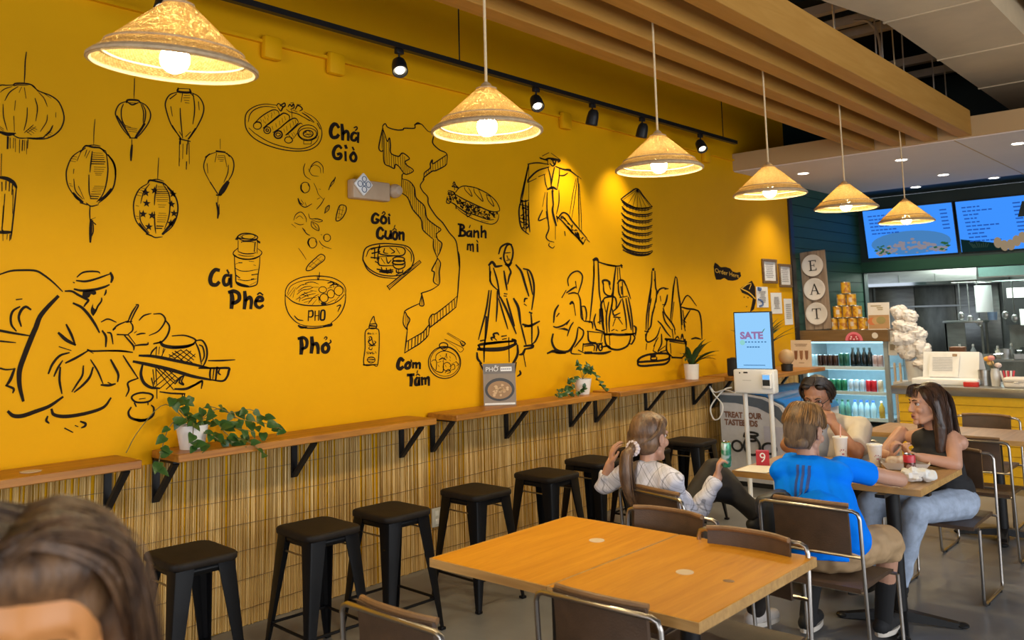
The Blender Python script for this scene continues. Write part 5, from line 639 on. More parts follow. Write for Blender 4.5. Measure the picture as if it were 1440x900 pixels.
# ------------------------------------------------------------------ timber shelves on black brackets
def shelf(y0, y1, x1, brs, label):
    t = thing('wall_shelf', label, 'shelf', (0, y0, 1.02), group='timber shelves along the yellow wall')
    obj('plank', MB().rbox(x1/2+.02, (y1-y0)/2, .02, x1-.004, y1-y0, .042, .004, 1), M['shelf'], t)
    for y in brs:
        b = MB(); yy = y-y0; D = min(x1-.05, .28); hh = .235 if x1 < .4 else .30
        b.b2(.02, yy-.019, -hh, .032, yy+.019, -.002); b.b2(.02, yy-.019, -.013, D, yy+.019, -.002)
        q = [(.024, -hh+.015), (.036, -hh+.002), (D-.005, -.018), (D-.03, -.012)]
        b.prism(q, lambda a, c, d: (a, d, c), yy-.017, yy+.017)
        b.cyl((.03, yy, -hh+.03), (.036, yy, -hh+.03), .007, n=8)
        obj('bracket', b, M['black_metal'], t, smooth=30)
shelf(-1.6, 2.02, .30, (-.9, .6, 1.98), 'timber wall shelf nearest the camera, cut by the left frame edge')
shelf(2.21, 4.02, .30, (2.235, 3.10, 3.96), 'timber wall shelf carrying the trailing heart leaved vine')
shelf(4.207, 6.04, .30, (4.25, 5.03, 5.84), 'timber wall shelf carrying the bowl photo card')
shelf(6.17, 8.02, .30, (6.20, 7.0, 7.89), 'timber wall shelf carrying the strap leaved plant in a white pot')
shelf(8.10, 9.86, .60, (8.25, 9.72), 'deeper timber wall shelf behind the kiosk, farthest of all')
t = thing('sticker', 'small pale round sticker lying on the nearest shelf', 'sticker', (.2, 1.55, 1.062)); obj('disc', MB().lathe([(.045, 0), (.045, .002), (.001, .002)], n=20), M['cream'], t)

# ------------------------------------------------------------------ plants
def leaf_mesh(name, L, Wd, m, fold=.25, heart=False):
    prof = [(0, .05), (.10, .75), (.28, 1.0), (.5, .86), (.75, .48), (1, 0)] if heart else [(0, .15), (.2, .7), (.45, 1), (.7, .75), (1, 0)]
    vs = []; fs = []; n = len(prof)
    for u, w in prof:
        zz = -.25*L*u*u
        vs += [(-w*Wd/2, u*L-(.12*L*w if heart and u < .2 else 0), zz+fold*w*Wd/2), (0, u*L, zz), (w*Wd/2, u*L-(.12*L*w if heart and u < .2 else 0), zz+fold*w*Wd/2)]
    for i in range(n-1):
        a = i*3; b = a+3; fs += [(a, a+1, b+1, b), (a+1, a+2, b+2, b+1)]
    me = bpy.data.meshes.new(name); me.from_pydata(vs, [], fs); me.materials.append(m); me.update()
    me.polygons.foreach_set('use_smooth', [True]*len(me.polygons)); return me
HEART = leaf_mesh('leaf', .058, .046, M['leaf'], .2, True)
def put_leaf(me, par, p, d, up=Vector((0, 0, 1)), s=1.0):
    d = Vector(d).normalized(); x = d.cross(up); x = x.normalized() if x.length > 1e-3 else Vector((1, 0, 0)); z = x.cross(d)
    o = link('leaf', me, par); m = Matrix((x, d, z)).transposed().to_4x4(); m.translation = Vector(p)
    o.matrix_local = m @ Matrix.Scale(s, 4); return o
rr = random.Random(11)
t = thing('trailing_vine', 'trailing heart leaved vine in a pale pot spilling over the shelf end', 'plant', (.17, 2.36, 1.062))
obj('pot', MB().lathe([(.03, 0), (.062, .0), (.082, .115), (.086, .125), (.078, .125), (.06, .02), (.001, .02)], n=24), M['pot_white'], t)
obj('soil', MB().lathe([(.001, .108), (.077, .105)], n=20), M['soil'], t)
vines = [[(0,0,.11),(.03,-.08,.17),(.06,-.16,.13),(.10,-.22,.02),(.12,-.245,-.06)], [(0,0,.11),(.05,.12,.20),(.06,.25,.13),(.08,.38,.10),(.08,.52,.045)],
         [(0,0,.11),(-.04,.1,.21),(-.05,.25,.16),(-.02,.36,.17),(.0,.47,.10)], [(0,0,.11),(.08,.06,.16),(.13,.14,.06),(.15,.24,.02),(.17,.34,-.06)],
         [(0,0,.11),(.07,-.03,.14),(.12,-.06,.05),(.13,-.05,.02)], [(0,0,.11),(-.05,-.03,.24),(-.05,.02,.27)], [(0,0,.11),(-.02,-.1,.27),(-.06,-.05,.22)],
         [(0,0,.11),(.06,.1,.12),(.11,.2,.09),(.13,.3,.06)], [(0,0,.1),(.09,.04,.08),(.13,.12,.02)], [(0,0,.11),(-.06,-.12,.24),(-.1,-.24,.12),(-.12,-.30,.005)]]
for i, v in enumerate(vines):
    p = crom(v, 5); obj('stem', MB().tube(p, .0026, 5), M['stem'], t)
    if i == 9: continue
    for j in range(2, len(p), 2 if i not in (4, 8) else 2):
        d = Vector((rr.uniform(.2, 1), rr.uniform(-.9, .9), rr.uniform(-.9, .35)))
        put_leaf(HEART, t, p[j], d, Vector((.8, rr.uniform(-.5, .3), .6)), rr.uniform(.75, 1.25))
for p in ((.05,.16,.1),(.06,.22,.12),(.04,.30,.14),(.09,.09,.06),(.08,.18,.05),(.05,.36,.08),(.02,.43,.12),(.10,.02,.03),(.09,.13,.03),(.07,.26,.05),(.09,.24,.03),(.05,.40,.04),(.03,.33,.10),(.06,.12,.07),(.1,.19,.02),(.04,.47,.06),(.1,.29,.02)):
    put_leaf(HEART, t, p, (rr.uniform(.3, 1), rr.uniform(-.6, .6), rr.uniform(-.7, .1)), Vector((.8, -.3, .6)), rr.uniform(.9, 1.35))
SMALL = leaf_mesh('leaf', .038, .03, M['leaf'], .2, True)
t = thing('trailing_pot_plant', 'small leaved trailing plant in a white square edged pot on the middle shelf', 'plant', (.15, 5.86, 1.062))
obj('pot', MB().lathe([(.03, 0), (.055, 0), (.078, .128), (.072, .128), (.05, .02), (.001, .02)], n=24), M['pot_white'], t)
obj('soil', MB().lathe([(.001, .115), (.071, .112)], n=20), M['soil'], t)
for v in ([(0,0,.12),(.02,-.12,.15),(.05,-.22,.08),(.06,-.34,.02),(.06,-.44,.03)], [(0,0,.12),(-.02,-.14,.12),(.02,-.26,.06),(.03,-.38,.06)], [(0,0,.12),(.03,.1,.17),(.05,.2,.06),(.06,.24,.01)],
          [(0,0,.12),(.02,.02,.2),(.01,.05,.24)], [(0,0,.12),(0,-.03,.22),(-.02,-.04,.25)], [(0,0,.12),(.0,.06,.18),(.02,.11,.2)], [(0,0,.12),(.05,-.05,.06),(.06,-.12,.02),(.06,-.25,.01)], [(0,0,.12),(.03,-.02,.19),(.05,.0,.21)]):
    p = crom(v, 5); obj('stem', MB().tube(p, .0018, 4), M['stem'], t)
    for j in range(4, len(p)):
        for _ in range(2):
            put_leaf(SMALL, t, p[j], (rr.uniform(-.3, 1), rr.uniform(-1, 1), rr.uniform(-.4, .8)), Vector((.7, -.3, .7)), rr.uniform(.7, 1.2))
t = thing('strap_leaf_plant', 'dark strap leaved plant in a white cylinder pot on the fourth shelf', 'plant', (.15, 7.66, 1.062))
obj('pot', MB().lathe([(.03, 0), (.066, 0), (.074, .15), (.068, .15), (.05, .02), (.001, .02)], n=24), M['pot_white'], t)
obj('soil', MB().lathe([(.001, .135), (.067, .133)], n=20), M['soil'], t)
def strap(par, base, a, L, el, droop, w=.03, mt='leaf2', nm='leaf'):
    vs = []; fs = []; n = 7; p = Vector(base); e = el
    for i in range(n+1):
        u = i/n; ww = w*(.35+1.0*math.sin(PI*min(u*.85+.12, 1)))*.7
        if i == n: ww = .001
        d = Vector((math.cos(e)*math.cos(a), math.cos(e)*math.sin(a), math.sin(e))); sd = Vector((-math.sin(a), math.cos(a), 0)); up = sd.cross(d)
        vs += [p-sd*ww-up*ww*.3, p, p+sd*ww-up*ww*.3]; p = p+d*(L/n); e -= droop/n
    for i in range(n): fs += [(3*i, 3*i+1, 3*i+4, 3*i+3), (3*i+1, 3*i+2, 3*i+5, 3*i+4)]
    obj(nm, MB().add(vs, fs), M[mt], par, smooth=80)
for k in range(17):
    a = k*2.4+rr.uniform(-.2, .2); a = PI-a if math.cos(a) < -.2 else a; strap(t, (.02*math.cos(a), .02*math.sin(a), .13), a, rr.uniform(.2, .34), rr.uniform(.7, 1.35), rr.uniform(.5, 1.7), .026)
t = thing('palm_plant', 'feathery dark plant in a dark pot half hidden behind the kiosk', 'plant', (.40, 8.6, 1.062))
obj('pot', MB().lathe([(.04, 0), (.075, .0), (.10, .15), (.09, .15), (.07, .02), (.001, .02)], n=22), M['black'], t)
for k in range(15):
    a = k*2.39+.4; a = PI-a if math.cos(a) < -.45 else a; strap(t, (0, 0, .13), a, rr.uniform(.45, .6), rr.uniform(1.0, 1.35), rr.uniform(.5, 1.1), .024)
t = thing('jar_lamp', 'dark based round tan lamp at the right behind the kiosk', 'lamp', (.50, 9.1, 1.062))
obj('base', MB().lathe([(.001, 0), (.06, 0), (.065, .07), (.03, .08)], n=20), M['black'], t)
obj('globe', MB().ball((0, 0, .15), .085), plain((.55,.36,.18), .5), t)
t = thing('speaker_box', 'small black object at the left behind the kiosk', 'speaker', (.30, 8.25, 1.062)); obj('body', MB().rbox(0, 0, .09, .10, .10, .18, .015), M['black'], t); obj('cone', MB().lathe([(.03, 0), (.026, .004), (.001, -.004)], c=(0, 0, .181), n=16), M['black_metal'], t)

# ------------------------------------------------------------------ photo cards standing on the shelves
def card_frame(loc, rz, w, h, lean=.12):
    c, s = math.cos(rz), math.sin(rz)
    def fn(u, v, d):  # u right, v up, d towards viewer
        y = d-(-v)*0
        px, pz, py = u, v, -d+v*lean
        return (px, py, pz)
    return fn
t = thing('bowl_photo_card', 'grey photo card lettered PHỞ with a noodle bowl, standing on the third shelf', 'menu card', (.15, 4.83, 1.062), math.radians(46))
fn = card_frame(0, 0, .24, .31)
def rect(fn, u0, v0, u1, v1, d0, d1): return MB().prism([(u0, v0), (u1, v0), (u1, v1), (u0, v1)], fn, d0, d1)
obj('card', rect(fn, -.122, 0, .122, .31, 0, .006), plain((.25,.20,.155), .45), t)
obj('header', rect(fn, -.122, .235, .122, .31, .006, .007), plain((.17,.15,.14), .5), t)
obj('foot_strip', rect(fn, -.115, .006, .115, .02, .006, .0075), M['white'], t)
bl = MB(); ring = [(.112*math.cos(2*PI*k/28), .118+.085*math.sin(2*PI*k/28)) for k in range(28)]; bl.prism(ring, fn, .006, .008); obj('printed_bowl', bl, plain((.035,.035,.04), .4), t)
so2 = MB(); so2.prism([(.092*math.cos(2*PI*k/28), .115+.066*math.sin(2*PI*k/28)) for k in range(28)], fn, .008, .009); obj('printed_soup', so2, plain((.33,.19,.08), .4), t)
nd = MB(); r5 = random.Random(5)
for k in range(26):
    a = r5.uniform(0, 6.28); q = r5.uniform(0, .075); u, v = q*math.cos(a), .113+q*.7*math.sin(a)
    nd.prism([(u+r5.uniform(.006, .017)*math.cos(j*PI/3), v+r5.uniform(.005, .012)*math.sin(j*PI/3)) for j in range(6)], fn, .009, .0095)
obj('printed_toppings', nd, plain((.62,.42,.22), .4), t)
obj('lettering', text_mb('PHO', .048, lambda u, v, d: fn(u-.055, v+.268, .0075+d), .001), M['white'], t, smooth=0)
obj('letter_hook', MB().tube(crom([fn(-.034, .289, .008), fn(-.027, .297, .008), fn(-.021, .292, .008), fn(-.028, .286, .008)], 4), .002, 5), M['white'], t)
obj('letter_horn', MB().tube([fn(-.014, .281, .008), fn(-.008, .287, .008), fn(-.008, .292, .008)], .0022, 5), M['white'], t)
obj('white_tag', rect(fn, .01, .252, .095, .285, .007, .0085), M['white'], t)
tx = MB()
for k in range(5): tx.add(rect(fn, .016+k*.015, .264, .026+k*.015, .273, .0085, .009).v, rect(fn, 0, 0, 1, 1, 0, 1).f)
obj('tag_marks', tx, plain((.2,.22,.3)), t)
t = thing('drink_menu_card', 'cream standing card with three tall drinks printed on it, on the far shelf end', 'menu card', (.40, 9.72, 1.062), math.radians(12))
obj('card', rect(fn, -.115, 0, .115, .31, 0, .006), M['cream'], t)
hl = MB(); 
for k, (u, c) in enumerate(((-.06, 0), (0, 0), (.06, 0))):
    obj('printed_drink', MB().prism([(u-.02, .19), (u+.02, .19), (u+.015, .10), (u, .08), (u-.015, .10)], fn, .006, .007), plain(((.20,.08,.03),(.26,.11,.04),(.22,.09,.035))[k]), t)
for v, q in ((.262, .07), (.245, .06), (.05, .03)): hl.prism([(-q, v-.004), (q, v-.004), (q, v+.005), (-q, v+.005)], fn, .006, .007)
obj('printed_lines', hl, plain((.3,.2,.12)), t)

# ------------------------------------------------------------------ furniture
def make_stool(label, loc, rz):
    t = thing('bar_stool', label, 'stool', loc, rz, 'black metal bar stools along the reed wall')
    H = .66; wx, wy = .165, .145
    def rrect(hx, hy, r, n=6):
        return [(sx*(hx-r)+r*math.cos(a0+PI/2*i/n), sy*(hy-r)+r*math.sin(a0+PI/2*i/n)) for sx, sy, a0 in ((1, 1, 0), (-1, 1, PI/2), (-1, -1, PI), (1, -1, PI*1.5)) for i in range(n+1)]
    sm = MB(); lv = []
    for ins, zz in ((.004, H-.036), (0, H-.030), (0, H-.010), (.005, H-.003), (.016, H)): lv.append([(a, b_, zz) for a, b_ in rrect(wx+.018-ins, wy+.018-ins, .055-ins*.5)])
    m_ = len(lv[0]); sm.add([p for l in lv for p in l], [(i*m_+k, i*m_+(k+1) % m_, (i+1)*m_+(k+1) % m_, (i+1)*m_+k) for i in range(4) for k in range(m_)]+[tuple(reversed(range(m_))), tuple(4*m_+k for k in range(m_))])
    obj('seat', sm, M['stool_seat'], t, smooth=50)
    obj('apron', MB().rbox(0, 0, H-.055, 2*wx-.004, 2*wy-.004, .045, .03, 3), M['stool_black'], t)
    for sx, sy in ((1, 1), (1, -1), (-1, 1), (-1, -1)):
        lg = MB()
        top = Vector((sx*(wx+.000), sy*(wy+.000), H-.04)); bot = Vector((sx*(wx+.052), sy*(wy+.052), .012))
        n = 7; ring = []
        for i in range(n):
            u = i/(n-1); c = top.lerp(bot, u); w = .062*(1-u)**.9+.026; th = .007
            sec = [(0, 0), (-sx*w, 0), (-sx*w, -sy*th), (-sx*w*.30-sx*th, -sy*th-sy*0), (-sx*th, -sy*w*.30-sy*th), (-sx*th, -sy*w), (0, -sy*w)]
            # softly rounded outer corner
            sec[0:1] = [(0, -sy*.012), (-sx*.0035, -sy*.0035), (-sx*.012, 0)]
            ring.append([c+Vector((a, b, 0)) for a, b in sec])
        m = len(ring[0]); vs = [v for r in ring for v in r]; fs = []
        for i in range(n-1):
            for k in range(m): fs.append((i*m+k, i*m+(k+1) % m, (i+1)*m+(k+1) % m, (i+1)*m+k))
        fs += [tuple(range(m)), tuple((n-1)*m+k for k in range(m))]
        lg.add(vs, fs); lg.rbox(bot.x-sx*.012, bot.y-sy*.012, .008, .034, .034, .016, .004)
        o = obj('leg', lg, M['stool_black'], t, smooth=35)
    def at(z):
        u = (H-.04-z)/(H-.052); return wx+.048*u-.012, wy+.048*u-.012
    ax, ay = at(.17)
    for s in (1, -1):
        obj('footrest', MB().tube([(-ax, s*ay, .17), (ax, s*ay, .17)], .008, 8), M['stool_black'], t)
        obj('footrest', MB().tube([(s*ax, -ay, .17), (s*ax, ay, .17)], .008, 8), M['stool_black'], t)
    ax, ay = at(H-.115)
    for s in (1, -1): obj('cross_wire', MB().tube([(-ax, s*ay, H-.115), (ax, s*ay, H-.115)], .005, 6), M['steel_tube'], t)
    return t
st_pos = [(.66, 2.10, -.06), (.73, 2.77, -.06), (.74, 3.26, -.04), (.745, 3.94, -.05), (.75, 4.63, -.03), (.70, 5.25, -.05), (.79, 6.48, 0), (.72, 5.86, 0)]
st_lab = ['black metal stool nearest the camera, beside the blurred head', 'second black metal stool from the left, in front of the reed wall', 'third black metal stool from the left, partly behind the second',
          'fourth black metal stool, left of the double table corner', 'fifth black metal stool, behind the far left corner of the double table', 'sixth black metal stool, left of the girl with the ponytail',
          'black metal stool right of the girl, before the freezer', 'black metal stool mostly hidden behind the girl with the ponytail']
st0 = make_stool(st_lab[0], (st_pos[0][0], st_pos[0][1], 0), st_pos[0][2])
for (x, y, a), lab in zip(st_pos[1:], st_lab[1:]): dup(st0, (x, y, 0), a, lab)

def make_chair(label, loc, rz):
    t = thing('dining_chair', label, 'chair', loc, rz, 'brown leather sled chairs')
    w = .240; r = .0095
    side = lambda s: [(s*w, .17, .425), (s*w, .195, .05), (s*w, .185, .02), (s*w, .16, .0105), (s*w, -.20, .0105), (s*w, -.228, .022), (s*w, -.236, .05), (s*w, -.255, .42), (s*w, -.272, .765)]
    pts = side(-1)+[(-w+.008, -.273, .788), (-w+.03, -.274, .797), (0, -.276, .798), (w-.03, -.274, .797), (w-.008, -.273, .788)]+list(reversed(side(1)))
    obj('tube_frame', MB().tube(pts, r, 8), M['steel_tube'], t, smooth=60)
    obj('lower_rail', MB().tube([(-w, -.262, .592), (w, -.262, .592)], .0075, 8), M['steel_tube'], t)
    obj('seat_rail', MB().tube([(-w, .165, .428), (w, .165, .428)], .008, 8), M['steel_tube'], t)
    obj('seat_rail', MB().tube([(-w, -.24, .432), (w, -.24, .432)], .008, 8), M['steel_tube'], t)
    vs = []; fs = []; nx, nz = 9, 7; bw = .180
    for side_ in (0, 1):
        for j in range(nz):
            for i in range(nx):
                u = i/(nx-1)*2-1; v = j/(nz-1)
                y = -.268+.030*(1-u*u)*0+.020*(u*u)+(.016 if side_ else 0)-.012*v-.006*math.sin(v*PI)*-1
                vs.append((u*bw, y, .585+v*.228))
    N = nx*nz
    for j in range(nz-1):
        for i in range(nx-1):
            a = j*nx+i; fs.append((a, a+1, a+nx+1, a+nx)); fs.append((N+a, N+a+nx, N+a+nx+1, N+a+1))
    edge = [i for i in range(nx)]+[j*nx+nx-1 for j in range(1, nz)]+[(nz-1)*nx+i for i in range(nx-2, -1, -1)]+[j*nx for j in range(nz-2, 0, -1)]
    for k in range(len(edge)):
        a, b = edge[k], edge[(k+1) % len(edge)]; fs.append((a, N+a, N+b, b))
    bk = obj('backrest', MB().add(vs, fs), M['leather'], t, smooth=50)
    obj('top_fold', MB().tube(crom([(-bw, -.247+.01, .813), (-.1, -.262+.004, .817), (0, -.265+.002, .818), (.1, -.262+.004, .817), (bw, -.247+.01, .813)], 3), .011, 8), M['leather_edge'], bk)
    sv = MB(); vs = []; fs = []; n = 9
    for side_ in (0, 1):
        for j in range(n):
            for i in range(n):
                u = i/(n-1)*2-1; v = j/(n-1)*2-1
                vs.append((u*.215, -.03+v*.222, .452-.014*(1-u*u)*(1-v*v)-(.020 if side_ else 0)-(.012*max(0, v-.7)/.3)))
    N = n*n
    for j in range(n-1):
        for i in range(n-1):
            a = j*n+i; fs.append((a, a+1, a+n+1, a+n)); fs.append((N+a, N+a+n, N+a+n+1, N+a+1))
    edge = [i for i in range(n)]+[j*n+n-1 for j in range(1, n)]+[(n-1)*n+i for i in range(n-2, -1, -1)]+[j*n for j in range(n-2, 0, -1)]
    for k in range(len(edge)): a, b = edge[k], edge[(k+1) % len(edge)]; fs.append((a, N+a, N+b, b))
    sv.add(vs, fs); obj('seat', sv, M['leather'], t, smooth=50)
    for s in (-1, 1):
        for y in (.12, -.16): obj('floor_glide', MB().rbox(s*w, y, .006, .024, .03, .012, .003), M['black'], t)
    return t
ch = [((2.445, 2.08), 0.0, 'brown leather chair at the bottom left, pulled out from the double table'), ((2.875, 2.56), 0.02, 'brown leather chair tucked under the near edge of the double table'),
      ((2.42, 3.235), PI, 'chair at the far side of the double table, left one, back lit bluish'), ((2.89, 3.08), PI, 'chair at the far side of the double table, right one behind the table corner'),
      ((2.16, 4.11), -.27, 'chair under the girl with the ponytail'), ((2.85, 4.29), 0.0, 'chair under the boy in the blue shirt'),
      ((2.945, 5.76), PI, 'chair under the woman in the black top'), ((2.20, 5.93), PI, 'chair under the man in the white shirt'),
      ((2.92, 6.83), 0.0, 'empty chair behind the woman, at the near side of the rear table'), ((2.70, 7.72), PI, 'empty chair at the far side of the rear table, its back by the yellow counter')]
c0 = make_chair(ch[0][2], (*ch[0][0], 0), ch[0][1])
for (x, y), a, lab in ch[1:]: dup(c0, (x, y, 0), a, lab)

def dining_table(x0, y0, x1, y1, m, label, grommet=True, base_rz=0.0, base_y=None):
    cx, cy = (x0+x1)/2, (y0+y1)/2
    t = thing('dining_table', label, 'table', (cx, cy, 0)); w, d = x1-x0, y1-y0
    obj('tabletop', MB().rbox(0, 0, .7325, w, d, .035, .003, 1), m, t)
    e = .004
    obj('edge_band', MB().b2(-w/2, -d/2-e, .715, w/2, -d/2, .749).b2(w/2, -d/2-e, .715, w/2+e, d/2, .749).b2(-w/2-e, -d/2-e, .715, -w/2, d/2, .749).b2(-w/2, d/2, .715, w/2, d/2+e, .749), M['table_edge'], t)
    by = 0 if base_y is None else base_y
    obj('column', MB().lathe([(.038, .03), (.038, .70)], c=(0, by, 0), n=20, cap0=True, cap1=True), M['black_metal'], t)
    obj('top_spider', MB().b2(-.2, by-.025, .697, .2, by+.025, .715).b2(-.025, by-.2, .697, .025, by+.2, .715), M['black_metal'], t)
    f = MB()
    for k in range(4):
        a = k*PI/2+base_rz; R = Matrix.Rotation(a, 3, 'Z')
        vs = [(0, -.035, .02), (.30, -.028, .004), (.30, .028, .004), (0, .035, .02), (0, -.03, .075), (.30, -.022, .026), (.30, .022, .026), (0, .03, .075)]
        f.add([R @ Vector(v)+Vector((0, by, 0)) for v in vs], [(0,3,2,1),(4,5,6,7),(0,1,5,4),(1,2,6,5),(2,3,7,6),(3,0,4,7)])
        f.ball(R @ Vector((.30, 0, .016))+Vector((0, by, 0)), (.035, .035, .016), nu=12, nv=7)
    obj('base', f, M['black_metal'], t)
    if grommet: obj('table_number_disc', MB().lathe([(.001, .0015), (.033, .0015), (.034, 0)], c=(*grommet, .75), n=24), M['cream'], t)
    return t
ta = dining_table(1.925, 2.465, 2.532, 3.375, M['table'], 'left half of the empty oak double table in front', (.08, .16))
tb = dining_table(2.542, 2.465, 3.15, 3.375, M['table'], 'right half of the empty oak double table, corner towards the camera', (.0, -.02))
obj('knot', MB().lathe([(.001, .0008), (.016, .0008), (.017, 0)], c=(.18, -.02, .75), n=14, sx=1.3), plain((.20,.085,.02)), tb)
tc_ = dining_table(2.0, 4.91, 3.085, 5.69, M['table2'], 'oak table where the family of four is eating', None, .35)
c2 = MB(); c2.lathe([(.04, .03), (.04, .70)], c=(.36, -.24, 0), n=20)
for ch_ in list(tc_.children):
    if ch_.name.startswith(('column', 'base', 'top_spider')): ch_.location = (.35, -.25, 0)
k = tc_.children
for ch_ in list(k):
    if ch_.name.startswith(('column', 'base', 'top_spider')):
        o = ch_.copy(); COL.objects.link(o); o.parent = tc_; o.location = (-.35, .2, 0)
td = dining_table(2.03, 7.02, 3.35, 7.66, M['table2'], 'long pale oak table behind the woman', None, .2)
for ch_ in list(td.children):
    if ch_.name.startswith(('column', 'base', 'top_spider')): ch_.location = (.22, -.02, 0)
t = thing('shoulder_bag', 'black bag hanging beside the seat of the boy in blue', 'bag', (2.60, 4.22, 0))
obj('bag_body', MB().rbox(0, 0, .69, .10, .26, .20, .045, 4), M['black'], t); obj('flap', MB().rbox(-.02, 0, .74, .085, .265, .11, .03, 3), plain((.02,.02,.022), .5), t)
obj('strap', MB().tube(crom([(0, -.11, .74), (.03, -.09, .80), (.09, -.105, .815), (.10, -.10, .80)], 4), .008, 6), M['black'], t)

# ------------------------------------------------------------------ ordering kiosk
def txt(par, name, s, size, x, z, y, m, dep=.001, align='CENTER', sx=1.0, rot=None):
    return obj(name, text_mb(s, size, lambda u, v, d: (x+u*sx, y-d, z+v), dep, align), m, par, smooth=0)
t = thing('order_kiosk', 'white self order kiosk with a glowing blue SATE screen on two poles', 'kiosk', (1.01, 7.30, 0), .10)
obj('base_plate', MB().rbox(0, .02, .012, .42, .36, .024, .008), M['white'], t)
for s in (-1, 1): obj('pole', MB().cyl((s*.118, .03, .02), (s*.118, .03, 1.05), .021, n=16), M['white'], t)
obj('cabinet', MB().rbox(0, 0, 1.092, .375, .12, .215, .018, 3), M['white'], t, smooth=50)
obj('screen_case', MB().rbox(0, .01, 1.455, .352, .045, .52, .008), M['black'], t)
obj('screen', MB().b2(-.163, -.0145, 1.205, .163, -.0125, 1.705), M['screen_light'], t)
def kt(name, s, size, x, z, m, sx=1.0, y=-.0146): return obj(name, text_mb(s, size, lambda u, v, d: (x+u*sx, y-d, z+v), .001, bold=.004), m, t, smooth=0)
logo = plain((.30,.16,.30), .6)
kt('logo_lettering', 'SATE', .085, -.012, 1.498, emis('logo_mauve', (.36,.20,.42), .85), 1.12)
lf = MB(); lf.add([(.085, -.0165, 1.525), (.10, -.0165, 1.535), (.118, -.0165, 1.565), (.100, -.0165, 1.55)], [(0,1,2,3)]); obj('logo_leaf', lf, emis('logo_green', (.08,.30,.16), .7), t)
sb = MB()
for i in range(7): sb.b2(-.075+i*.03, -.0165, 1.437, -.075+i*.03+.016, -.0155, 1.447)
for i in range(5): sb.b2(-.06+i*.025, -.0165, 1.392, -.06+i*.025+.018, -.0155, 1.402)
sb.b2(-.10, -.0165, 1.232, .10, -.0155, 1.238); obj('screen_small_print', sb, emis('screen_print', (.06,.22,.5), .7), t)
cdot = MB(); cdot.lathe([(.001, 0), (.024, 0)], n=18); cdot.v = [(-.10+v[0], -.0160, 1.437+v[1]) for v in cdot.v]; obj('screen_dot', cdot, emis('screen_mint', (.35,.80,.75), .8), t)
rd = obj('card_reader', MB().rbox(.130, -.075, 1.10, .088, .05, .135, .012, 3), M['white'], t)
obj('reader_screen', MB().b2(.098, -.1015, 1.115, .162, -.1003, 1.155), M['screen'], rd); obj('reader_keys', MB().b2(.098, -.1015, 1.06, .162, -.1003, 1.113), M['black'], rd)
obj('slot', MB().b2(-.09, -.0612, 1.165, -.05, -.0602, 1.178).b2(-.13, -.0612, 1.162, -.118, -.0602, 1.174), M['black'], t)
obj('slot_line', MB().b2(-.10, -.0612, 1.10, -.02, -.0602, 1.104), plain((.4,.4,.4)), t)

# ------------------------------------------------------------------ chest freezer with curved glass lid
t = thing('chest_freezer', 'white chest freezer lettered TREAT YOUR TASTEBUDS with curved glass lid', 'freezer', (.62, 8.0, 0))
def fz(u, v, d): return (u, d, v)
prof = [(-.36, .05), (.36, .05), (.36, .70), (.30, .80), (.12, .875), (-.10, .905), (-.36, .905)]
obj('body', MB().prism(prof, fz, 0, 1.25), plain((.60,.60,.62), .4), t)
obj('dark_band', MB().prism([(-.36, .81), (-.18, .81), (.05, .775), (.22, .70), (.33, .60), (.33, .70), (.27, .79), (.10, .86), (-.10, .885), (-.36, .885)], fz, -.003, 0), plain((.10,.13,.17), .4), t)
obj('glass_lid', MB().prism([(-.10, .915), (.12, .885), (.30, .81), (.37, .70), (.385, .70), (.31, .825), (.125, .90), (-.10, .93)], fz, .03, 1.22), plain((.03,.16,.42), .08), t)
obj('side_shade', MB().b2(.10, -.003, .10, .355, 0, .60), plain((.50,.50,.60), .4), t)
obj('plinth', MB().b2(-.34, .02, 0, .34, 1.22, .06), M['black'], t)
br = plain((.22,.10,.06), .6)
for s, z in (('TREAT YOUR', .690), ('TASTEBUDS', .615)): obj('lettering', text_mb(s, .078, lambda u, v, d: (-.315+u*.86, -.0035-d, z+v), .001, 'LEFT', bold=.0035), br, t, smooth=0)
lg = MB()
def loop(cx, cz, rx, rz, r=.011, n=26, a0=0, a1=2*PI): lg.tube([(cx+rx*math.cos(a0+(a1-a0)*k/n), -.006, cz+rz*math.sin(a0+(a1-a0)*k/n)) for k in range(n+1)], r, 6)
loop(-.03, .40, .085, .085); loop(-.03, .47, .05, .022); loop(-.03, .515, .07, .018); lg.tube([(-.10, -.006, .515), (-.115, -.006, .49), (-.06, -.006, .475)], .010, 6)
loop(-.19, .39, .055, .05, .011, 20); loop(.15, .39, .07, .05, .011, 20); lg.tube([(-.30, -.006, .38), (-.235, -.006, .40)], .011, 6)
obj('printed_outline_emblem', lg, M['black'], t)
t = thing('cable_loop', 'loose loop of white cable hanging under the shelf beside the freezer', 'cable', (.24, 7.9, 0))
obj('cable', MB().tube(crom([(.2, .02, .97), (.12, .0, .94), (.0, -.05, .78), (.03, -.06, .66), (.10, -.06, .68), (.13, -.05, .80), (.03, -.03, .90), (-.02, -.02, .98), (.04, -.02, .92), (.16, -.04, .95), (.30, -.1, .93)], 6), .007, 6), M['white'], t)

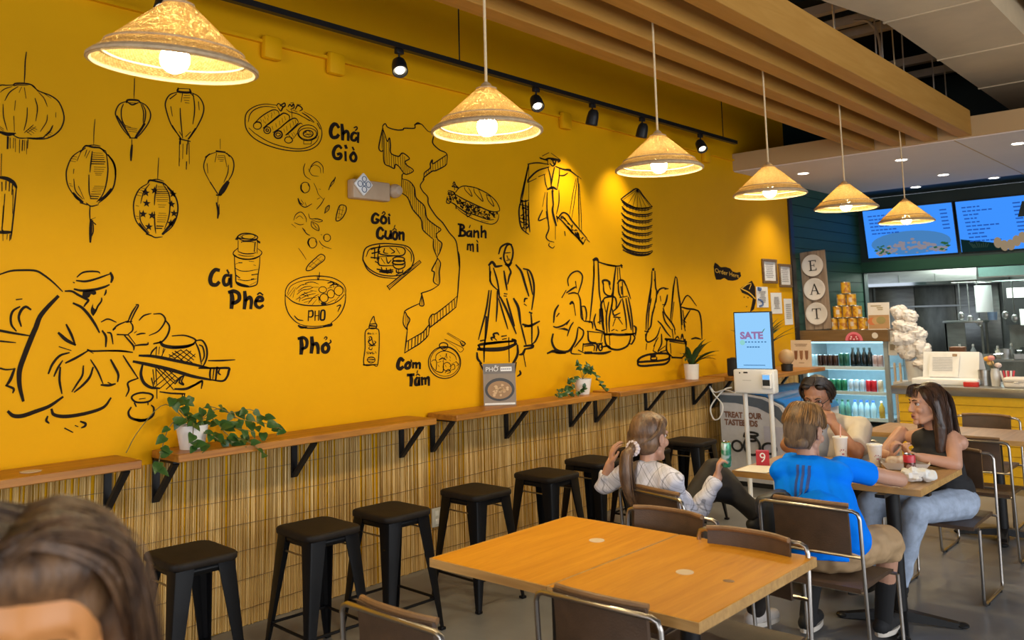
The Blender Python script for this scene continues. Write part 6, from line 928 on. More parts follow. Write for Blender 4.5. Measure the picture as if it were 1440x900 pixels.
# ------------------------------------------------------------------ drinks fridge
FX0, FX1, FY = .02, 1.07, 10.62
t = thing('drinks_fridge', 'glowing open drinks fridge with a brown wooden header', 'fridge', (FX0, FY, 0)); w = FX1-FX0; dp = .72
fr = MB(); fr.b2(0, 0, 0, w, dp, .30).b2(0, dp-.03, .30, w, dp, 1.45).b2(0, 0, .30, .05, dp, 1.33).b2(w-.045, 0, .30, w, .06, 1.33).b2(w-.03, dp-.06, .3, w, dp, 1.33)
obj('cabinet', fr, plain((.30,.34,.34), .4), t)
obj('header', MB().b2(-.02, -.03, 1.325, w+.03, dp, 1.46), M['fridge_wood'], t)
obj('side_glass', MB().b2(w-.02, .06, .30, w-.012, dp-.06, 1.33), M['glass'], t)
obj('lining', MB().b2(.05, dp-.034, .30, w-.05, dp-.03, 1.32), plain((.55,.72,.78), .3), t)
shelf_z = (.40, .71, 1.01)
for z in shelf_z: obj('shelf', MB().b2(.05, .06, z-.02, w-.045, dp-.04, z).b2(.05, .045, z-.03, w-.045, .06, z+.012), plain((.62,.80,.86), .3), t)
obj('lamp_strip', MB().b2(.06, .05, 1.30, w-.06, .09, 1.318).b2(.052, .03, .32, .062, .05, 1.3).b2(.06, .10, .672, w-.06, .12, .685).b2(.06, .10, .972, w-.06, .12, .985), M['fridge_glow'], t)
for z, e in ((1.28, 3.5), (.95, 2.6), (.65, 2.6)):
    l = bpy.data.lights.new('fridge_light', 'AREA'); l.shape = 'RECTANGLE'; l.size = .9; l.size_y = .1; l.energy = e; l.color = (.55, .86, 1)
    lo = bpy.data.objects.new('fridge_light', l); COL.objects.link(lo); lo.parent = t; lo.location = (w/2, .08, z); lo.rotation_euler = (math.radians(30), 0, 0)
stk = MB(); stk.prism([(.105*math.cos(PI*k/18), .105*math.sin(PI*k/18)) for k in range(19)], lambda u, v, d: (.68+u, -.032-d, 1.335+v), 0, .003); o = obj('pink_sticker', stk, plain((.75,.17,.22), .5), t)
s2 = MB(); s2.prism([(.072*math.cos(PI*k/16), .078*math.sin(PI*k/16)) for k in range(17)], lambda u, v, d: (.68+u, -.035-d, 1.335+v), 0, .002); obj('sticker_centre', s2, plain((.45,.04,.06), .5), t)
s3 = MB()
for u, v in ((-.04, .02), (.04, .02), (-.03, .045), (.03, .045), (0, .015)): s3.ball((.68+u, -.038, 1.335+v), (.011, .003, .011), nu=8, nv=5)
obj('sticker_dots', s3, plain((.8,.5,.5), .5), t)
rs = MB(); rs.lathe([(.001, 0), (.036, 0)], n=20); rs.v = [(.93+v[0], -.033, 1.395+v[1]) for v in rs.v]; obj('round_sticker', rs, M['offwhite'], t)

def make_can(label, cat, group, c, r=.0325, h=.145, top=None, name='drink_can'):
    o = thing(name, label, cat, (0, 0, 0), 0, group)
    obj('body', MB().lathe([(.001, 0), (r*.8, 0), (r, .008), (r, h-.012), (r*.82, h)], n=14), plain(c, .3, .2), o, smooth=40)
    obj('lid', MB().lathe([(r*.82, h), (r*.78, h-.003), (.001, h-.003)], n=14), M['chrome'] if top is None else plain(top, .4), o)
    return o
def make_bottle(label, group, c, capc, h=.2, r=.033):
    o = thing('drink_bottle', label, 'bottle', (0, 0, 0), 0, group)
    obj('body', MB().lathe([(.001, 0), (r*.9, 0), (r, .01), (r, h*.62), (r*.45, h*.82), (r*.42, h*.9)], n=14), plain(c, .15), o)
    obj('cap', MB().lathe([(r*.5, h*.9), (r*.5, h), (.001, h)], n=12), plain(capc, .5), o)
    return o
ORD = ['leftmost', 'second from left', 'third from left', 'fourth from left', 'fifth from left', 'rightmost']
def row(proto, n, x0, dx, y, z):
    for i in range(n):
        p = (FX0+x0+dx*i, FY+y+random.uniform(-.004, .004), z)
        if i == 0: proto.location = p; base = proto['label']
        else: q = dup(proto, p, random.uniform(0, 6), base)
        if n > 1: (proto if i == 0 else q)['label'] = ORD[i if i < n-1 else -1]+' '+base
G = 'cans and bottles in the glowing fridge'
row(make_can('brown drink can on the top fridge shelf', 'can', G, (.05,.02,.012)), 4, .19, .066, .11, shelf_z[2])
row(make_can('dark green drink can on the top fridge shelf', 'can', G, (.02,.10,.06), h=.165), 2, .46, .066, .11, shelf_z[2])
row(make_bottle('tall black bottle on the top fridge shelf', G, (.008,.012,.012), (.01,.02,.016), .235), 4, .595, .068, .13, shelf_z[2])
row(make_can('pinkish drink can right of the black bottles, top fridge shelf', 'can', G, (.55,.36,.32)), 2, .865, .064, .11, shelf_z[2])
row(make_can('pale blue drink can at the far left, top fridge shelf', 'can', G, (.45,.65,.72)), 2, .09, .05, .13, shelf_z[2])
row(make_can('green drink can on the middle fridge shelf', 'can', G, (.02,.17,.08)), 6, .14, .067, .11, shelf_z[1])
row(make_can('pale blue and white drink can on the middle fridge shelf', 'can', G, (.50,.66,.80)), 3, .56, .066, .11, shelf_z[1])
row(make_can('red drink can on the middle fridge shelf', 'can', G, (.55,.02,.03)), 2, .765, .066, .11, shelf_z[1])
row(make_can('white and gold drink can at the right of the middle fridge shelf', 'can', G, (.62,.55,.40)), 1, .905, .066, .11, shelf_z[1])
row(make_bottle('bottle with a dark green cap on the lower fridge shelf', G, (.12,.30,.24), (.01,.06,.03), .21), 6, .14, .072, .12, shelf_z[0])
row(make_bottle('water bottle with a blue cap on the lower fridge shelf', G, (.40,.62,.72), (.02,.10,.50), .21), 4, .585, .072, .12, shelf_z[0])
row(make_bottle('bottle with yellow contents at the right of the lower fridge shelf', G, (.42,.26,.03), (.6,.6,.6), .21), 1, .90, .07, .12, shelf_z[0])

# EAT board and the can pyramid on the fridge
t = thing('eat_sign', 'weathered board with three white plates lettered E A T leaning on the green wall', 'sign', (.05, FY+.10, 1.461)); t.rotation_euler = (math.radians(-4), math.radians(-3.0), 0)
for i in range(3): obj('plank', MB().rbox(.06+i*.112, 0, .50, .108, .02, 1.0, .003, 1), M['barnwood'], t)
def serif(ch):
    q = MB(); f = lambda u, v, d: (u, -d, v)
    def bar(u0, v0, u1, v1): q.prism([(u0, v0), (u1, v0), (u1, v1), (u0, v1)], f, .018, .021)
    if ch == 'E':
        bar(-.03, -.06, -.014, .06); bar(-.045, .053, .04, .06); bar(-.045, -.06, .042, -.053); bar(-.014, -.003, .02, .004); bar(.033, .035, .04, .06); bar(.035, -.06, .042, -.033); bar(.015, -.018, .02, .02)
    elif ch == 'A':
        q.prism([(-.048, -.06), (-.040, -.06), (.004, .06), (-.004, .06)], f, .018, .021); q.prism([(.030, -.06), (.048, -.06), (.006, .065), (-.006, .06)], f, .018, .021); bar(-.028, -.02, .03, -.013); bar(-.06, -.06, -.03, -.054); bar(.018, -.06, .062, -.054)
    else:
        bar(-.008, -.06, .008, .06); bar(-.05, .053, .05, .06); bar(-.05, .03, -.043, .06); bar(.043, .03, .05, .06); bar(-.025, -.06, .025, -.054)
    return q
for ch, z in (('E', .815), ('A', .51), ('T', .20)):
    p = MB(); p.lathe([(.001, .006), (.085, .006), (.105, .016), (.138, .020), (.141, .016), (.10, .004), (.001, 0)], n=36); p.v = [(.168+v[0], -.011-v[2], z+v[1]) for v in p.v]
    o = obj('plate', p, M['offwhite'], t)
    l = serif(ch); l.v = [(.168+v[0]*1.15, v[1]-.001, z+v[2]*1.1) for v in l.v]; obj('letter', l, M['black'], o, smooth=0)
tin = None
names = {3: 'bottom row', 2: 'second row', 1: 'third row', 0: 'top'}
def make_tin(label):
    o = thing('food_tin', label, 'tin', (0, 0, 0), 0, 'pyramid of orange food tins')
    r, h = .056, .148
    obj('label_wrap', MB().lathe([(r, .006), (r, h-.006)], n=22), mat('orange_tin_label', (.66,.36,.015), .4, col2=(.42,.15,.01), scale=22, lo=.4, hi=.5, detail=1.0), o)
    obj('tin_ends', MB().lathe([(.001, .002), (r, 0), (r+.002, .005), (r, .008)], n=22).lathe([(r, h-.008), (r+.002, h-.004), (r, h), (r-.004, h-.004), (.001, h-.004)], n=22), M['steel_tube'], o)
    pt = MB(); R_ = r+.0008
    for a0 in (PI*1.5, PI*1.5+2.5):
        vs = [(R_*math.cos(a0+da), R_*math.sin(a0+da), z) for z in (.045, .10) for da in (-.35, -.12, .12, .35)]
        pt.add(vs, [(0,1,5,4),(1,2,6,5),(2,3,7,6)])
    obj('printed_panel', pt, plain((.62,.50,.38), .4), o); return o
for rw, n in enumerate((4, 3, 2, 1)):
    for i in range(n):
        x = .555+(i-(n-1)/2)*.122; lab = 'orange food tin, %s of the tin pyramid%s' % (('bottom row', 'second row', 'third row', 'topmost')[rw], (', number %s from the left' % ('one', 'two', 'three', 'four')[i]) if n > 1 else '')
        p = (x, FY+.20, 1.461+rw*.149); rz = (1.2, .4, -.9, 2.2, .1, .9)[(i*2+rw) % 6]
        if tin is None: tin = make_tin(lab); tin.location = p
        else: dup(tin, p, rz, lab)
t = thing('sandwich_poster', 'white poster card with a filled baguette photo standing on the fridge', 'menu card', (.955, FY+.12, 1.461), .08)
obj('card', rect(fn, -.125, 0, .125, .325, 0, .006), M['offwhite'], t)
obj('photo', rect(fn, -.118, .01, .118, .175, .006, .0075), plain((.42,.24,.10), .5), t)
for k, c in enumerate(((.55,.16,.05), (.50,.30,.12), (.30,.24,.08))): obj('printed_sandwich', MB().prism([(-.075+k*.05+.05*math.cos(2*PI*j/14)*1.1, .10+k*.006+.045*math.sin(2*PI*j/14)) for j in range(14)], fn, .0078+k*.0006, .0084+k*.0006), plain(c), t)
ln = MB()
for v, q0, q1 in ((.285, -.09, .03), (.262, -.02, .05), (.24, -.01, .05)): ln.prism([(q0, v-.007), (q1, v-.007), (q1, v+.007), (q0, v+.007)], fn, .006, .0075)
obj('printed_lines', ln, plain((.35,.28,.15)), t)
t = thing('hanging_price_card', 'narrow grey card hanging at the right corner of the fridge', 'notice', (1.125, FY+.02, 1.16), .1)
obj('card', rect(fn, -.05, 0, .05, .29, 0, .005), plain((.52,.48,.40), .5), t); obj('printed_picture', rect(fn, -.03, .06, .03, .13, .005, .006), plain((.22,.16,.09)), t); obj('cord', MB().tube([(0, .0, .29), (-.05, .0, .32)], .003, 5), M['black'], t)

# ------------------------------------------------------------------ service counter
t = thing('service_counter', 'service counter with steel top and yellow boarded front', 'counter', (0, 9.25, 0))
CX0 = 1.60
z = .02
while z < .84:
    obj('board', MB().b2(CX0, 0, z+.003, 6.5, .02, min(z+.092, .85)-.003), plain((.78,.44,.004), .6), t); z += .092
obj('carcass', MB().b2(CX0, .02, 0, 6.5, .75, .845), plain((.55,.30,.01), .5), t)
obj('steel_top', MB().rbox((CX0+6.5)/2-.02, .38, .888, 6.5-CX0+.06, .86, .085, .006, 2), M['steel'], t)
t = thing('receipt_terminal', 'white order terminal with paper stand on the steel counter', 'terminal', (2.0, 9.62, .931))
obj('body', MB().prism([(-.02, 0), (.30, 0), (.30, .06), (.16, .30), (.06, .32), (-.02, .08)], lambda u, v, d: (d, u, v), -.25, .28), M['white'], t)
obj('tray', MB().rbox(0, -.07, .03, .62, .28, .06, .012), M['white'], t)
obj('paper_stand', MB().prism([(-.19, .07), (.09, .07), (.11, .31), (-.17, .31)], lambda u, v, d: (u, -.05-d+v*.25, v), 0, .008), M['paper'], t)
pl = MB()
for k in range(9): pl.prism([(-.15, .26-k*.016), (.04, .26-k*.016), (.04, .265-k*.016), (-.15, .265-k*.016)], lambda u, v, d: (u, -.06-d+v*.25, v), 0, .002)
obj('printed_lines', pl, plain((.4,.4,.42)), t)
obj('photo_spot', MB().prism([(.04, .275), (.085, .275), (.085, .30), (.04, .30)], lambda u, v, d: (u, -.06-d+v*.25, v), 0, .002), plain((.35,.22,.12)), t)
t = thing('card_box', 'small red box of cards at the counter edge', 'box', (2.27, 9.33, .931)); obj('box', MB().rbox(0, 0, .022, .13, .06, .044, .004), plain((.55,.02,.015), .4), t); obj('cards', MB().b2(-.05, -.01, .044, .05, .01, .055), M['paper'], t)
t = thing('napkin_canister', 'grey steel canister beside the red card box', 'canister', (2.34, 9.55, .931)); obj('can', MB().lathe([(.001, 0), (.055, 0), (.055, .15), (.05, .15), (.05, .02)], n=20), M['steel'], t)
t = thing('flower_jar', 'jar of pink and yellow paper flowers by the register', 'vase', (2.45, 9.5, .931)); obj('jar', MB().lathe([(.001, 0), (.04, 0), (.045, .12), (.035, .16), (.038, .17)], n=18), plain((.6,.6,.58), .1), t)
for k, (a, b, c, cc) in enumerate(((-.06, .0, .26, (.75,.35,.05)), (-.02, -.02, .27, (.7,.28,.25)), (.03, 0, .20, (.7,.55,.5)), (-.04, .02, .22, (.75,.5,.2)))):
    f = obj('flower', MB().ball((a, b, c), (.034, .034, .026), nu=9, nv=6), plain(cc, .7), t); obj('flower_stalk', MB().tube([(0, 0, .02), (a, b, c)], .004, 5), M['stem'], f)
t = thing('candy_jar', 'jar of red and white striped candies', 'jar', (2.56, 9.48, .931)); obj('jar', MB().lathe([(.001, 0), (.045, 0), (.05, .08), (.045, .09)], n=18), M['glass'], t)
for k in range(6):
    obj('candy_cane', MB().tube([(.012*(k-2.5), .01*(k % 3-1), .01), (.022*(k-2.5), .02*(k % 3-1), .15)], .009, 7), plain((.62,.05,.07) if k % 2 else (.8,.75,.72), .4), t)
t = thing('foam_box', 'white foam clamshell box on the counter', 'box', (2.66, 9.42, .931)); obj('tray', MB().rbox(0, 0, .025, .22, .2, .05, .02, 3), M['offwhite'], t); obj('lid', MB().rbox(0, 0, .072, .225, .205, .045, .02, 3), M['offwhite'], t); obj('clasp', MB().rbox(0, -.105, .05, .04, .012, .016, .004), M['offwhite'], t)
M['bag'] = mat('crinkled_bag', (.74,.69,.64), .45, var=.15, scale=20, bump=.4, bscale=40)
for i, (lab, x, y, z, rx, rz) in enumerate((('white plastic bag at the top left of the bag pile', 1.36, 10.25, 1.66, .10, .085), ('white plastic bag at the top right of the bag pile', 1.47, 10.23, 1.62, .10, .08), ('white plastic bag second from the top of the pile', 1.42, 10.21, 1.50, .13, .09),
        ('white plastic bag in the middle left of the pile', 1.40, 10.19, 1.38, .12, .10), ('white plastic bag in the middle right of the pile', 1.53, 10.22, 1.40, .11, .11), ('white plastic bag lower left in the pile', 1.43, 10.2, 1.23, .12, .10), ('white plastic bag lower right in the pile', 1.57, 10.22, 1.25, .11, .12), ('white plastic bag lying at the foot of the pile', 1.62, 10.18, 1.09, .13, .08))):
    b = MB(); b.ball((0, 0, 0), (rx, rx*.8, rz), nu=36, nv=24); o3 = Vector((i*3.1, i*1.7, 2))
    b.v = [tuple(Vector(v)*(1+.30*noise.noise(Vector(v)*11+o3)-.34*abs(noise.noise(Vector(v)*24+o3))+.12*noise.noise(Vector(v)*60+o3))) for v in b.v]
    t = tag(obj('plastic_bag', b, M['bag'], smooth=28), lab, 'bag', 'pile of white carrier bags'); t.location = (x, y, z)
t = thing('bag_rack', 'pale rack under the pile of white bags', 'rack', (1.46, 10.30, 0)); obj('post', MB().b2(-.19, -.12, 0, -.17, -.1, 1.1).b2(-.13, -.12, 0, -.11, -.1, 1.1).b2(.17, .1, 0, .19, .12, 1.1), M['cream'], t); obj('shelf', MB().b2(-.2, -.14, .86, .2, .14, .89), M['offwhite'], t); obj('bucket', MB().lathe([(.001, .89), (.10, .89), (.12, 1.12)], c=(.03, -.02, 0), n=18), M['white'], t)

# ------------------------------------------------------------------ menu screens
def menu(x0, x1, z0, z1, label, tilt, k):
    t = thing('menu_screen', label, 'screen', ((x0+x1)/2, 12.93, (z0+z1)/2)); t.rotation_euler = (math.radians(tilt), 0, 0); w, h = x1-x0, z1-z0
    obj('case', MB().rbox(0, .02, 0, w, .05, h, .006), M['black'], t)
    obj('panel', MB().b2(-w/2+.012, -.007, -h/2+.012, w/2-.012, -.0055, h/2-.012), M['menu'], t)
    tx = MB(); r_ = random.Random(k)
    cols = ((-.54, .33, 6),) if k == 0 else ((-.54, .42, 11), (.22, .30, 9))
    for c0, c1, n in cols:
        for i in range(n):
            zz = h/2-.10-i*.052-(.12 if c0 > 0 else 0)
            if zz < -h/2+.22 and k == 1 and c0 < 0 and i > 9: continue
            x = c0+i*.006
            for j in range(r_.randint(3, 6)):
                l = r_.uniform(.03, .07); tx.b2(x, -.0085, zz-.009, x+l, -.0075, zz+.009); x += l+.014
            if c0 < 0: tx.b2(c0+(.98 if k == 0 else .62)+i*.004, -.0085, zz-.009, c0+(.98 if k == 0 else .62)+.09+i*.004, -.0075, zz+.009)
    obj('menu_lines', tx, M['menu_text'], t, smooth=0, kind='stuff')
    im = MB()
    if k == 0:
        obj('pictured_bowl', MB().prism([(.54*math.cos(2*PI*j/30), -h/2+.20+.17*math.sin(2*PI*j/30)) for j in range(30)], lambda u, v, d: (u, -.0075-d, v), 0, .0005), emis('screen_pale', (.07,.24,.55), .9), t)
        for j in range(90):
            a = r_.uniform(-.46, .46); b = -h/2+.05+r_.uniform(0, .22)*(1-abs(a)/.6); q = r_.uniform(.015, .04)
            im.prism([(a+q*math.cos(i*PI/3), b+q*.6*math.sin(i*PI/3)) for i in range(6)], lambda u, v, d: (u, -.0085-d, v), 0, .0005)
        obj('pictured_meat', im, emis('screen_meat', (.30,.27,.31), .85), t, kind='stuff')
        gr = MB()
        for j in range(22):
            a = r_.choice((-1, 1))*r_.uniform(.3, .5); b = -h/2+.06+r_.uniform(0, .12); q = r_.uniform(.02, .04)
            gr.prism([(a+q*math.cos(i*PI/2+j), b+q*.5*math.sin(i*PI/2+j)) for i in range(4)], lambda u, v, d: (u, -.0092-d, v), 0, .0005)
        obj('pictured_greens', gr, emis('screen_green', (.03,.13,.05), .8), t, kind='stuff')
    else:
        obj('pictured_leaf', MB().prism([(-.60, -.17), (-.28, -.23), (-.05, -.28), (-.05, -h/2+.012), (-.60, -h/2+.012)], lambda u, v, d: (u, -.0075-d, v), 0, .0005), emis('screen_dark', (.008,.03,.03), .6), t)
        for j in range(5):
            a = -.15+j*.075; b = -.25-.05*math.sin(j*1.1); im.prism([(a+.05*math.cos(i*PI/6), b+.075*math.sin(i*PI/6)) for i in range(12)], lambda u, v, d: (u, -.0085-d-j*.0006, v), 0, .0005)
        obj('pictured_dumplings', im, emis('screen_tan', (.36,.27,.17), .8), t)
        sp = MB()
        for j in range(9): sp.tube([(-.45+.02*j, -.009, -.30), (-.50+.03*j, -.009, -.22-.015*(j % 3))], .006, 4)
        obj('pictured_herb', sp, emis('screen_herb', (.04,.08,.06), .6), t)
menu(.10, 1.335, 2.44, 3.165, 'left blue glowing menu screen showing a bowl of meat and greens', 10, 0)
menu(1.36, 2.60, 2.44, 3.165, 'right blue glowing menu screen showing dumplings', 10, 1)
menu(2.63, 3.87, 2.44, 3.165, 'third menu screen beyond the right frame edge', 10, 1)
t = thing('hanging_pennant', 'dark hanging pennant sign at the right frame edge before the menu screen', 'sign', (2.36, 12.2, 3.0)); obj('pennant', MB().prism([(-.06, 0), (.22, 0), (.22, -.19), (-.12, -.19)], lambda u, v, d: (u, d, v), 0, .012), M['dark_green'], t); obj('cord', MB().cyl((.1, .006, 0), (.1, .006, .36), .004, n=6), M['black'], t)

# ------------------------------------------------------------------ kitchen behind the counter
t = thing('extract_hood', 'long stainless extract hood over the kitchen line', 'hood', (0, 14.6, 0))
obj('canopy', MB().prism([(0, 2.10), (0, 2.24), (.25, 2.75), (2.1, 2.75), (2.1, 2.10)], lambda u, v, d: (d, u, v), -1.6, 1.15), M['steel'], t)
obj('lip', MB().b2(-1.6, -.02, 2.07, 1.15, .03, 2.12), M['chrome'], t)
for x in (-1.1, -.55, 0, .55): obj('panel_seam', MB().b2(x, -.012, 2.12, x+.015, 0, 2.24), M['steel_dark'], t)
t = thing('kitchen_wall_panel', 'stainless splash panels on the kitchen wall', 'panel', (0, 16.88, 0))
for k, x in enumerate((-1.9, -1.15, -.45, .25)): obj('panel', MB().rbox(x+.35, -.02, 1.5, .69, .02, 1.5, .006), M['steel'] if k % 2 else M['steel_dark'], t)
obj('shelf', MB().b2(-1.6, -.25, 1.72, .6, -.02, 1.75), M['steel'], t)
t = thing('salamander_shelf', 'steel shelf unit on legs above the cooking line', 'shelf', (.97, 14.5, 0))
obj('top', MB().rbox(0, 0, 1.48, .56, .36, .035, .006), M['steel'], t); obj('front', MB().b2(-.26, -.15, 1.02, .02, -.13, 1.465), M['steel'], t)
for x in (-.25, .25): obj('leg', MB().b2(x-.015, -.15, .9, x+.015, -.12, 1.46).b2(x-.015, .12, .9, x+.015, .15, 1.46), M['steel_dark'], t)
t = thing('cook_line', 'stainless cooking line with pans behind the counter', 'stove', (0, 14.2, 0))
obj('body', MB().b2(-.9, 0, 0, 3.6, .8, .9), M['steel_dark'], t); obj('top', MB().rbox(1.35, .4, .915, 4.55, .84, .04, .006), M['steel'], t)
for i, (x, y, r, h, c) in enumerate(((1.5, .2, .15, .14, 'steel'), (1.85, .3, .17, .16, 'steel_dark'), (2.2, .25, .16, .12, 'steel'), (.2, .3, .12, .2, 'steel'), (2.6, .3, .18, .18, 'steel_dark'))):
    p = thing('cooking_pot', 'steel cooking pot on the cooking line, %s' % ('left of the dark cabinet', 'wide dark one in the middle', 'shallow one at the right', 'behind the terminal', 'at the right frame edge')[i], 'pot', (x, 14.2+y, .936), group='pots on the cooking line')
    obj('pot_body', MB().lathe([(.001, 0), (r, 0), (r, h), (r-.008, h), (r-.008, .02)], n=22), M[c], p); obj('handle', MB().tube([(r, 0, h*.8), (r+.06, 0, h*.8), (r+.06, .05, h*.8), (r*.95, .06, h*.8)], .008, 6), M['chrome'], p)
rk = random.Random(21)
for i in range(9):
    x = .75+i*.17; y = 14.22+.05*(i % 3)
    if i % 3 == 0:
        t = thing('steel_pan', 'shallow steel pan tilted on the cooking line, %s from the left' % ('first', 'second', 'third')[i//3], 'pan', (x, y, .938), rk.uniform(-.4, .4), 'pans and bottles on the cooking line')
        b = MB().b2(-.13, -.09, 0, .13, .09, .008).b2(-.13, -.09, 0, -.122, .09, .07).b2(.122, -.09, 0, .13, .09, .07).b2(-.13, -.09, 0, .13, -.082, .07).b2(-.13, .082, 0, .13, .09, .07); obj('pan', b, M['steel'], t); obj('handle', MB().tube([(.13, 0, .06), (.20, 0, .07), (.24, 0, .07)], .009, 6), M['chrome'], t)
    else:
        c_ = ((.10,.05,.03), (.32,.30,.27), (.03,.03,.03), (.42,.36,.28), (.28,.05,.03), (.20,.20,.19))[(i*2+1) % 6]; h_ = .14+.06*rk.random()
        t = thing('sauce_bottle', ('%s sauce bottle on the cooking line, %s' % (('brown', 'pale grey', 'black', 'cream', 'red', 'grey')[(i*2+1) % 6], ('', 'beside the first pan', 'left of the second pan', '', 'right of the second pan', 'left of the third pan', '', 'right of the third pan', 'farthest right')[i])), 'bottle', (x, y, .938), 0, 'pans and bottles on the cooking line')
        obj('body', MB().lathe([(.001, 0), (.038, 0), (.04, .01), (.04, h_*.65), (.018, h_*.85), (.016, h_)], n=14), plain(c_, .3), t); obj('cap', MB().lathe([(.018, h_), (.016, h_+.03), (.001, h_+.03)], n=10), plain((.5,.45,.4)), t)
t = thing('spice_box', 'brown box on a white tray behind the terminal', 'box', (1.05, 14.15-.5, 0)); obj('tray', MB().b2(-.16, -.1, .0, .16, .1, .02).b2(-.12, -.08, .02, .14, .08, 1.0), M['white'], t); obj('brown_box', MB().rbox(0, 0, 1.07, .2, .14, .13, .01), plain((.22,.08,.03)), t)
t = thing('utility_rail', 'steel hanging rail with kitchen tools', 'rail', (1.25, 14.35, 2.07)); obj('bar', MB().cyl((-.4, 0, 0), (.6, 0, 0), .012, n=8), M['chrome'], t)
for k, x in enumerate((-.30, -.18, -.05, .30, .42)): obj('hook_tool', MB().cyl((x, 0, 0), (x, 0, -.45-.05*(k % 3)), .009, n=6).ball((x, 0, -.5-.05*(k % 3)), (.05, .02, .06), nu=10, nv=7), M['steel'], t)
t = thing('paper_roll', 'large white paper roll hanging in the kitchen', 'paper roll', (1.27, 14.4, 1.62)); obj('roll', MB().lathe([(.001, 0), (.115, 0), (.115, .40), (.001, .40)], n=20), M['white'], t); obj('blue_cap', MB().lathe([(.001, -.12), (.06, -.12), (.07, 0)], c=(.1, 0, 0), n=16), plain((.20,.28,.42), .3), t)
t = thing('kitchen_cabinet', 'tall black kitchen cabinet at the right with white notices', 'cabinet', (1.95, 14.9, 0)); obj('body', MB().b2(-.52, 0, 1.42, 1.2, .6, 2.07), M['black'], t); obj('body', MB().b2(-.5, .1, .94, 1.2, .7, 1.42), M['steel_dark'], t)
for i, (x, z, w, h) in enumerate(((-.22, 1.53, .20, .24), (-.30, 1.90, .34, .15), (.12, 1.90, .3, .13))):
    n = thing('kitchen_notice', 'white paper notice on the black kitchen cabinet, %s' % ('the lower one', 'upper left', 'upper right')[i], 'notice', (1.95+x, 14.895, z)); obj('sheet', MB().b2(-w/2, -.004, -h/2, w/2, .004, h/2), M['paper'], n)
t = thing('kitchen_fill_panel', 'unseen pale teal glowing panel added under the kitchen ceiling to light the kitchen', 'ceiling light', (1.9, 14.9, 2.985)); obj('panel', MB().b2(-.6, -.5, -.03, .6, .5, 0), emis('kitchen_fill_glow', (.75,.95,.9), 3.5), t)  # glowing panel out of view, added to light the kitchen
t = thing('kitchen_upper_panel', 'pale teal panel hanging above the black kitchen cabinet', 'panel', (1.6, 14.0, 2.14)); obj('panel', MB().b2(-.28, 0, 0, 1.5, .02, .40), plain((.30,.52,.46), .4), t); obj('frame', MB().b2(-.30, -.005, -.02, 1.5, .03, .0), M['steel'], t)
l = bpy.data.lights.new('kitchen_fill_light', 'AREA'); l.shape = 'RECTANGLE'; l.size = 1.2; l.size_y = 1.0; l.energy = 150; l.color = (.85, 1, .92)  # unseen fill lamp added to brighten the kitchen, without a fixture
lo = bpy.data.objects.new('kitchen_fill_light', l); COL.objects.link(lo); lo.location = (1.0, 14.2, 2.94)

# ------------------------------------------------------------------ people
V = Vector
def remesh(name, mb, voxel, m, parent, smooth_it=3, disp=None):
    me = bpy.data.meshes.new('tmp'); me.from_pydata(mb.v, [], mb.f); me.update()
    bm = bmesh.new(); bm.from_mesh(me); bmesh.ops.recalc_face_normals(bm, faces=bm.faces); bm.to_mesh(me); bm.free()
    o = bpy.data.objects.new('tmp', me); COL.objects.link(o)
    r = o.modifiers.new('r', 'REMESH'); r.mode = 'VOXEL'; r.voxel_size = voxel
    if smooth_it:
        s = o.modifiers.new('s', 'SMOOTH'); s.iterations = smooth_it; s.factor = .5
    bpy.context.view_layer.update()
    me2 = bpy.data.meshes.new_from_object(o.evaluated_get(bpy.context.evaluated_depsgraph_get()))
    bpy.data.objects.remove(o); bpy.data.meshes.remove(me)
    if disp:
        for v in me2.vertices: v.co = v.co + V(disp(v.co))
    me2.name = name; me2.materials.clear(); me2.materials.append(m)
    me2.polygons.foreach_set('use_smooth', [True]*len(me2.polygons))
    return link(name, me2, parent)
def folds(amp, sc, seed=0.0, st=(1, 1, 1)):
    def f(c):
        q = V((c.x*sc*st[0]+seed, c.y*sc*st[1], c.z*sc*st[2]))
        return V((noise.noise(q), noise.noise(q+V((7, 3, 1))), noise.noise(q+V((2, 9, 4)))*.4))*amp
    return f
def frame(f, up=V((0, 0, 1))):
    f = V(f).normalized(); r = f.cross(up).normalized(); u = r.cross(f); return r, f, u
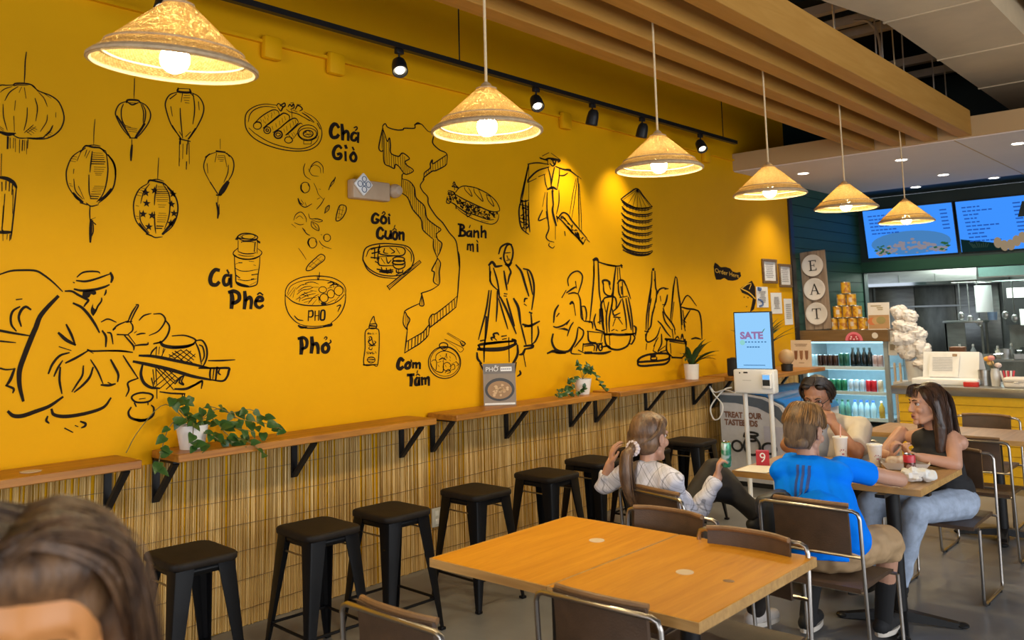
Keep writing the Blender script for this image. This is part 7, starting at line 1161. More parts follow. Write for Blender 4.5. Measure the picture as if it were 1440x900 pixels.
def head(mb, H, f, up=V((0, 0, 1)), s=1.0, child=False):
    r, f, u = frame(f, up); R = Matrix((r, f, u)).transposed()
    P = lambda x, y, z: V(H)+(r*x+f*y+u*z)*s
    mb.ball(P(0, -.012, .035), (.074*s, .094*s, .088*s), R, 20, 14)
    mb.ball(P(0, .012, -.02), (.064*s, .080*s, .085*s), R, 20, 14)
    mb.ball(P(0, .028, -.068), (.050*s, .058*s, .046*s), R, 16, 10)
    mb.ball(P(0, .074, -.098), (.022*s, .018*s, .017*s), R)                 # chin
    for sx in (-1, 1):
        mb.cap(P(sx*.012, .084, .032), P(sx*.046, .072, .028), .011*s, .010*s)   # brow
        mb.ball(P(sx*.040, .066, -.022), (.022*s, .020*s, .022*s), R)        # cheek
        mb.cap(P(sx*.052, -.005, -.06), P(sx*.030, .055, -.092), .020*s, .017*s) # jaw line
        mb.ball(P(sx*.074, -.008, -.008), (.009*s, .020*s, .032*s), R @ Matrix.Rotation(sx*.25, 3, 'Z'))
        mb.tube([P(sx*(.082), -.010+.016*math.cos(a)-.006, -.004+.027*math.sin(a)) for a in [i*PI/5 for i in range(-1, 7)]], .0055*s, 7)  # ear rim
    mb.cap(P(0, .086, .022), P(0, .102, -.022), .010*s, .0135*s); mb.ball(P(0, .105, -.027), (.013*s, .013*s, .011*s), R)
    for sx in (-1, 1): mb.ball(P(sx*.012, .100, -.030), (.009*s, .011*s, .008*s), R)
    mb.cap(P(-.020, .082, -.058), P(.020, .082, -.058), .0085*s); mb.cap(P(-.016, .082, -.071), P(.016, .082, -.071), .009*s)
    mb.ball(P(0, .083, -.056), (.014*s, .014*s, .008*s), R)
    return P, R
def face_bits(par, P, R, s=1.0, iris=(.06,.035,.02), lips=(.42,.13,.11), open_=False, skin='skin', brow=(.04,.022,.012)):
    for sx in (-1, 1):
        e = obj('eye', MB().ball(P(sx*.031, .0735, .010), (.0125*s, .0115*s, .0095*s), R, 14, 10), plain((.66,.62,.58), .2), par)
        obj('iris', MB().ball(P(sx*.031, .0835, .010), (.0062*s, .0030*s, .0062*s), R, 12, 8), plain(iris, .15), e)
        lid = MB(); lid.tube([P(sx*.031+.0145*math.cos(a), .0805+.003*math.sin(a), .010+.0088*math.sin(a)) for a in [i*PI/8 for i in range(9)]], .0024*s, 6); obj('eyelid', lid, plain((.16,.07,.05), .6), par)
        b = MB(); b.tube([P(sx*(.014), .0955, .030), P(sx*.030, .0905, .036), P(sx*.047, .0775, .031)], [.0030*s, .0036*s, .0018*s], 6); obj('eyebrow', b, plain(brow, .8), par)
    l = MB(); l.tube([P(-.024, .083, -.0605), P(-.010, .0935, -.055), P(0, .0955, -.057), P(.010, .0935, -.055), P(.024, .083, -.0605)], [.0016*s, .0046*s, .0046*s, .0046*s, .0016*s], 7)
    l.tube([P(-.022, .083, -.0635), P(-.009, .0925, -.071), P(.009, .0925, -.071), P(.022, .083, -.0635)], [.0016*s, .0055*s, .0055*s, .0016*s], 7); obj('lips', l, plain(lips, .35), par)
    if open_: obj('mouth_gap', MB().tube([P(-.016, .0925, -.0630), P(0, .0985, -.0635), P(.016, .0925, -.0630)], [.001*s, .0032*s, .001*s], 6), plain((.08,.02,.02), .6), par)
def hand(mb, W, d, n, side=1, curl=.5, s=1.0, thumb=.5, spread=.0):
    """W wrist, d direction of the fingers, n direction the palm faces, side=+1 puts the thumb along d x n"""
    d = V(d).normalized(); n = (V(n)-d*V(n).dot(d)).normalized(); t = d.cross(n)*side; W = V(W)
    mb.cap(W-d*.02*s, W+d*.02*s, .025*s, .024*s)
    for k in (-1.5, -.5, .5, 1.5):
        mb.cap(W+t*k*.010*s+d*.01*s, W+d*(.083-.004*abs(k-.5))*s+t*k*.019*s, .0145*s, .0115*s)
    L = {1.5: (.040, .024, .019), .5: (.045, .028, .020), -.5: (.042, .026, .020), -1.5: (.032, .020, .017)}
    for k in (1.5, .5, -.5, -1.5):
        p = W+d*(.085-.004*abs(k-.5))*s+t*k*.0195*s; a = curl*(.75 if k == 1.5 else 1.0); dd = d+t*k*spread
        for i, l in enumerate(L[k]):
            a_ = a*(.9, 2.0, 2.8)[i]; q = p+(dd.normalized()*math.cos(a_)+n*math.sin(a_))*l*s
            r = (.0098, .0088, .0078)[i]*s; mb.cap(p, q, r, r*.92, 10); p = q
    p = W+t*.022*s+d*.018*s; dirs = (t*.75+d*.75+n*.25*thumb*2, t*.25+d*.95+n*.5*thumb*2, d*.9-t*.15+n*.65*thumb*2)
    for dd, l, r in zip(dirs, (.042, .032, .026), (.0135, .0108, .0092)):
        q = p+dd.normalized()*l*s; mb.cap(p, q, r*s, r*.9*s, 10); p = q
def limb(mb, pts, rs, **k):
    for i in range(len(pts)-1): mb.cap(pts[i], pts[i+1], rs[i], rs[i+1], 14, flat1=(k.get('flat') and i == len(pts)-2))
def shoe(par, A, f, m, sole, s=1.0, name='shoe'):
    """A ankle centre; f horizontal toe direction; the sole lies at A.z-.09"""
    f = V(f); f.z = 0; f.normalize(); r = f.cross(V((0, 0, 1))); A = V(A); z0 = A.z-.085*s
    b = MB(); b.ball(A+f*.03-V((0, 0, .035*s)), (.045*s, .05*s, .05*s), Matrix((r, f, V((0, 0, 1)))).transposed())
    b.cap(V((A.x, A.y, z0+.042*s))-f*.035*s, V((A.x, A.y, z0+.036*s))+f*.14*s, .042*s, .036*s, 14); b.cap(A, A-V((0, 0, .05*s)), .043*s, .045*s)
    o = remesh(name, b, .008, m, par, 3)
    so_ = MB(); n = 20; ring = [V((A.x, A.y, z0))+f*(.055+.125*math.cos(2*PI*k/n))*s+r*(.046*math.sin(2*PI*k/n)*(1-.12*math.cos(2*PI*k/n)))*s for k in range(n)]
    so_.add(ring+[p+V((0, 0, .024*s)) for p in ring], [tuple(reversed(range(n))), tuple(range(n, 2*n))]+[(k, (k+1) % n, n+(k+1) % n, n+k) for k in range(n)])
    obj('sole', so_, sole, o); return o
def torso(mb, hip, chest, neck, rvec, f, sh, hw, cd_, inflate=0.0, shc=None):
    """pelvis, ribcage and shoulder girdle as overlapping balls and tapered capsules"""
    up = (V(neck)-V(hip)).normalized(); r = V(rvec).normalized(); f = r.cross(up)*-1; R = Matrix((r, up.cross(r), up)).transposed()
    i = inflate
    mb.ball(V(hip), (hw+i, cd_*.98+i, .11+i), R, 18, 12)
    mid = V(hip).lerp(V(chest), .5)
    for k, w in ((.30, .92), (.6, .90), (.85, .96)): mb.ball(V(hip).lerp(V(chest), k), ((hw*.93)*w+i, cd_*.92*w+i, .10+i), R, 18, 12)
    mb.ball(V(chest), (sh*.80+i, cd_*1.06+i, .145+i), R, 20, 14)
    mb.ball(V(chest).lerp(V(neck), .55), (sh*.80+i, cd_*.86+i, .085+i), R, 20, 12)
    for s in (-1, 1): mb.cap(V(neck)-up*.035+r*s*.03, V(neck)-up*.075+r*s*((shc or sh)-.03), .045+i*1.15, .05+i*1.3)
def strands(name, guides, n, rad, m, par, jit=.012, seed=1, sub=5, sides=4, taper=True):
    rr_ = random.Random(seed); mb = MB(); G = [crom(g, sub) for g in guides]; L = min(len(g) for g in G)
    for _ in range(n):
        a = rr_.uniform(0, len(G)-1.001); i = int(a); u = a-i; ph = rr_.uniform(0, 6.28); j = rr_.uniform(.2, 1)*jit
        off = V((rr_.uniform(-1, 1), rr_.uniform(-1, 1), rr_.uniform(-1, 1)))*j; pts = []
        for k in range(L):
            t = k/(L-1); p = G[i][k].lerp(G[i+1][k], u)+off*(.35+.9*t)+V((math.sin(ph+t*5), math.cos(ph*1.3+t*4), 0))*jit*.35*t; pts.append(p)
        mb.tube(pts, [rad*(1-.65*(k/(L-1))**2) if taper else rad for k in range(L)], sides, caps=False)
    return obj(name, mb, m, par, smooth=80)
def hairmat(name, c, c2, rough=.42):
    return mat(name, c, rough, col2=c2, scale=30, stretch=(1, 1, .25), bump=.35, bscale=120, lo=.38, hi=.62)
def local(par): 
    b = par.location.copy(); return lambda x, y, z: V((x, y, z))-b

M['blue_polo'] = mat('bright_blue_knit', (.001,.21,.98), .8, spec=.08, var=.06, scale=10, bump=.12, bscale=220)
M['navy'] = mat('navy_stripe', (.006,.05,.26), .6)
M['khaki'] = mat('khaki_cotton', (.46,.30,.155), .75, var=.15, scale=12)
M['jeans'] = mat('pale_denim', (.42,.50,.64), .8, var=.25, scale=20, bump=.15, bscale=300)
M['black_cloth'] = mat('black_cloth', (.014,.014,.016), .8, var=.3, scale=14)
M['black_trouser'] = mat('black_brown_trouser', (.024,.019,.017), .75, var=.3, scale=10)
M['sock'] = mat('black_sock', (.012,.012,.013), .9)
M['shirt_cream'] = mat('cream_shirt_cotton', (.66,.58,.48), .75, var=.08, scale=10)
M['tee_blue'] = mat('pale_blue_tee', (.50,.58,.72), .8)
def plaid():
    N = NT('white_plaid_flannel'); tc = N.node('ShaderNodeTexCoord'); sp = N.node('ShaderNodeSeparateXYZ', {'Vector': tc.outputs['Object']})
    def lines(sock, sc, ph):
        a = N.node('ShaderNodeMath', {0: sock, 1: sc}, operation='MULTIPLY'); b = N.node('ShaderNodeMath', {0: a.outputs[0], 1: ph}, operation='ADD')
        c = N.node('ShaderNodeMath', {0: b.outputs[0]}, operation='FRACT'); d = N.node('ShaderNodeMath', {0: c.outputs[0], 1: .085}, operation='LESS_THAN'); return d.outputs[0]
    def band(sock, sc, ph, w):
        a = N.node('ShaderNodeMath', {0: sock, 1: sc}, operation='MULTIPLY'); b = N.node('ShaderNodeMath', {0: a.outputs[0], 1: ph}, operation='ADD')
        c = N.node('ShaderNodeMath', {0: b.outputs[0]}, operation='FRACT'); return N.node('ShaderNodeMath', {0: c.outputs[0], 1: w}, operation='LESS_THAN').outputs[0]
    s1 = N.node('ShaderNodeMath', {0: sp.outputs[0], 1: sp.outputs[1]}, operation='SUBTRACT').outputs[0]; s2 = N.node('ShaderNodeMath', {0: sp.outputs[2], 1: sp.outputs[0]}, operation='ADD').outputs[0]
    col = None
    for sock, ph in ((s1, .1), (s2, .4)):
        for sc, w, f in ((11, .36, .10), (11, .07, .42), (22, .06, .22)):
            g_ = N.node('ShaderNodeMath', {0: band(sock, sc, ph+(.3 if w < .1 else 0), w), 1: -f}, operation='MULTIPLY').outputs[0]
            col = g_ if col is None else N.node('ShaderNodeMath', {0: col, 1: g_}, operation='ADD').outputs[0]
    k = N.node('ShaderNodeMath', {0: col, 1: 1.0}, operation='ADD').outputs[0]; k = N.node('ShaderNodeMath', {0: k, 1: .3}, operation='MAXIMUM').outputs[0]
    mx = N.node('ShaderNodeMix', data_type='RGBA', blend_type='MULTIPLY'); mx.inputs[0].default_value = 1; mx.inputs[6].default_value = (.66,.64,.71,1)
    cc = N.node('ShaderNodeCombineColor', {0: k, 1: k, 2: k}); N.l(cc.outputs[0], mx.inputs[7]); N.l(mx.outputs[2], N.b.inputs['Base Color'])
    N.b.inputs['Roughness'].default_value = .85; return N.m
M['plaid'] = plaid()

# --- girl with the ponytail
g = thing('person', 'girl with a brown ponytail in a white plaid shirt holding up a green can', 'person', (2.14, 4.05, 0)); L_ = local(g)
b = MB(); f = V((.27, .96, 0)); rv = V((.96, -.27, 0))
hip, chest, neck, H = L_(2.15, 4.06, .545), L_(2.06, 3.985, .74), L_(1.985, 3.99, .915), L_(1.972, 4.05, 1.045)
torso(b, hip, chest, neck, rv, f, .165, .135, .095)
b.cap(neck-V((0, 0, .05)), H-f*.015-V((0, 0, .03)), .046, .044); Pg, Rg = head(b, H, V((.06, 1.0, -.08)), s=1.10)
shR, elR, wrR = L_(2.13, 3.955, .845), L_(2.17, 4.13, .635), L_(2.225, 4.31, .82)
shL, elL, wrL = L_(1.84, 4.03, .85), L_(1.70, 3.98, .775), L_(1.755, 3.97, .895)
limb(b, [shR, elR, wrR], [.045, .036, .026]); limb(b, [shL, elL, wrL], [.045, .036, .026])
hand(b, wrR, V((.05, .12, 1)), V((.75, .45, .1)), 1, .75, .88, .6)
hand(b, wrL, V((.25, .05, 1)), V((.55, .6, 0)), -1, .35, .86, .3, .25)
hl, kl, al = L_(2.07, 4.12, .53), L_(2.13, 4.44, .83), L_(2.37, 4.47, .60)
hr, kr, ar = L_(2.22, 4.08, .53), L_(2.55, 4.17, .535), L_(2.33, 4.46, .11)
limb(b, [hl, kl, al], [.075, .052, .036]); limb(b, [hr, kr, ar], [.078, .055, .036])
body_g = remesh('body', b, .0052, M['skin'], g)
s = MB(); torso(s, hip+V((0, 0, .02)), chest, neck-V((0, 0, .006)), rv, f, .168, .14, .098, .015)
limb(s, [shR, elR, elR.lerp(wrR, .93)], [.062, .050, .041], flat=True); limb(s, [shL, elL, elL.lerp(wrL, .55)], [.062, .050, .042], flat=True)
s.cap(neck-V((0, 0, .03)), neck+V((.004, .006, .012)), .066, .058, flat1=True)
remesh('plaid_shirt', s, .008, M['plaid'], g, 2, folds(.016, 17))
p = MB(); p.ball(hip-V((0, 0, .02)), (.155, .12, .11)); limb(p, [hl, kl, al], [.092, .069, .052], flat=True); limb(p, [hr, kr, ar], [.094, .072, .052], flat=True)
p.cap(hl.lerp(kl, .7), kl.lerp(al, .55), .06, .055)
remesh('trousers', p, .009, M['black_trouser'], g, 3, folds(.012, 12))
shoe(g, ar, (.35, 1, 0), plain((.55,.50,.46), .6), M['offwhite'], .95); shoe(g, al, (.7, .7, 0), plain((.03,.03,.03), .6), M['black'], .9)
hm = hairmat('brown_hair', (.195,.108,.055), (.075,.040,.022))
h = MB(); q = lambda x, y, z: Pg(x, y, z)
h.ball(q(0, -.022, .040), (0.0946, 0.1089, 0.1012), Rg, 22, 14); h.ball(q(0, -.045, -.015), (0.0858, 0.0748, 0.0770), Rg); h.ball(q(0, .045, .075), (0.0726, 0.0495, 0.0495), Rg)
h.cap(q(-.02, -.095, -.035), q(-.02, -.115, -.05), 0.0385, 0.0286)
ha = remesh('hair', h, .007, hm, g, 3)
tail = [[q(-.02, -.105, -.045)+V((.012*math.cos(a), .0, .012*math.sin(a))), q(-.028, -.15, -.075)+V((.03*math.cos(a), .012*math.sin(a), 0)), q(-.03, -.155, -.15)+V((.036*math.cos(a), .022*math.sin(a), 0)), q(-.02, -.145, -.24)+V((.032*math.cos(a), .02*math.sin(a), 0)), q(0, -.125, -.31)+V((.016*math.cos(a), .01*math.sin(a), 0))] for a in [i*.7 for i in range(10)]]
tl = MB(); limb(tl, [q(-.02, -.11, -.045), q(-.03, -.15, -.08), q(-.03, -.155, -.16), q(-.02, -.145, -.24), q(0, -.125, -.30)], [.022, .033, .038, .032, .012])
pt = remesh('ponytail', tl, .008, hm, g, 2); strands('hair_strands', tail, 160, .0026, hm, ha, .012, 2)
cs = [[q(.06*math.sin(a), .075*math.cos(a)*.9+.0, .118-.05*abs(math.sin(a))*.6), q(.088*math.sin(a)*1.0, .05*math.cos(a)-.03, .09), q(.09*math.sin(a), -.06, .03), q(.05*math.sin(a)-.01, -.10, -.02), q(-.02, -.108, -.042)] for a in [-1.4+i*.2 for i in range(15)]]
strands('hair_strands', cs, 260, .0020, hm, ha, .006, 3)
sc = MB()
for k in range(12): a = k*PI/6; sc.ball(q(-.02+.030*math.cos(a), -.112, -.048+.028*math.sin(a)), .0135, nu=8, nv=6)
obj('hair_tie', sc, plain((.72,.62,.62), .8), g, label='white scrunchie'); face_bits(g, Pg, Rg, 1.10)
t = thing('drink_can', 'slim green can held up in the right hand of the girl', 'can', (2.262, 4.348, .875)); t.rotation_euler = (.05, .06, 0)
obj('body', MB().lathe([(.001, 0), (.022, .001), (.0275, .01), (.0275, .125), (.023, .136)], n=20), mat('green_can_print', (.05,.26,.13), .25, .3, col2=(.50,.62,.58), scale=24, lo=.42, hi=.52, detail=1), t)
obj('lid', MB().lathe([(.023, .136), (.022, .133), (.001, .133)], n=20), M['chrome'], t)

# --- boy in blue
g = thing('person', 'boy in a bright blue polo and khaki shorts seen from behind at the table', 'person', (2.80, 4.33, 0)); L_ = local(g)
b = MB(); f = V((-.05, 1, 0)); rv = V((1, .03, 0))
hip, chest, neck, H = L_(2.79, 4.29, .55), L_(2.72, 4.42, .76), L_(2.665, 4.49, .93), L_(2.635, 4.54, 1.068)
torso(b, hip, chest, neck, rv, f, .168, .16, .105)
b.cap(neck-V((0, 0, .05)), H-f*.02-V((0, 0, .03)), .052, .050); Pb, Rb = head(b, H, V((.10, .96, -.24)), s=1.13)
shR, elR, wrR = L_(2.815, 4.53, .895), L_(3.00, 4.87, .80), L_(2.84, 5.02, .80)
shL, elL, wrL = L_(2.55, 4.55, .885), L_(2.50, 4.86, .79), L_(2.56, 5.04, .80)
limb(b, [shR, elR, wrR], [.046, .039, .028]); limb(b, [shL, elL, wrL], [.046, .039, .028])
hand(b, wrR, V((-1, .3, .1)), V((0, .2, -1)), 1, .3, .92); hand(b, wrL, V((.9, .4, .1)), V((0, .2, -1)), -1, .3, .92)
hr, kr, ar = L_(2.89, 4.30, .53), L_(2.975, 4.70, .515), L_(2.90, 4.76, .11)
hl, kl, al = L_(2.70, 4.30, .53), L_(2.62, 4.68, .515), L_(2.57, 4.58, .11)
limb(b, [hr, kr], [.082, .058]); limb(b, [kr, kr.lerp(ar, .35), ar], [.056, .053, .036]); limb(b, [hl, kl], [.082, .058]); limb(b, [kl, kl.lerp(al, .35), al], [.056, .053, .036])
remesh('body', b, .0055, M['skin'], g)
s = MB(); torso(s, hip+V((0, 0, .06)), chest, neck-V((0, 0, .004)), rv, f, .172, .168, .11, .016); s.cap(hip+V((0, -.03, -.045)), hip+V((0, -.01, .1)), .165, .165, 20, flat0=True)
s.cap(L_(2.58, 4.47, .83), L_(2.64, 4.31, .60), .085, .115); s.cap(L_(2.79, 4.47, .83), L_(2.92, 4.31, .60), .085, .105); limb(s, [shR, shR.lerp(elR, .52)], [.064, .062], flat=True); limb(s, [shL, shL.lerp(elL, .52)], [.066, .064], flat=True)
s.cap(neck-V((0, 0, .03)), neck+V((0, .004, .022)), .068, .062, flat1=True)
remesh('blue_polo', s, .008, M['blue_polo'], g, 3, folds(.013, 11, 4))
# three dark stripes down the back
def back_pt(x, v): return None
pl = [c for c in g.children if c.name.startswith('blue_polo')][0]
dg = bpy.context.evaluated_depsgraph_get(); bpy.context.view_layer.update()
from mathutils.bvhtree import BVHTree
bv = BVHTree.FromPolygons([v.co for v in pl.data.vertices], [tuple(p_.vertices) for p_ in pl.data.polygons])
for k in range(3):
    sb = MB(); vs = []; n = 14
    for i in range(n):
        z_ = L_(0, 0, .918-.19*i/(n-1)).z
        for dx in (-.0075, .0075):
            x_ = L_(2.655+.031*k+.018*i/(n-1), 0, 0).x+dx; hit = bv.ray_cast(V((x_, -1, z_)), V((0, 1, 0)))
            vs.append((hit[0] if hit[0] else V((x_, 0, z_)))-V((0, .0025, 0)))
    sb.add(vs, [(2*i, 2*i+1, 2*i+3, 2*i+2) for i in range(n-1)]); obj('back_stripe', sb, M['navy'], g, smooth=80)
p = MB(); p.ball(hip-V((0, 0, .035)), (.165, .13, .095)); limb(p, [hr, kr.lerp(hr, .06)], [.100, .088]); limb(p, [hl, kl.lerp(hl, .06)], [.100, .088])
p.cap(kr.lerp(hr, .06), kr.lerp(ar, .13), .088, .085, 14, flat1=True); p.cap(kl.lerp(hl, .06), kl.lerp(al, .13), .088, .085, 14, flat1=True)
remesh('khaki_shorts', p, .009, M['khaki'], g, 2, folds(.016, 16, 2))
for a_, k_ in ((ar, kr), (al, kl)):
    so_ = MB(); so_.cap(a_.lerp(k_, .50), a_-V((0, 0, .02)), .052, .045, 14, flat0=True); remesh('sock', so_, .008, M['sock'], g, 1)
shoe(g, ar, (.1, 1, 0), M['black_cloth'], M['offwhite'], 1.0); shoe(g, al, (-.05, 1, 0), M['black_cloth'], M['offwhite'], 1.0)
hm = hairmat('ginger_brown_hair', (.36,.185,.06), (.13,.068,.028), .5); q = Pb
h = MB(); h.ball(q(0, -.016, .045), (0.0949, 0.1126, 0.0994), Rb, 22, 14); h.ball(q(0, -.040, -.01), (0.0883, 0.0795, 0.0828), Rb); h.cap(q(-.03, -.075, -.06), q(.03, -.075, -.06), 0.0360); h.ball(q(0, .05, .085), (0.0684, 0.0552, 0.0442), Rb)
ha = remesh('hair', h, .007, hairmat('short_back_hair', (.20,.125,.068), (.085,.05,.028), .6), g, 3)
top = [[q(0, -.01, .130), q(.055*math.sin(a), .05*math.cos(a)-.01, .128), q(.082*math.sin(a), .078*math.cos(a)-.012, .095), q(.094*math.sin(a), .100*math.cos(a)-.014, .050), q(.094*math.sin(a), .102*math.cos(a)-.016, .026)] for a in [i*.42 for i in range(16)]]
strands('hair_strands', top, 620, .0030, hm, ha, .008, 5)
bk_ = [[q(.088*math.sin(a), .098*math.cos(a)-.016, .05), q(.086*math.sin(a), .098*math.cos(a)-.018, .0), q(.074*math.sin(a), .092*math.cos(a)-.016, -.05), q(.055*math.sin(a), .085*math.cos(a)-.012, -.085)] for a in [PI-1.2+i*.2 for i in range(13)]]
strands('hair_strands', bk_, 330, .0020, bpy.data.materials['short_back_hair'], ha, .004, 6); face_bits(g, Pb, Rb, 1.13)

# --- man looking down
g = thing('person', 'dark haired man in a cream shirt and glasses with his hand at his face', 'person', (2.22, 5.92, 0)); L_ = local(g)
b = MB(); f = V((.12, -1, 0)); rv = V((-1, -.12, 0))
hip, chest, neck, H = L_(2.24, 5.99, .55), L_(2.24, 5.93, .79), L_(2.215, 5.88, .985), L_(2.19, 5.80, 1.125)
torso(b, hip, chest, neck, rv, f, .205, .165, .12)
b.cap(neck-V((0, 0, .05)), H-f*.02-V((0, 0, .03)), .056, .054); Pm, Rm = head(b, H, V((.10, -.93, -.36)), V((0, 0, 1)), s=1.12)
shL, elL, wrL = L_(2.43, 5.90, .93), L_(2.475, 5.66, .79), L_(2.345, 5.68, .955)
shR, elR, wrR = L_(2.03, 5.93, .92), L_(2.00, 5.70, .80), L_(2.18, 5.52, .80)
limb(b, [shL, elL, wrL], [.058, .048, .033]); limb(b, [shR, elR, wrR], [.058, .048, .033])
hand(b, wrL, V((-.35, .05, .85)), V((-.8, .35, -.1)), 1, .85, 1.0, .6); hand(b, wrR, V((.9, -.5, 0)), V((0, 0, -1)), 1, .4, 1.0)
for sx in (-1, 1):
    h_, k_, a_ = L_(2.24+sx*.10, 5.95, .53), L_(2.22+sx*.13, 5.50, .53), L_(2.22+sx*.12, 5.55, .11); limb(b, [h_, k_, a_], [.09, .065, .042])
remesh('body', b, .006, M['skin2'], g)
s = MB(); torso(s, hip, chest, neck-V((0, 0, .004)), rv, f, .212, .175, .128, .020); limb(s, [shL, shL.lerp(elL, .80)], [.074, .074], flat=True); limb(s, [shR, shR.lerp(elR, .72)], [.074, .074], flat=True); s.cap(neck-V((0, 0, .05)), shL+V((-.02, 0, -.01)), .06, .07); s.cap(shL-V((.03, 0, .02)), hip+V((.10, 0, .05)), .09, .12)
sh_ = remesh('cream_shirt', s, .009, M['shirt_cream'], g, 3, folds(.016, 11, 8))
te2 = MB(); te2.ball(L_(2.20, 5.80, .85), (.060, .075, .15)); te2.ball(L_(2.20, 5.82, .93), (.065, .08, .06)); remesh('pale_blue_tee', te2, .009, M['tee_blue'], g, 2)
col = MB()
for sx in (-1, 1): col.cap(neck+V((sx*.07, .03, .0)), neck+V((sx*.075, -.10, -.055)), .026, .020)
remesh('collar', col, .008, M['shirt_cream'], g, 2)
p = MB(); p.ball(hip-V((0, 0, .015)), (.185, .15, .105))
for sx in (-1, 1):
    h_, k_, a_ = L_(2.24+sx*.10, 5.95, .53), L_(2.22+sx*.13, 5.50, .53), L_(2.22+sx*.12, 5.55, .11); limb(p, [h_, k_, a_], [.108, .085, .062], flat=True)
    shoe(g, a_, (sx*.1, -1, 0), M['black_cloth'], M['black'], 1.05)
remesh('dark_trousers', p, .010, M['black_cloth'], g, 3, folds(.012, 12, 3))
hm = hairmat('black_hair', (.050,.034,.024), (.014,.009,.007)); q = Pm
h = MB(); h.ball(q(0, -.030, .046), (0.0930, 0.1000, 0.0900), Rm, 22, 14); h.ball(q(0, -.05, -.01), (0.0910, 0.0688, 0.0833), Rm)
for sx in (-1, 1): h.cap(q(sx*.078, .012, .04), q(sx*.080, .004, -.03), 0.0167, 0.0089); h.ball(q(sx*.040, .030, .092), (0.0400, 0.0480, 0.0300), Rm)
ha = remesh('hair', h, .007, hm, g, 3)
for sx in (-1, 1):
    gd = [[q(-.012+sx*.004, .082-.03*i, .112+.006*i), q(sx*.045, .075-.03*i, .122), q(sx*.078, .050-.03*i, .088), q(sx*.092, .025-.028*i, .035), q(sx*.090, .005-.025*i, -.01)] for i in range(4)]
    strands('hair_strands', gd, 170, .0024, hm, ha, .008, 8+sx)
gl = MB()
for sx in (-1, 1):
    gl.tube([q(sx*.033+.026*math.cos(k*PI/9), .112-.004*abs(math.cos(k*PI/9)), .004+.020*math.sin(k*PI/9)) for k in range(18)], .0028, 6, True); gl.tube([q(sx*.058, .106, .008), q(sx*.080, .06, .012), q(sx*.086, -.01, .010)], .0026, 6)
gl.tube([q(-.010, .116, .008), q(.010, .116, .008)], .0026, 6); obj('glasses', gl, M['black'], g, label='black framed glasses')
face_bits(g, Pm, Rm, 1.12, skin='skin2'); st = MB(); st.tube([q(-.022, .098, -.046), q(0, .104, -.043), q(.022, .098, -.046)], [.003, .006, .003], 7); obj('moustache', st, hm, g)

# --- woman in black
g = thing('person', 'woman with long dark brown hair in a black sleeveless top and pale jeans', 'person', (2.93, 5.80, 0)); L_ = local(g)
b = MB(); f = V((-.45, -.89, 0)); rv = V((-.89, .45, 0))
hip, chest, neck, H = L_(2.97, 5.83, .555), L_(2.930, 5.80, .775), L_(2.918, 5.79, .965), L_(2.898, 5.765, 1.108)
torso(b, hip, chest, neck, V((-.97, .22, 0)), f, .175, .145, .105)
b.cap(neck-V((0, 0, .05)), H-f*.015-V((0, 0, .03)), .046, .044); Pw, Rw = head(b, H, V((-.70, -.70, -.02)), s=1.04)
shL, elL, wrL = L_(3.03, 5.765, .915), L_(3.065, 5.66, .775), L_(2.90, 5.57, .815)
shR, elR, wrR = L_(2.71, 5.84, .915), L_(2.63, 5.70, .79), L_(2.735, 5.565, .80)
limb(b, [shL, elL, wrL], [.050, .040, .027]); limb(b, [shR, elR, wrR], [.046, .038, .027])
hand(b, wrL, V((-.80, -.35, .28)), V((-.2, .3, .9)), 1, .95, .92, .7); hand(b, wrR, V((.05, -.30, .85)), V((.75, .3, .1)), -1, .95, .92, .7)
bust = V((-.25, -.95, 0)).normalized()
for sx in (-1, 1): b.ball(chest+bust*.075+V((sx*.065, -sx*.015, .01)), (.058, .050, .055))
hl, kl, al = L_(3.05, 5.79, .53), L_(2.90, 5.39, .535), L_(2.78, 5.38, .11)
hr, kr, ar = L_(2.88, 5.84, .53), L_(2.62, 5.44, .53), L_(2.585, 5.40, .11)
limb(b, [hl, kl, al], [.085, .060, .038]); limb(b, [hr, kr, ar], [.085, .060, .038])
remesh('body', b, .0052, M['skin'], g)
s = MB(); torso(s, hip+V((0, 0, .02)), chest, neck-V((0, 0, .010)), V((-.97, .22, 0)), f, .166, .15, .108, .012, .128)
for sx in (-1, 1): s.ball(chest+bust*.078+V((sx*.065, -sx*.015, .01)), (.066, .057, .064))
s.cap(hip+V((0, 0, .03)), hip-V((0, 0, .035)), .150, .158, 20, flat1=True)
remesh('black_top', s, .008, M['black_cloth'], g, 3, folds(.010, 12, 5))
p = MB(); p.ball(hip-V((0, 0, .035)), (.17, .145, .10)); limb(p, [hl, kl, al], [.100, .078, .056], flat=True); limb(p, [hr, kr, ar], [.100, .078, .056], flat=True)
remesh('jeans', p, .009, M['jeans'], g, 3, folds(.010, 15, 6))
shoe(g, al, (-.3, -1, 0), M['black_cloth'], M['black'], .92); shoe(g, ar, (-.3, -1, 0), M['black_cloth'], M['black'], .92)
hm = hairmat('dark_brown_hair', (.066,.030,.016), (.016,.008,.006), .34); q = Pw
h = MB(); h.ball(q(0, -.025, .048), (0.0920, 0.1000, 0.0930), Rw, 22, 14); h.ball(q(0, -.06, -.03), (0.0890, 0.0600, 0.0930), Rw)
for sx in (-1, 1):
    h.cap(q(sx*.080, -.01, .03), q(sx*.092, -.02, -.12), 0.0271, 0.0339); h.cap(q(sx*.092, -.02, -.12), q(sx*.095, -.005, -.26), 0.0384, 0.0294)
h.cap(q(0, -.07, -.03), q(0, -.075, -.22), 0.0847, 0.0791); 
ha = remesh('hair', h, .008, hm, g, 3)
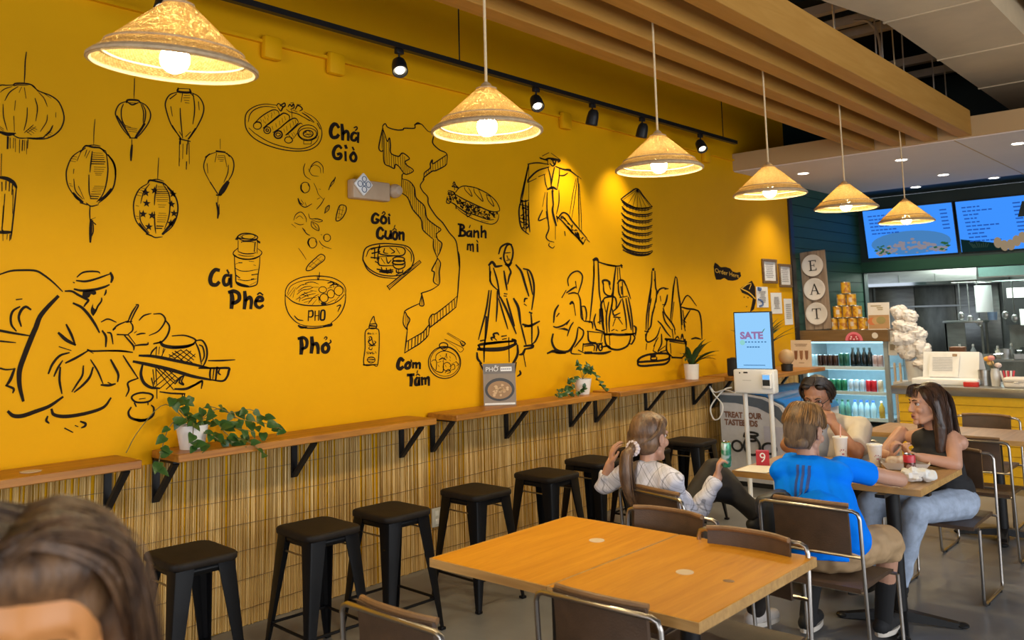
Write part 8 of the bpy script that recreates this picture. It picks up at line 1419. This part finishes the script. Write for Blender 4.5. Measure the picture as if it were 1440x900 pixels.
for sx in (-1, 1):
    gd = [[q(sx*.01, .06-.04*i, .120), q(sx*.075, .045-.04*i, .085), q(sx*.096, .015-.03*i, -.02), q(sx*.102, -.01-.022*i, -.14), q(sx*.100, .012-.03*i, -.26), q(sx*.085, .02-.03*i, -.33)] for i in range(4)]
    strands('hair_strands', gd, 230, .0026, hm, ha, .012, 12+sx)
gb = [[q(-.07+.035*i, -.06, .11), q(-.08+.04*i, -.115, .04), q(-.08+.04*i, -.128, -.08), q(-.08+.04*i, -.135, -.2), q(-.07+.035*i, -.125, -.31)] for i in range(5)]
strands('hair_strands', gb, 170, .0026, hm, ha, .012, 14)
fr_ = [[q(-.06+.02*i, .03, .122), q(-.062+.021*i, .070, .108), q(-.060+.020*i, .085, .078), q(-.058+.0195*i, .089, .048)] for i in range(7)]
strands('hair_strands', fr_, 70, .0016, hm, ha, .006, 15)
face_bits(g, Pw, Rw, 1.04, lips=(.44,.17,.15), open_=True)

# --- person in the near foreground, only the hair and forehead in frame
g = thing('person', 'blurred brown haired person close to the camera, only hair and forehead in view', 'person', (3.66, .32, 0)); L_ = local(g); g.location = (3.475, .385, 0)
b = MB(); f = V((.90, -.42, 0)); rv = V((-.42, -.90, 0))
H = L_(3.655, .345, 1.345); neck = L_(3.63, .35, 1.195); chest = L_(3.62, .35, 1.03); hip = L_(3.62, .35, .80)
torso(b, hip, chest, neck, rv, f, .18, .15, .11); b.cap(neck-V((0, 0, .05)), H-f*.015-V((0, 0, .03)), .047, .045); Pf, Rf = head(b, H, V((.86, -.50, -.12)), s=1.05)
r_ = rv.normalized()
for sx in (-1, 1):
    s0 = neck+r_*sx*.165-V((0, 0, .07)); e0 = s0+r_*sx*.03-V((0, 0, .27)); w0 = e0+f.normalized()*.06-V((0, 0, .23)); limb(b, [s0, e0, w0], [.05, .04, .028]); hand(b, w0, V((.1, 0, -1)), -r_*sx, sx, .35)
    h_ = hip+r_*sx*.085; k_ = h_-V((0, 0, .38))+f.normalized()*.02; a_ = k_-V((0, 0, .32)); limb(b, [h_, k_, a_], [.085, .06, .04]); shoe(g, a_, f, M['black_cloth'], M['offwhite'], 1.0)
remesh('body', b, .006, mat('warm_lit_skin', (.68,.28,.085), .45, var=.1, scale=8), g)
s = MB(); torso(s, hip, chest, neck-V((0, 0, .004)), rv, f, .182, .155, .115, .015)
for sx in (-1, 1):
    s0 = neck+r_*sx*.165-V((0, 0, .07)); e0 = s0+r_*sx*.03-V((0, 0, .27)); limb(s, [s0, e0], [.066, .056], flat=True)
remesh('shirt', s, .01, M['tee_blue'], g, 2, folds(.012, 11))
p = MB(); p.ball(hip-V((0, 0, .03)), (.17, .17, .11))
for sx in (-1, 1):
    h_ = hip+r_*sx*.085; k_ = h_-V((0, 0, .38))+f.normalized()*.02; a_ = k_-V((0, 0, .32)); limb(p, [h_, k_, a_], [.10, .08, .06], flat=True)
remesh('trousers', p, .01, M['black_cloth'], g, 2)
hm = hairmat('wavy_brown_hair', (.19,.095,.040), (.050,.023,.010), .5); q = Pf
h = MB(); h.ball(q(0, -.026, .052), (.090, .100, .088), Rf, 26, 16); h.ball(q(0, -.06, -.02), (.088, .062, .10), Rf)
for sx in (-1, 1): h.cap(q(sx*.080, -.01, .05), q(sx*.094, -.01, -.14), .026, .030); h.cap(q(sx*.094, -.01, -.14), q(sx*.10, .02, -.28), .03, .024)
h.ball(q(0, .036, .098), (.078, .050, .042), Rf)
ha = remesh('hair', h, .007, hm, g, 3)
for sx in (-1, 1):
    gd = [[q(.025, .075-.05*i, .125+.008*(i % 2)), q(.025+sx*.045, .082-.052*i, .138), q(.01+sx*.085, .055-.045*i, .100), q(sx*.100, .02-.03*i, .02), q(sx*.112, -.01-.012*i, -.10), q(sx*.112, .02-.02*i, -.20), q(sx*.11, .03-.02*i, -.28)] for i in range(4)]
    strands('hair_strands', gd, 420, .0022, hm, ha, .013, 22+sx, 6)
    fl = [[q(.02, .085-.03*i, .12), q(.02+sx*.05, .088-.03*i, .148), q(sx*.092, .06-.02*i, .115), q(sx*.115, .03, .04), q(sx*.122, .0, -.08), q(sx*.135, .02, -.18)] for i in range(3)]
    strands('hair_strands', fl, 70, .0014, hm, ha, .018, 25+sx, 6)
face_bits(g, Pf, Rf, 1.05)

# ------------------------------------------------------------------ things on the family table
TZ = .7505
def paper_cup(label, x, y, h, straw):
    t = thing('paper_cup', label, 'cup', (x, y, TZ), .3, 'white paper cups')
    obj('cup', MB().lathe([(.001, 0), (.030, 0), (.043, h-.004), (.046, h), (.043, h+.002)], n=24), M['paper'], t)
    obj('lid', MB().lathe([(.047, h), (.047, h+.008), (.040, h+.010), (.038, h+.004), (.001, h+.004)], n=24), M['white'], t)
    lg = MB(); r = .0385
    for z0, z1, a0, a1 in ((h*.48, h*.53, -.5, .5), (h*.53, h*.58, -.35, -.2), (h*.53, h*.58, .0, .15), (h*.36, h*.42, -.2, .2)):
        rr_ = .0308+.0130*((z0+z1)/2)/h+.0008; lg.add([(rr_*math.cos(-1.15+a0), rr_*math.sin(-1.15+a0), z0), (rr_*math.cos(-1.15+a1), rr_*math.sin(-1.15+a1), z0), (rr_*math.cos(-1.15+a1), rr_*math.sin(-1.15+a1), z1), (rr_*math.cos(-1.15+a0), rr_*math.sin(-1.15+a0), z1)], [(0,1,2,3)])
    obj('printed_logo', lg, plain((.45,.10,.14), .5), t)
    if straw: obj('straw', MB().tube([(0, 0, .05), (.004, 0, h+.05), (.006, .005, h+.085)], .0042, 7), plain((.80,.42,.34), .4), t)
paper_cup('white paper cup with a pink straw in front of the man', 2.445, 5.50, .155, True)
paper_cup('white paper cup with a printed logo before the woman', 2.655, 5.50, .125, False)
t = thing('soda_can', 'dark red soda can standing by the crumpled napkins', 'can', (2.905, 5.34, TZ), .5)
obj('body', MB().lathe([(.001, .002), (.026, 0), (.033, .010), (.033, .106), (.027, .117)], n=24), mat('soda_can_print', (.10,.03,.02), .25, .3, col2=(.42,.30,.30), scale=26, lo=.36, hi=.44, detail=1), t)
obj('red_band', MB().lathe([(.0335, .070), (.0335, .106), (.030, .112)], n=24), plain((.55,.03,.05), .3), t)
obj('lid', MB().lathe([(.027, .117), (.026, .113), (.001, .113)], n=24), M['chrome'], t); obj('tab', MB().rbox(.004, 0, .116, .02, .012, .002, .001), M['chrome'], t)
for i, (x, y, r, lab) in enumerate(((2.99, 5.10, .052, 'crumpled white napkin, left one of the table corner heap'), (3.045, 5.15, .05, 'crumpled white napkin, right one of the table corner heap'), (3.0, 5.17, .042, 'crumpled white napkin, back one of the table corner heap'))):
    b = MB(); b.ball((0, 0, 0), (r, r*.9, r*.72), nu=20, nv=13); b.v = [tuple(Vector(v)*(1+.55*noise.noise(Vector(v)*34+Vector((i*3, 1, 2))))) for v in b.v]
    zmin = min(v[2] for v in b.v); o = tag(obj('napkin', b, M['paper'], smooth=25), lab, 'napkin', 'crumpled napkins'); o.location = (x, y, TZ-zmin)
t = thing('food_boat', 'white paper food boat with a wrapped roll before the woman', 'tray', (2.83, 5.50, TZ), .3)
obj('boat', MB().add([(-.10, -.06, .003), (.10, -.06, .003), (.10, .06, .003), (-.10, .06, .003), (-.135, -.085, .045), (.135, -.085, .045), (.135, .085, .045), (-.135, .085, .045)], [(0,1,2,3),(0,1,5,4),(1,2,6,5),(2,3,7,6),(3,0,4,7)]), M['paper'], t)
obj('wrapped_roll', MB().cap((-.08, 0, .04), (.02, .01, .045), .032, .034, 14), mat('wrapper', (.68,.58,.46), .6, col2=(.45,.28,.18), scale=30, detail=1), t)
t = thing('order_number_stand', 'red order number stand showing a white 9', 'number stand', (2.06, 5.20, TZ), .45)
obj('block', MB().prism([(-.045, 0), (.045, 0), (.028, .085), (-.028, .085)], lambda u, v, d: (d, u, v), -.04, .04), plain((.48,.015,.025), .4), t)
obj('number', text_mb('9', .082, lambda u, v, d: (u, -.0465+.0105+(v*.2)-d, .044+v), .0015), M['white'], t, smooth=0)
sl = (.045-.028)/.085
nb = [c for c in t.children if c.name.startswith('number')][0]
for v in nb.data.vertices: v.co.y = -.045+v.co.z*sl-.0015
t = tag(obj('paper_sheet', MB().add([(-.10, -.13, 0), (.10, -.12, .002), (.09, .10, .008), (-.11, .09, 0), (-.10, -.13, .002), (.10, -.12, .004), (.09, .10, .010), (-.11, .09, .002)], [(3,2,1,0),(4,5,6,7),(0,1,5,4),(1,2,6,5),(2,3,7,6),(3,0,4,7)]), M['paper']), 'white paper sheet at the left table corner beside the number stand', 'paper'); t.location = (2.12, 5.03, TZ)
t = thing('food_plate', 'pale plate with food at the left side of the family table', 'plate', (2.30, 5.30, TZ)); obj('plate', MB().lathe([(.001, .004), (.08, .004), (.12, .02), (.123, .017), (.08, 0), (.001, 0)], n=28), M['offwhite'], t)
for k in range(7): obj('food_piece', MB().ball((.06*math.cos(k*.9), .05*math.sin(k*.9), .022), (.03, .022, .018), nu=9, nv=6), plain(((.42,.22,.09),(.5,.34,.16),(.16,.2,.06))[k % 3]), t)
t = thing('food_tray', 'grey food tray at the left table edge behind the number stand', 'tray', (2.33, 5.06, TZ)); obj('tray', MB().rbox(0, 0, .012, .22, .17, .022, .008).b2(-.10, -.075, .022, .10, .075, .024), plain((.35,.33,.30), .35), t); obj('rim', MB().tube([(-.108, -.083, .026), (.108, -.083, .026), (.108, .083, .026), (-.108, .083, .026)], .004, 6, True), M['steel_tube'], t)
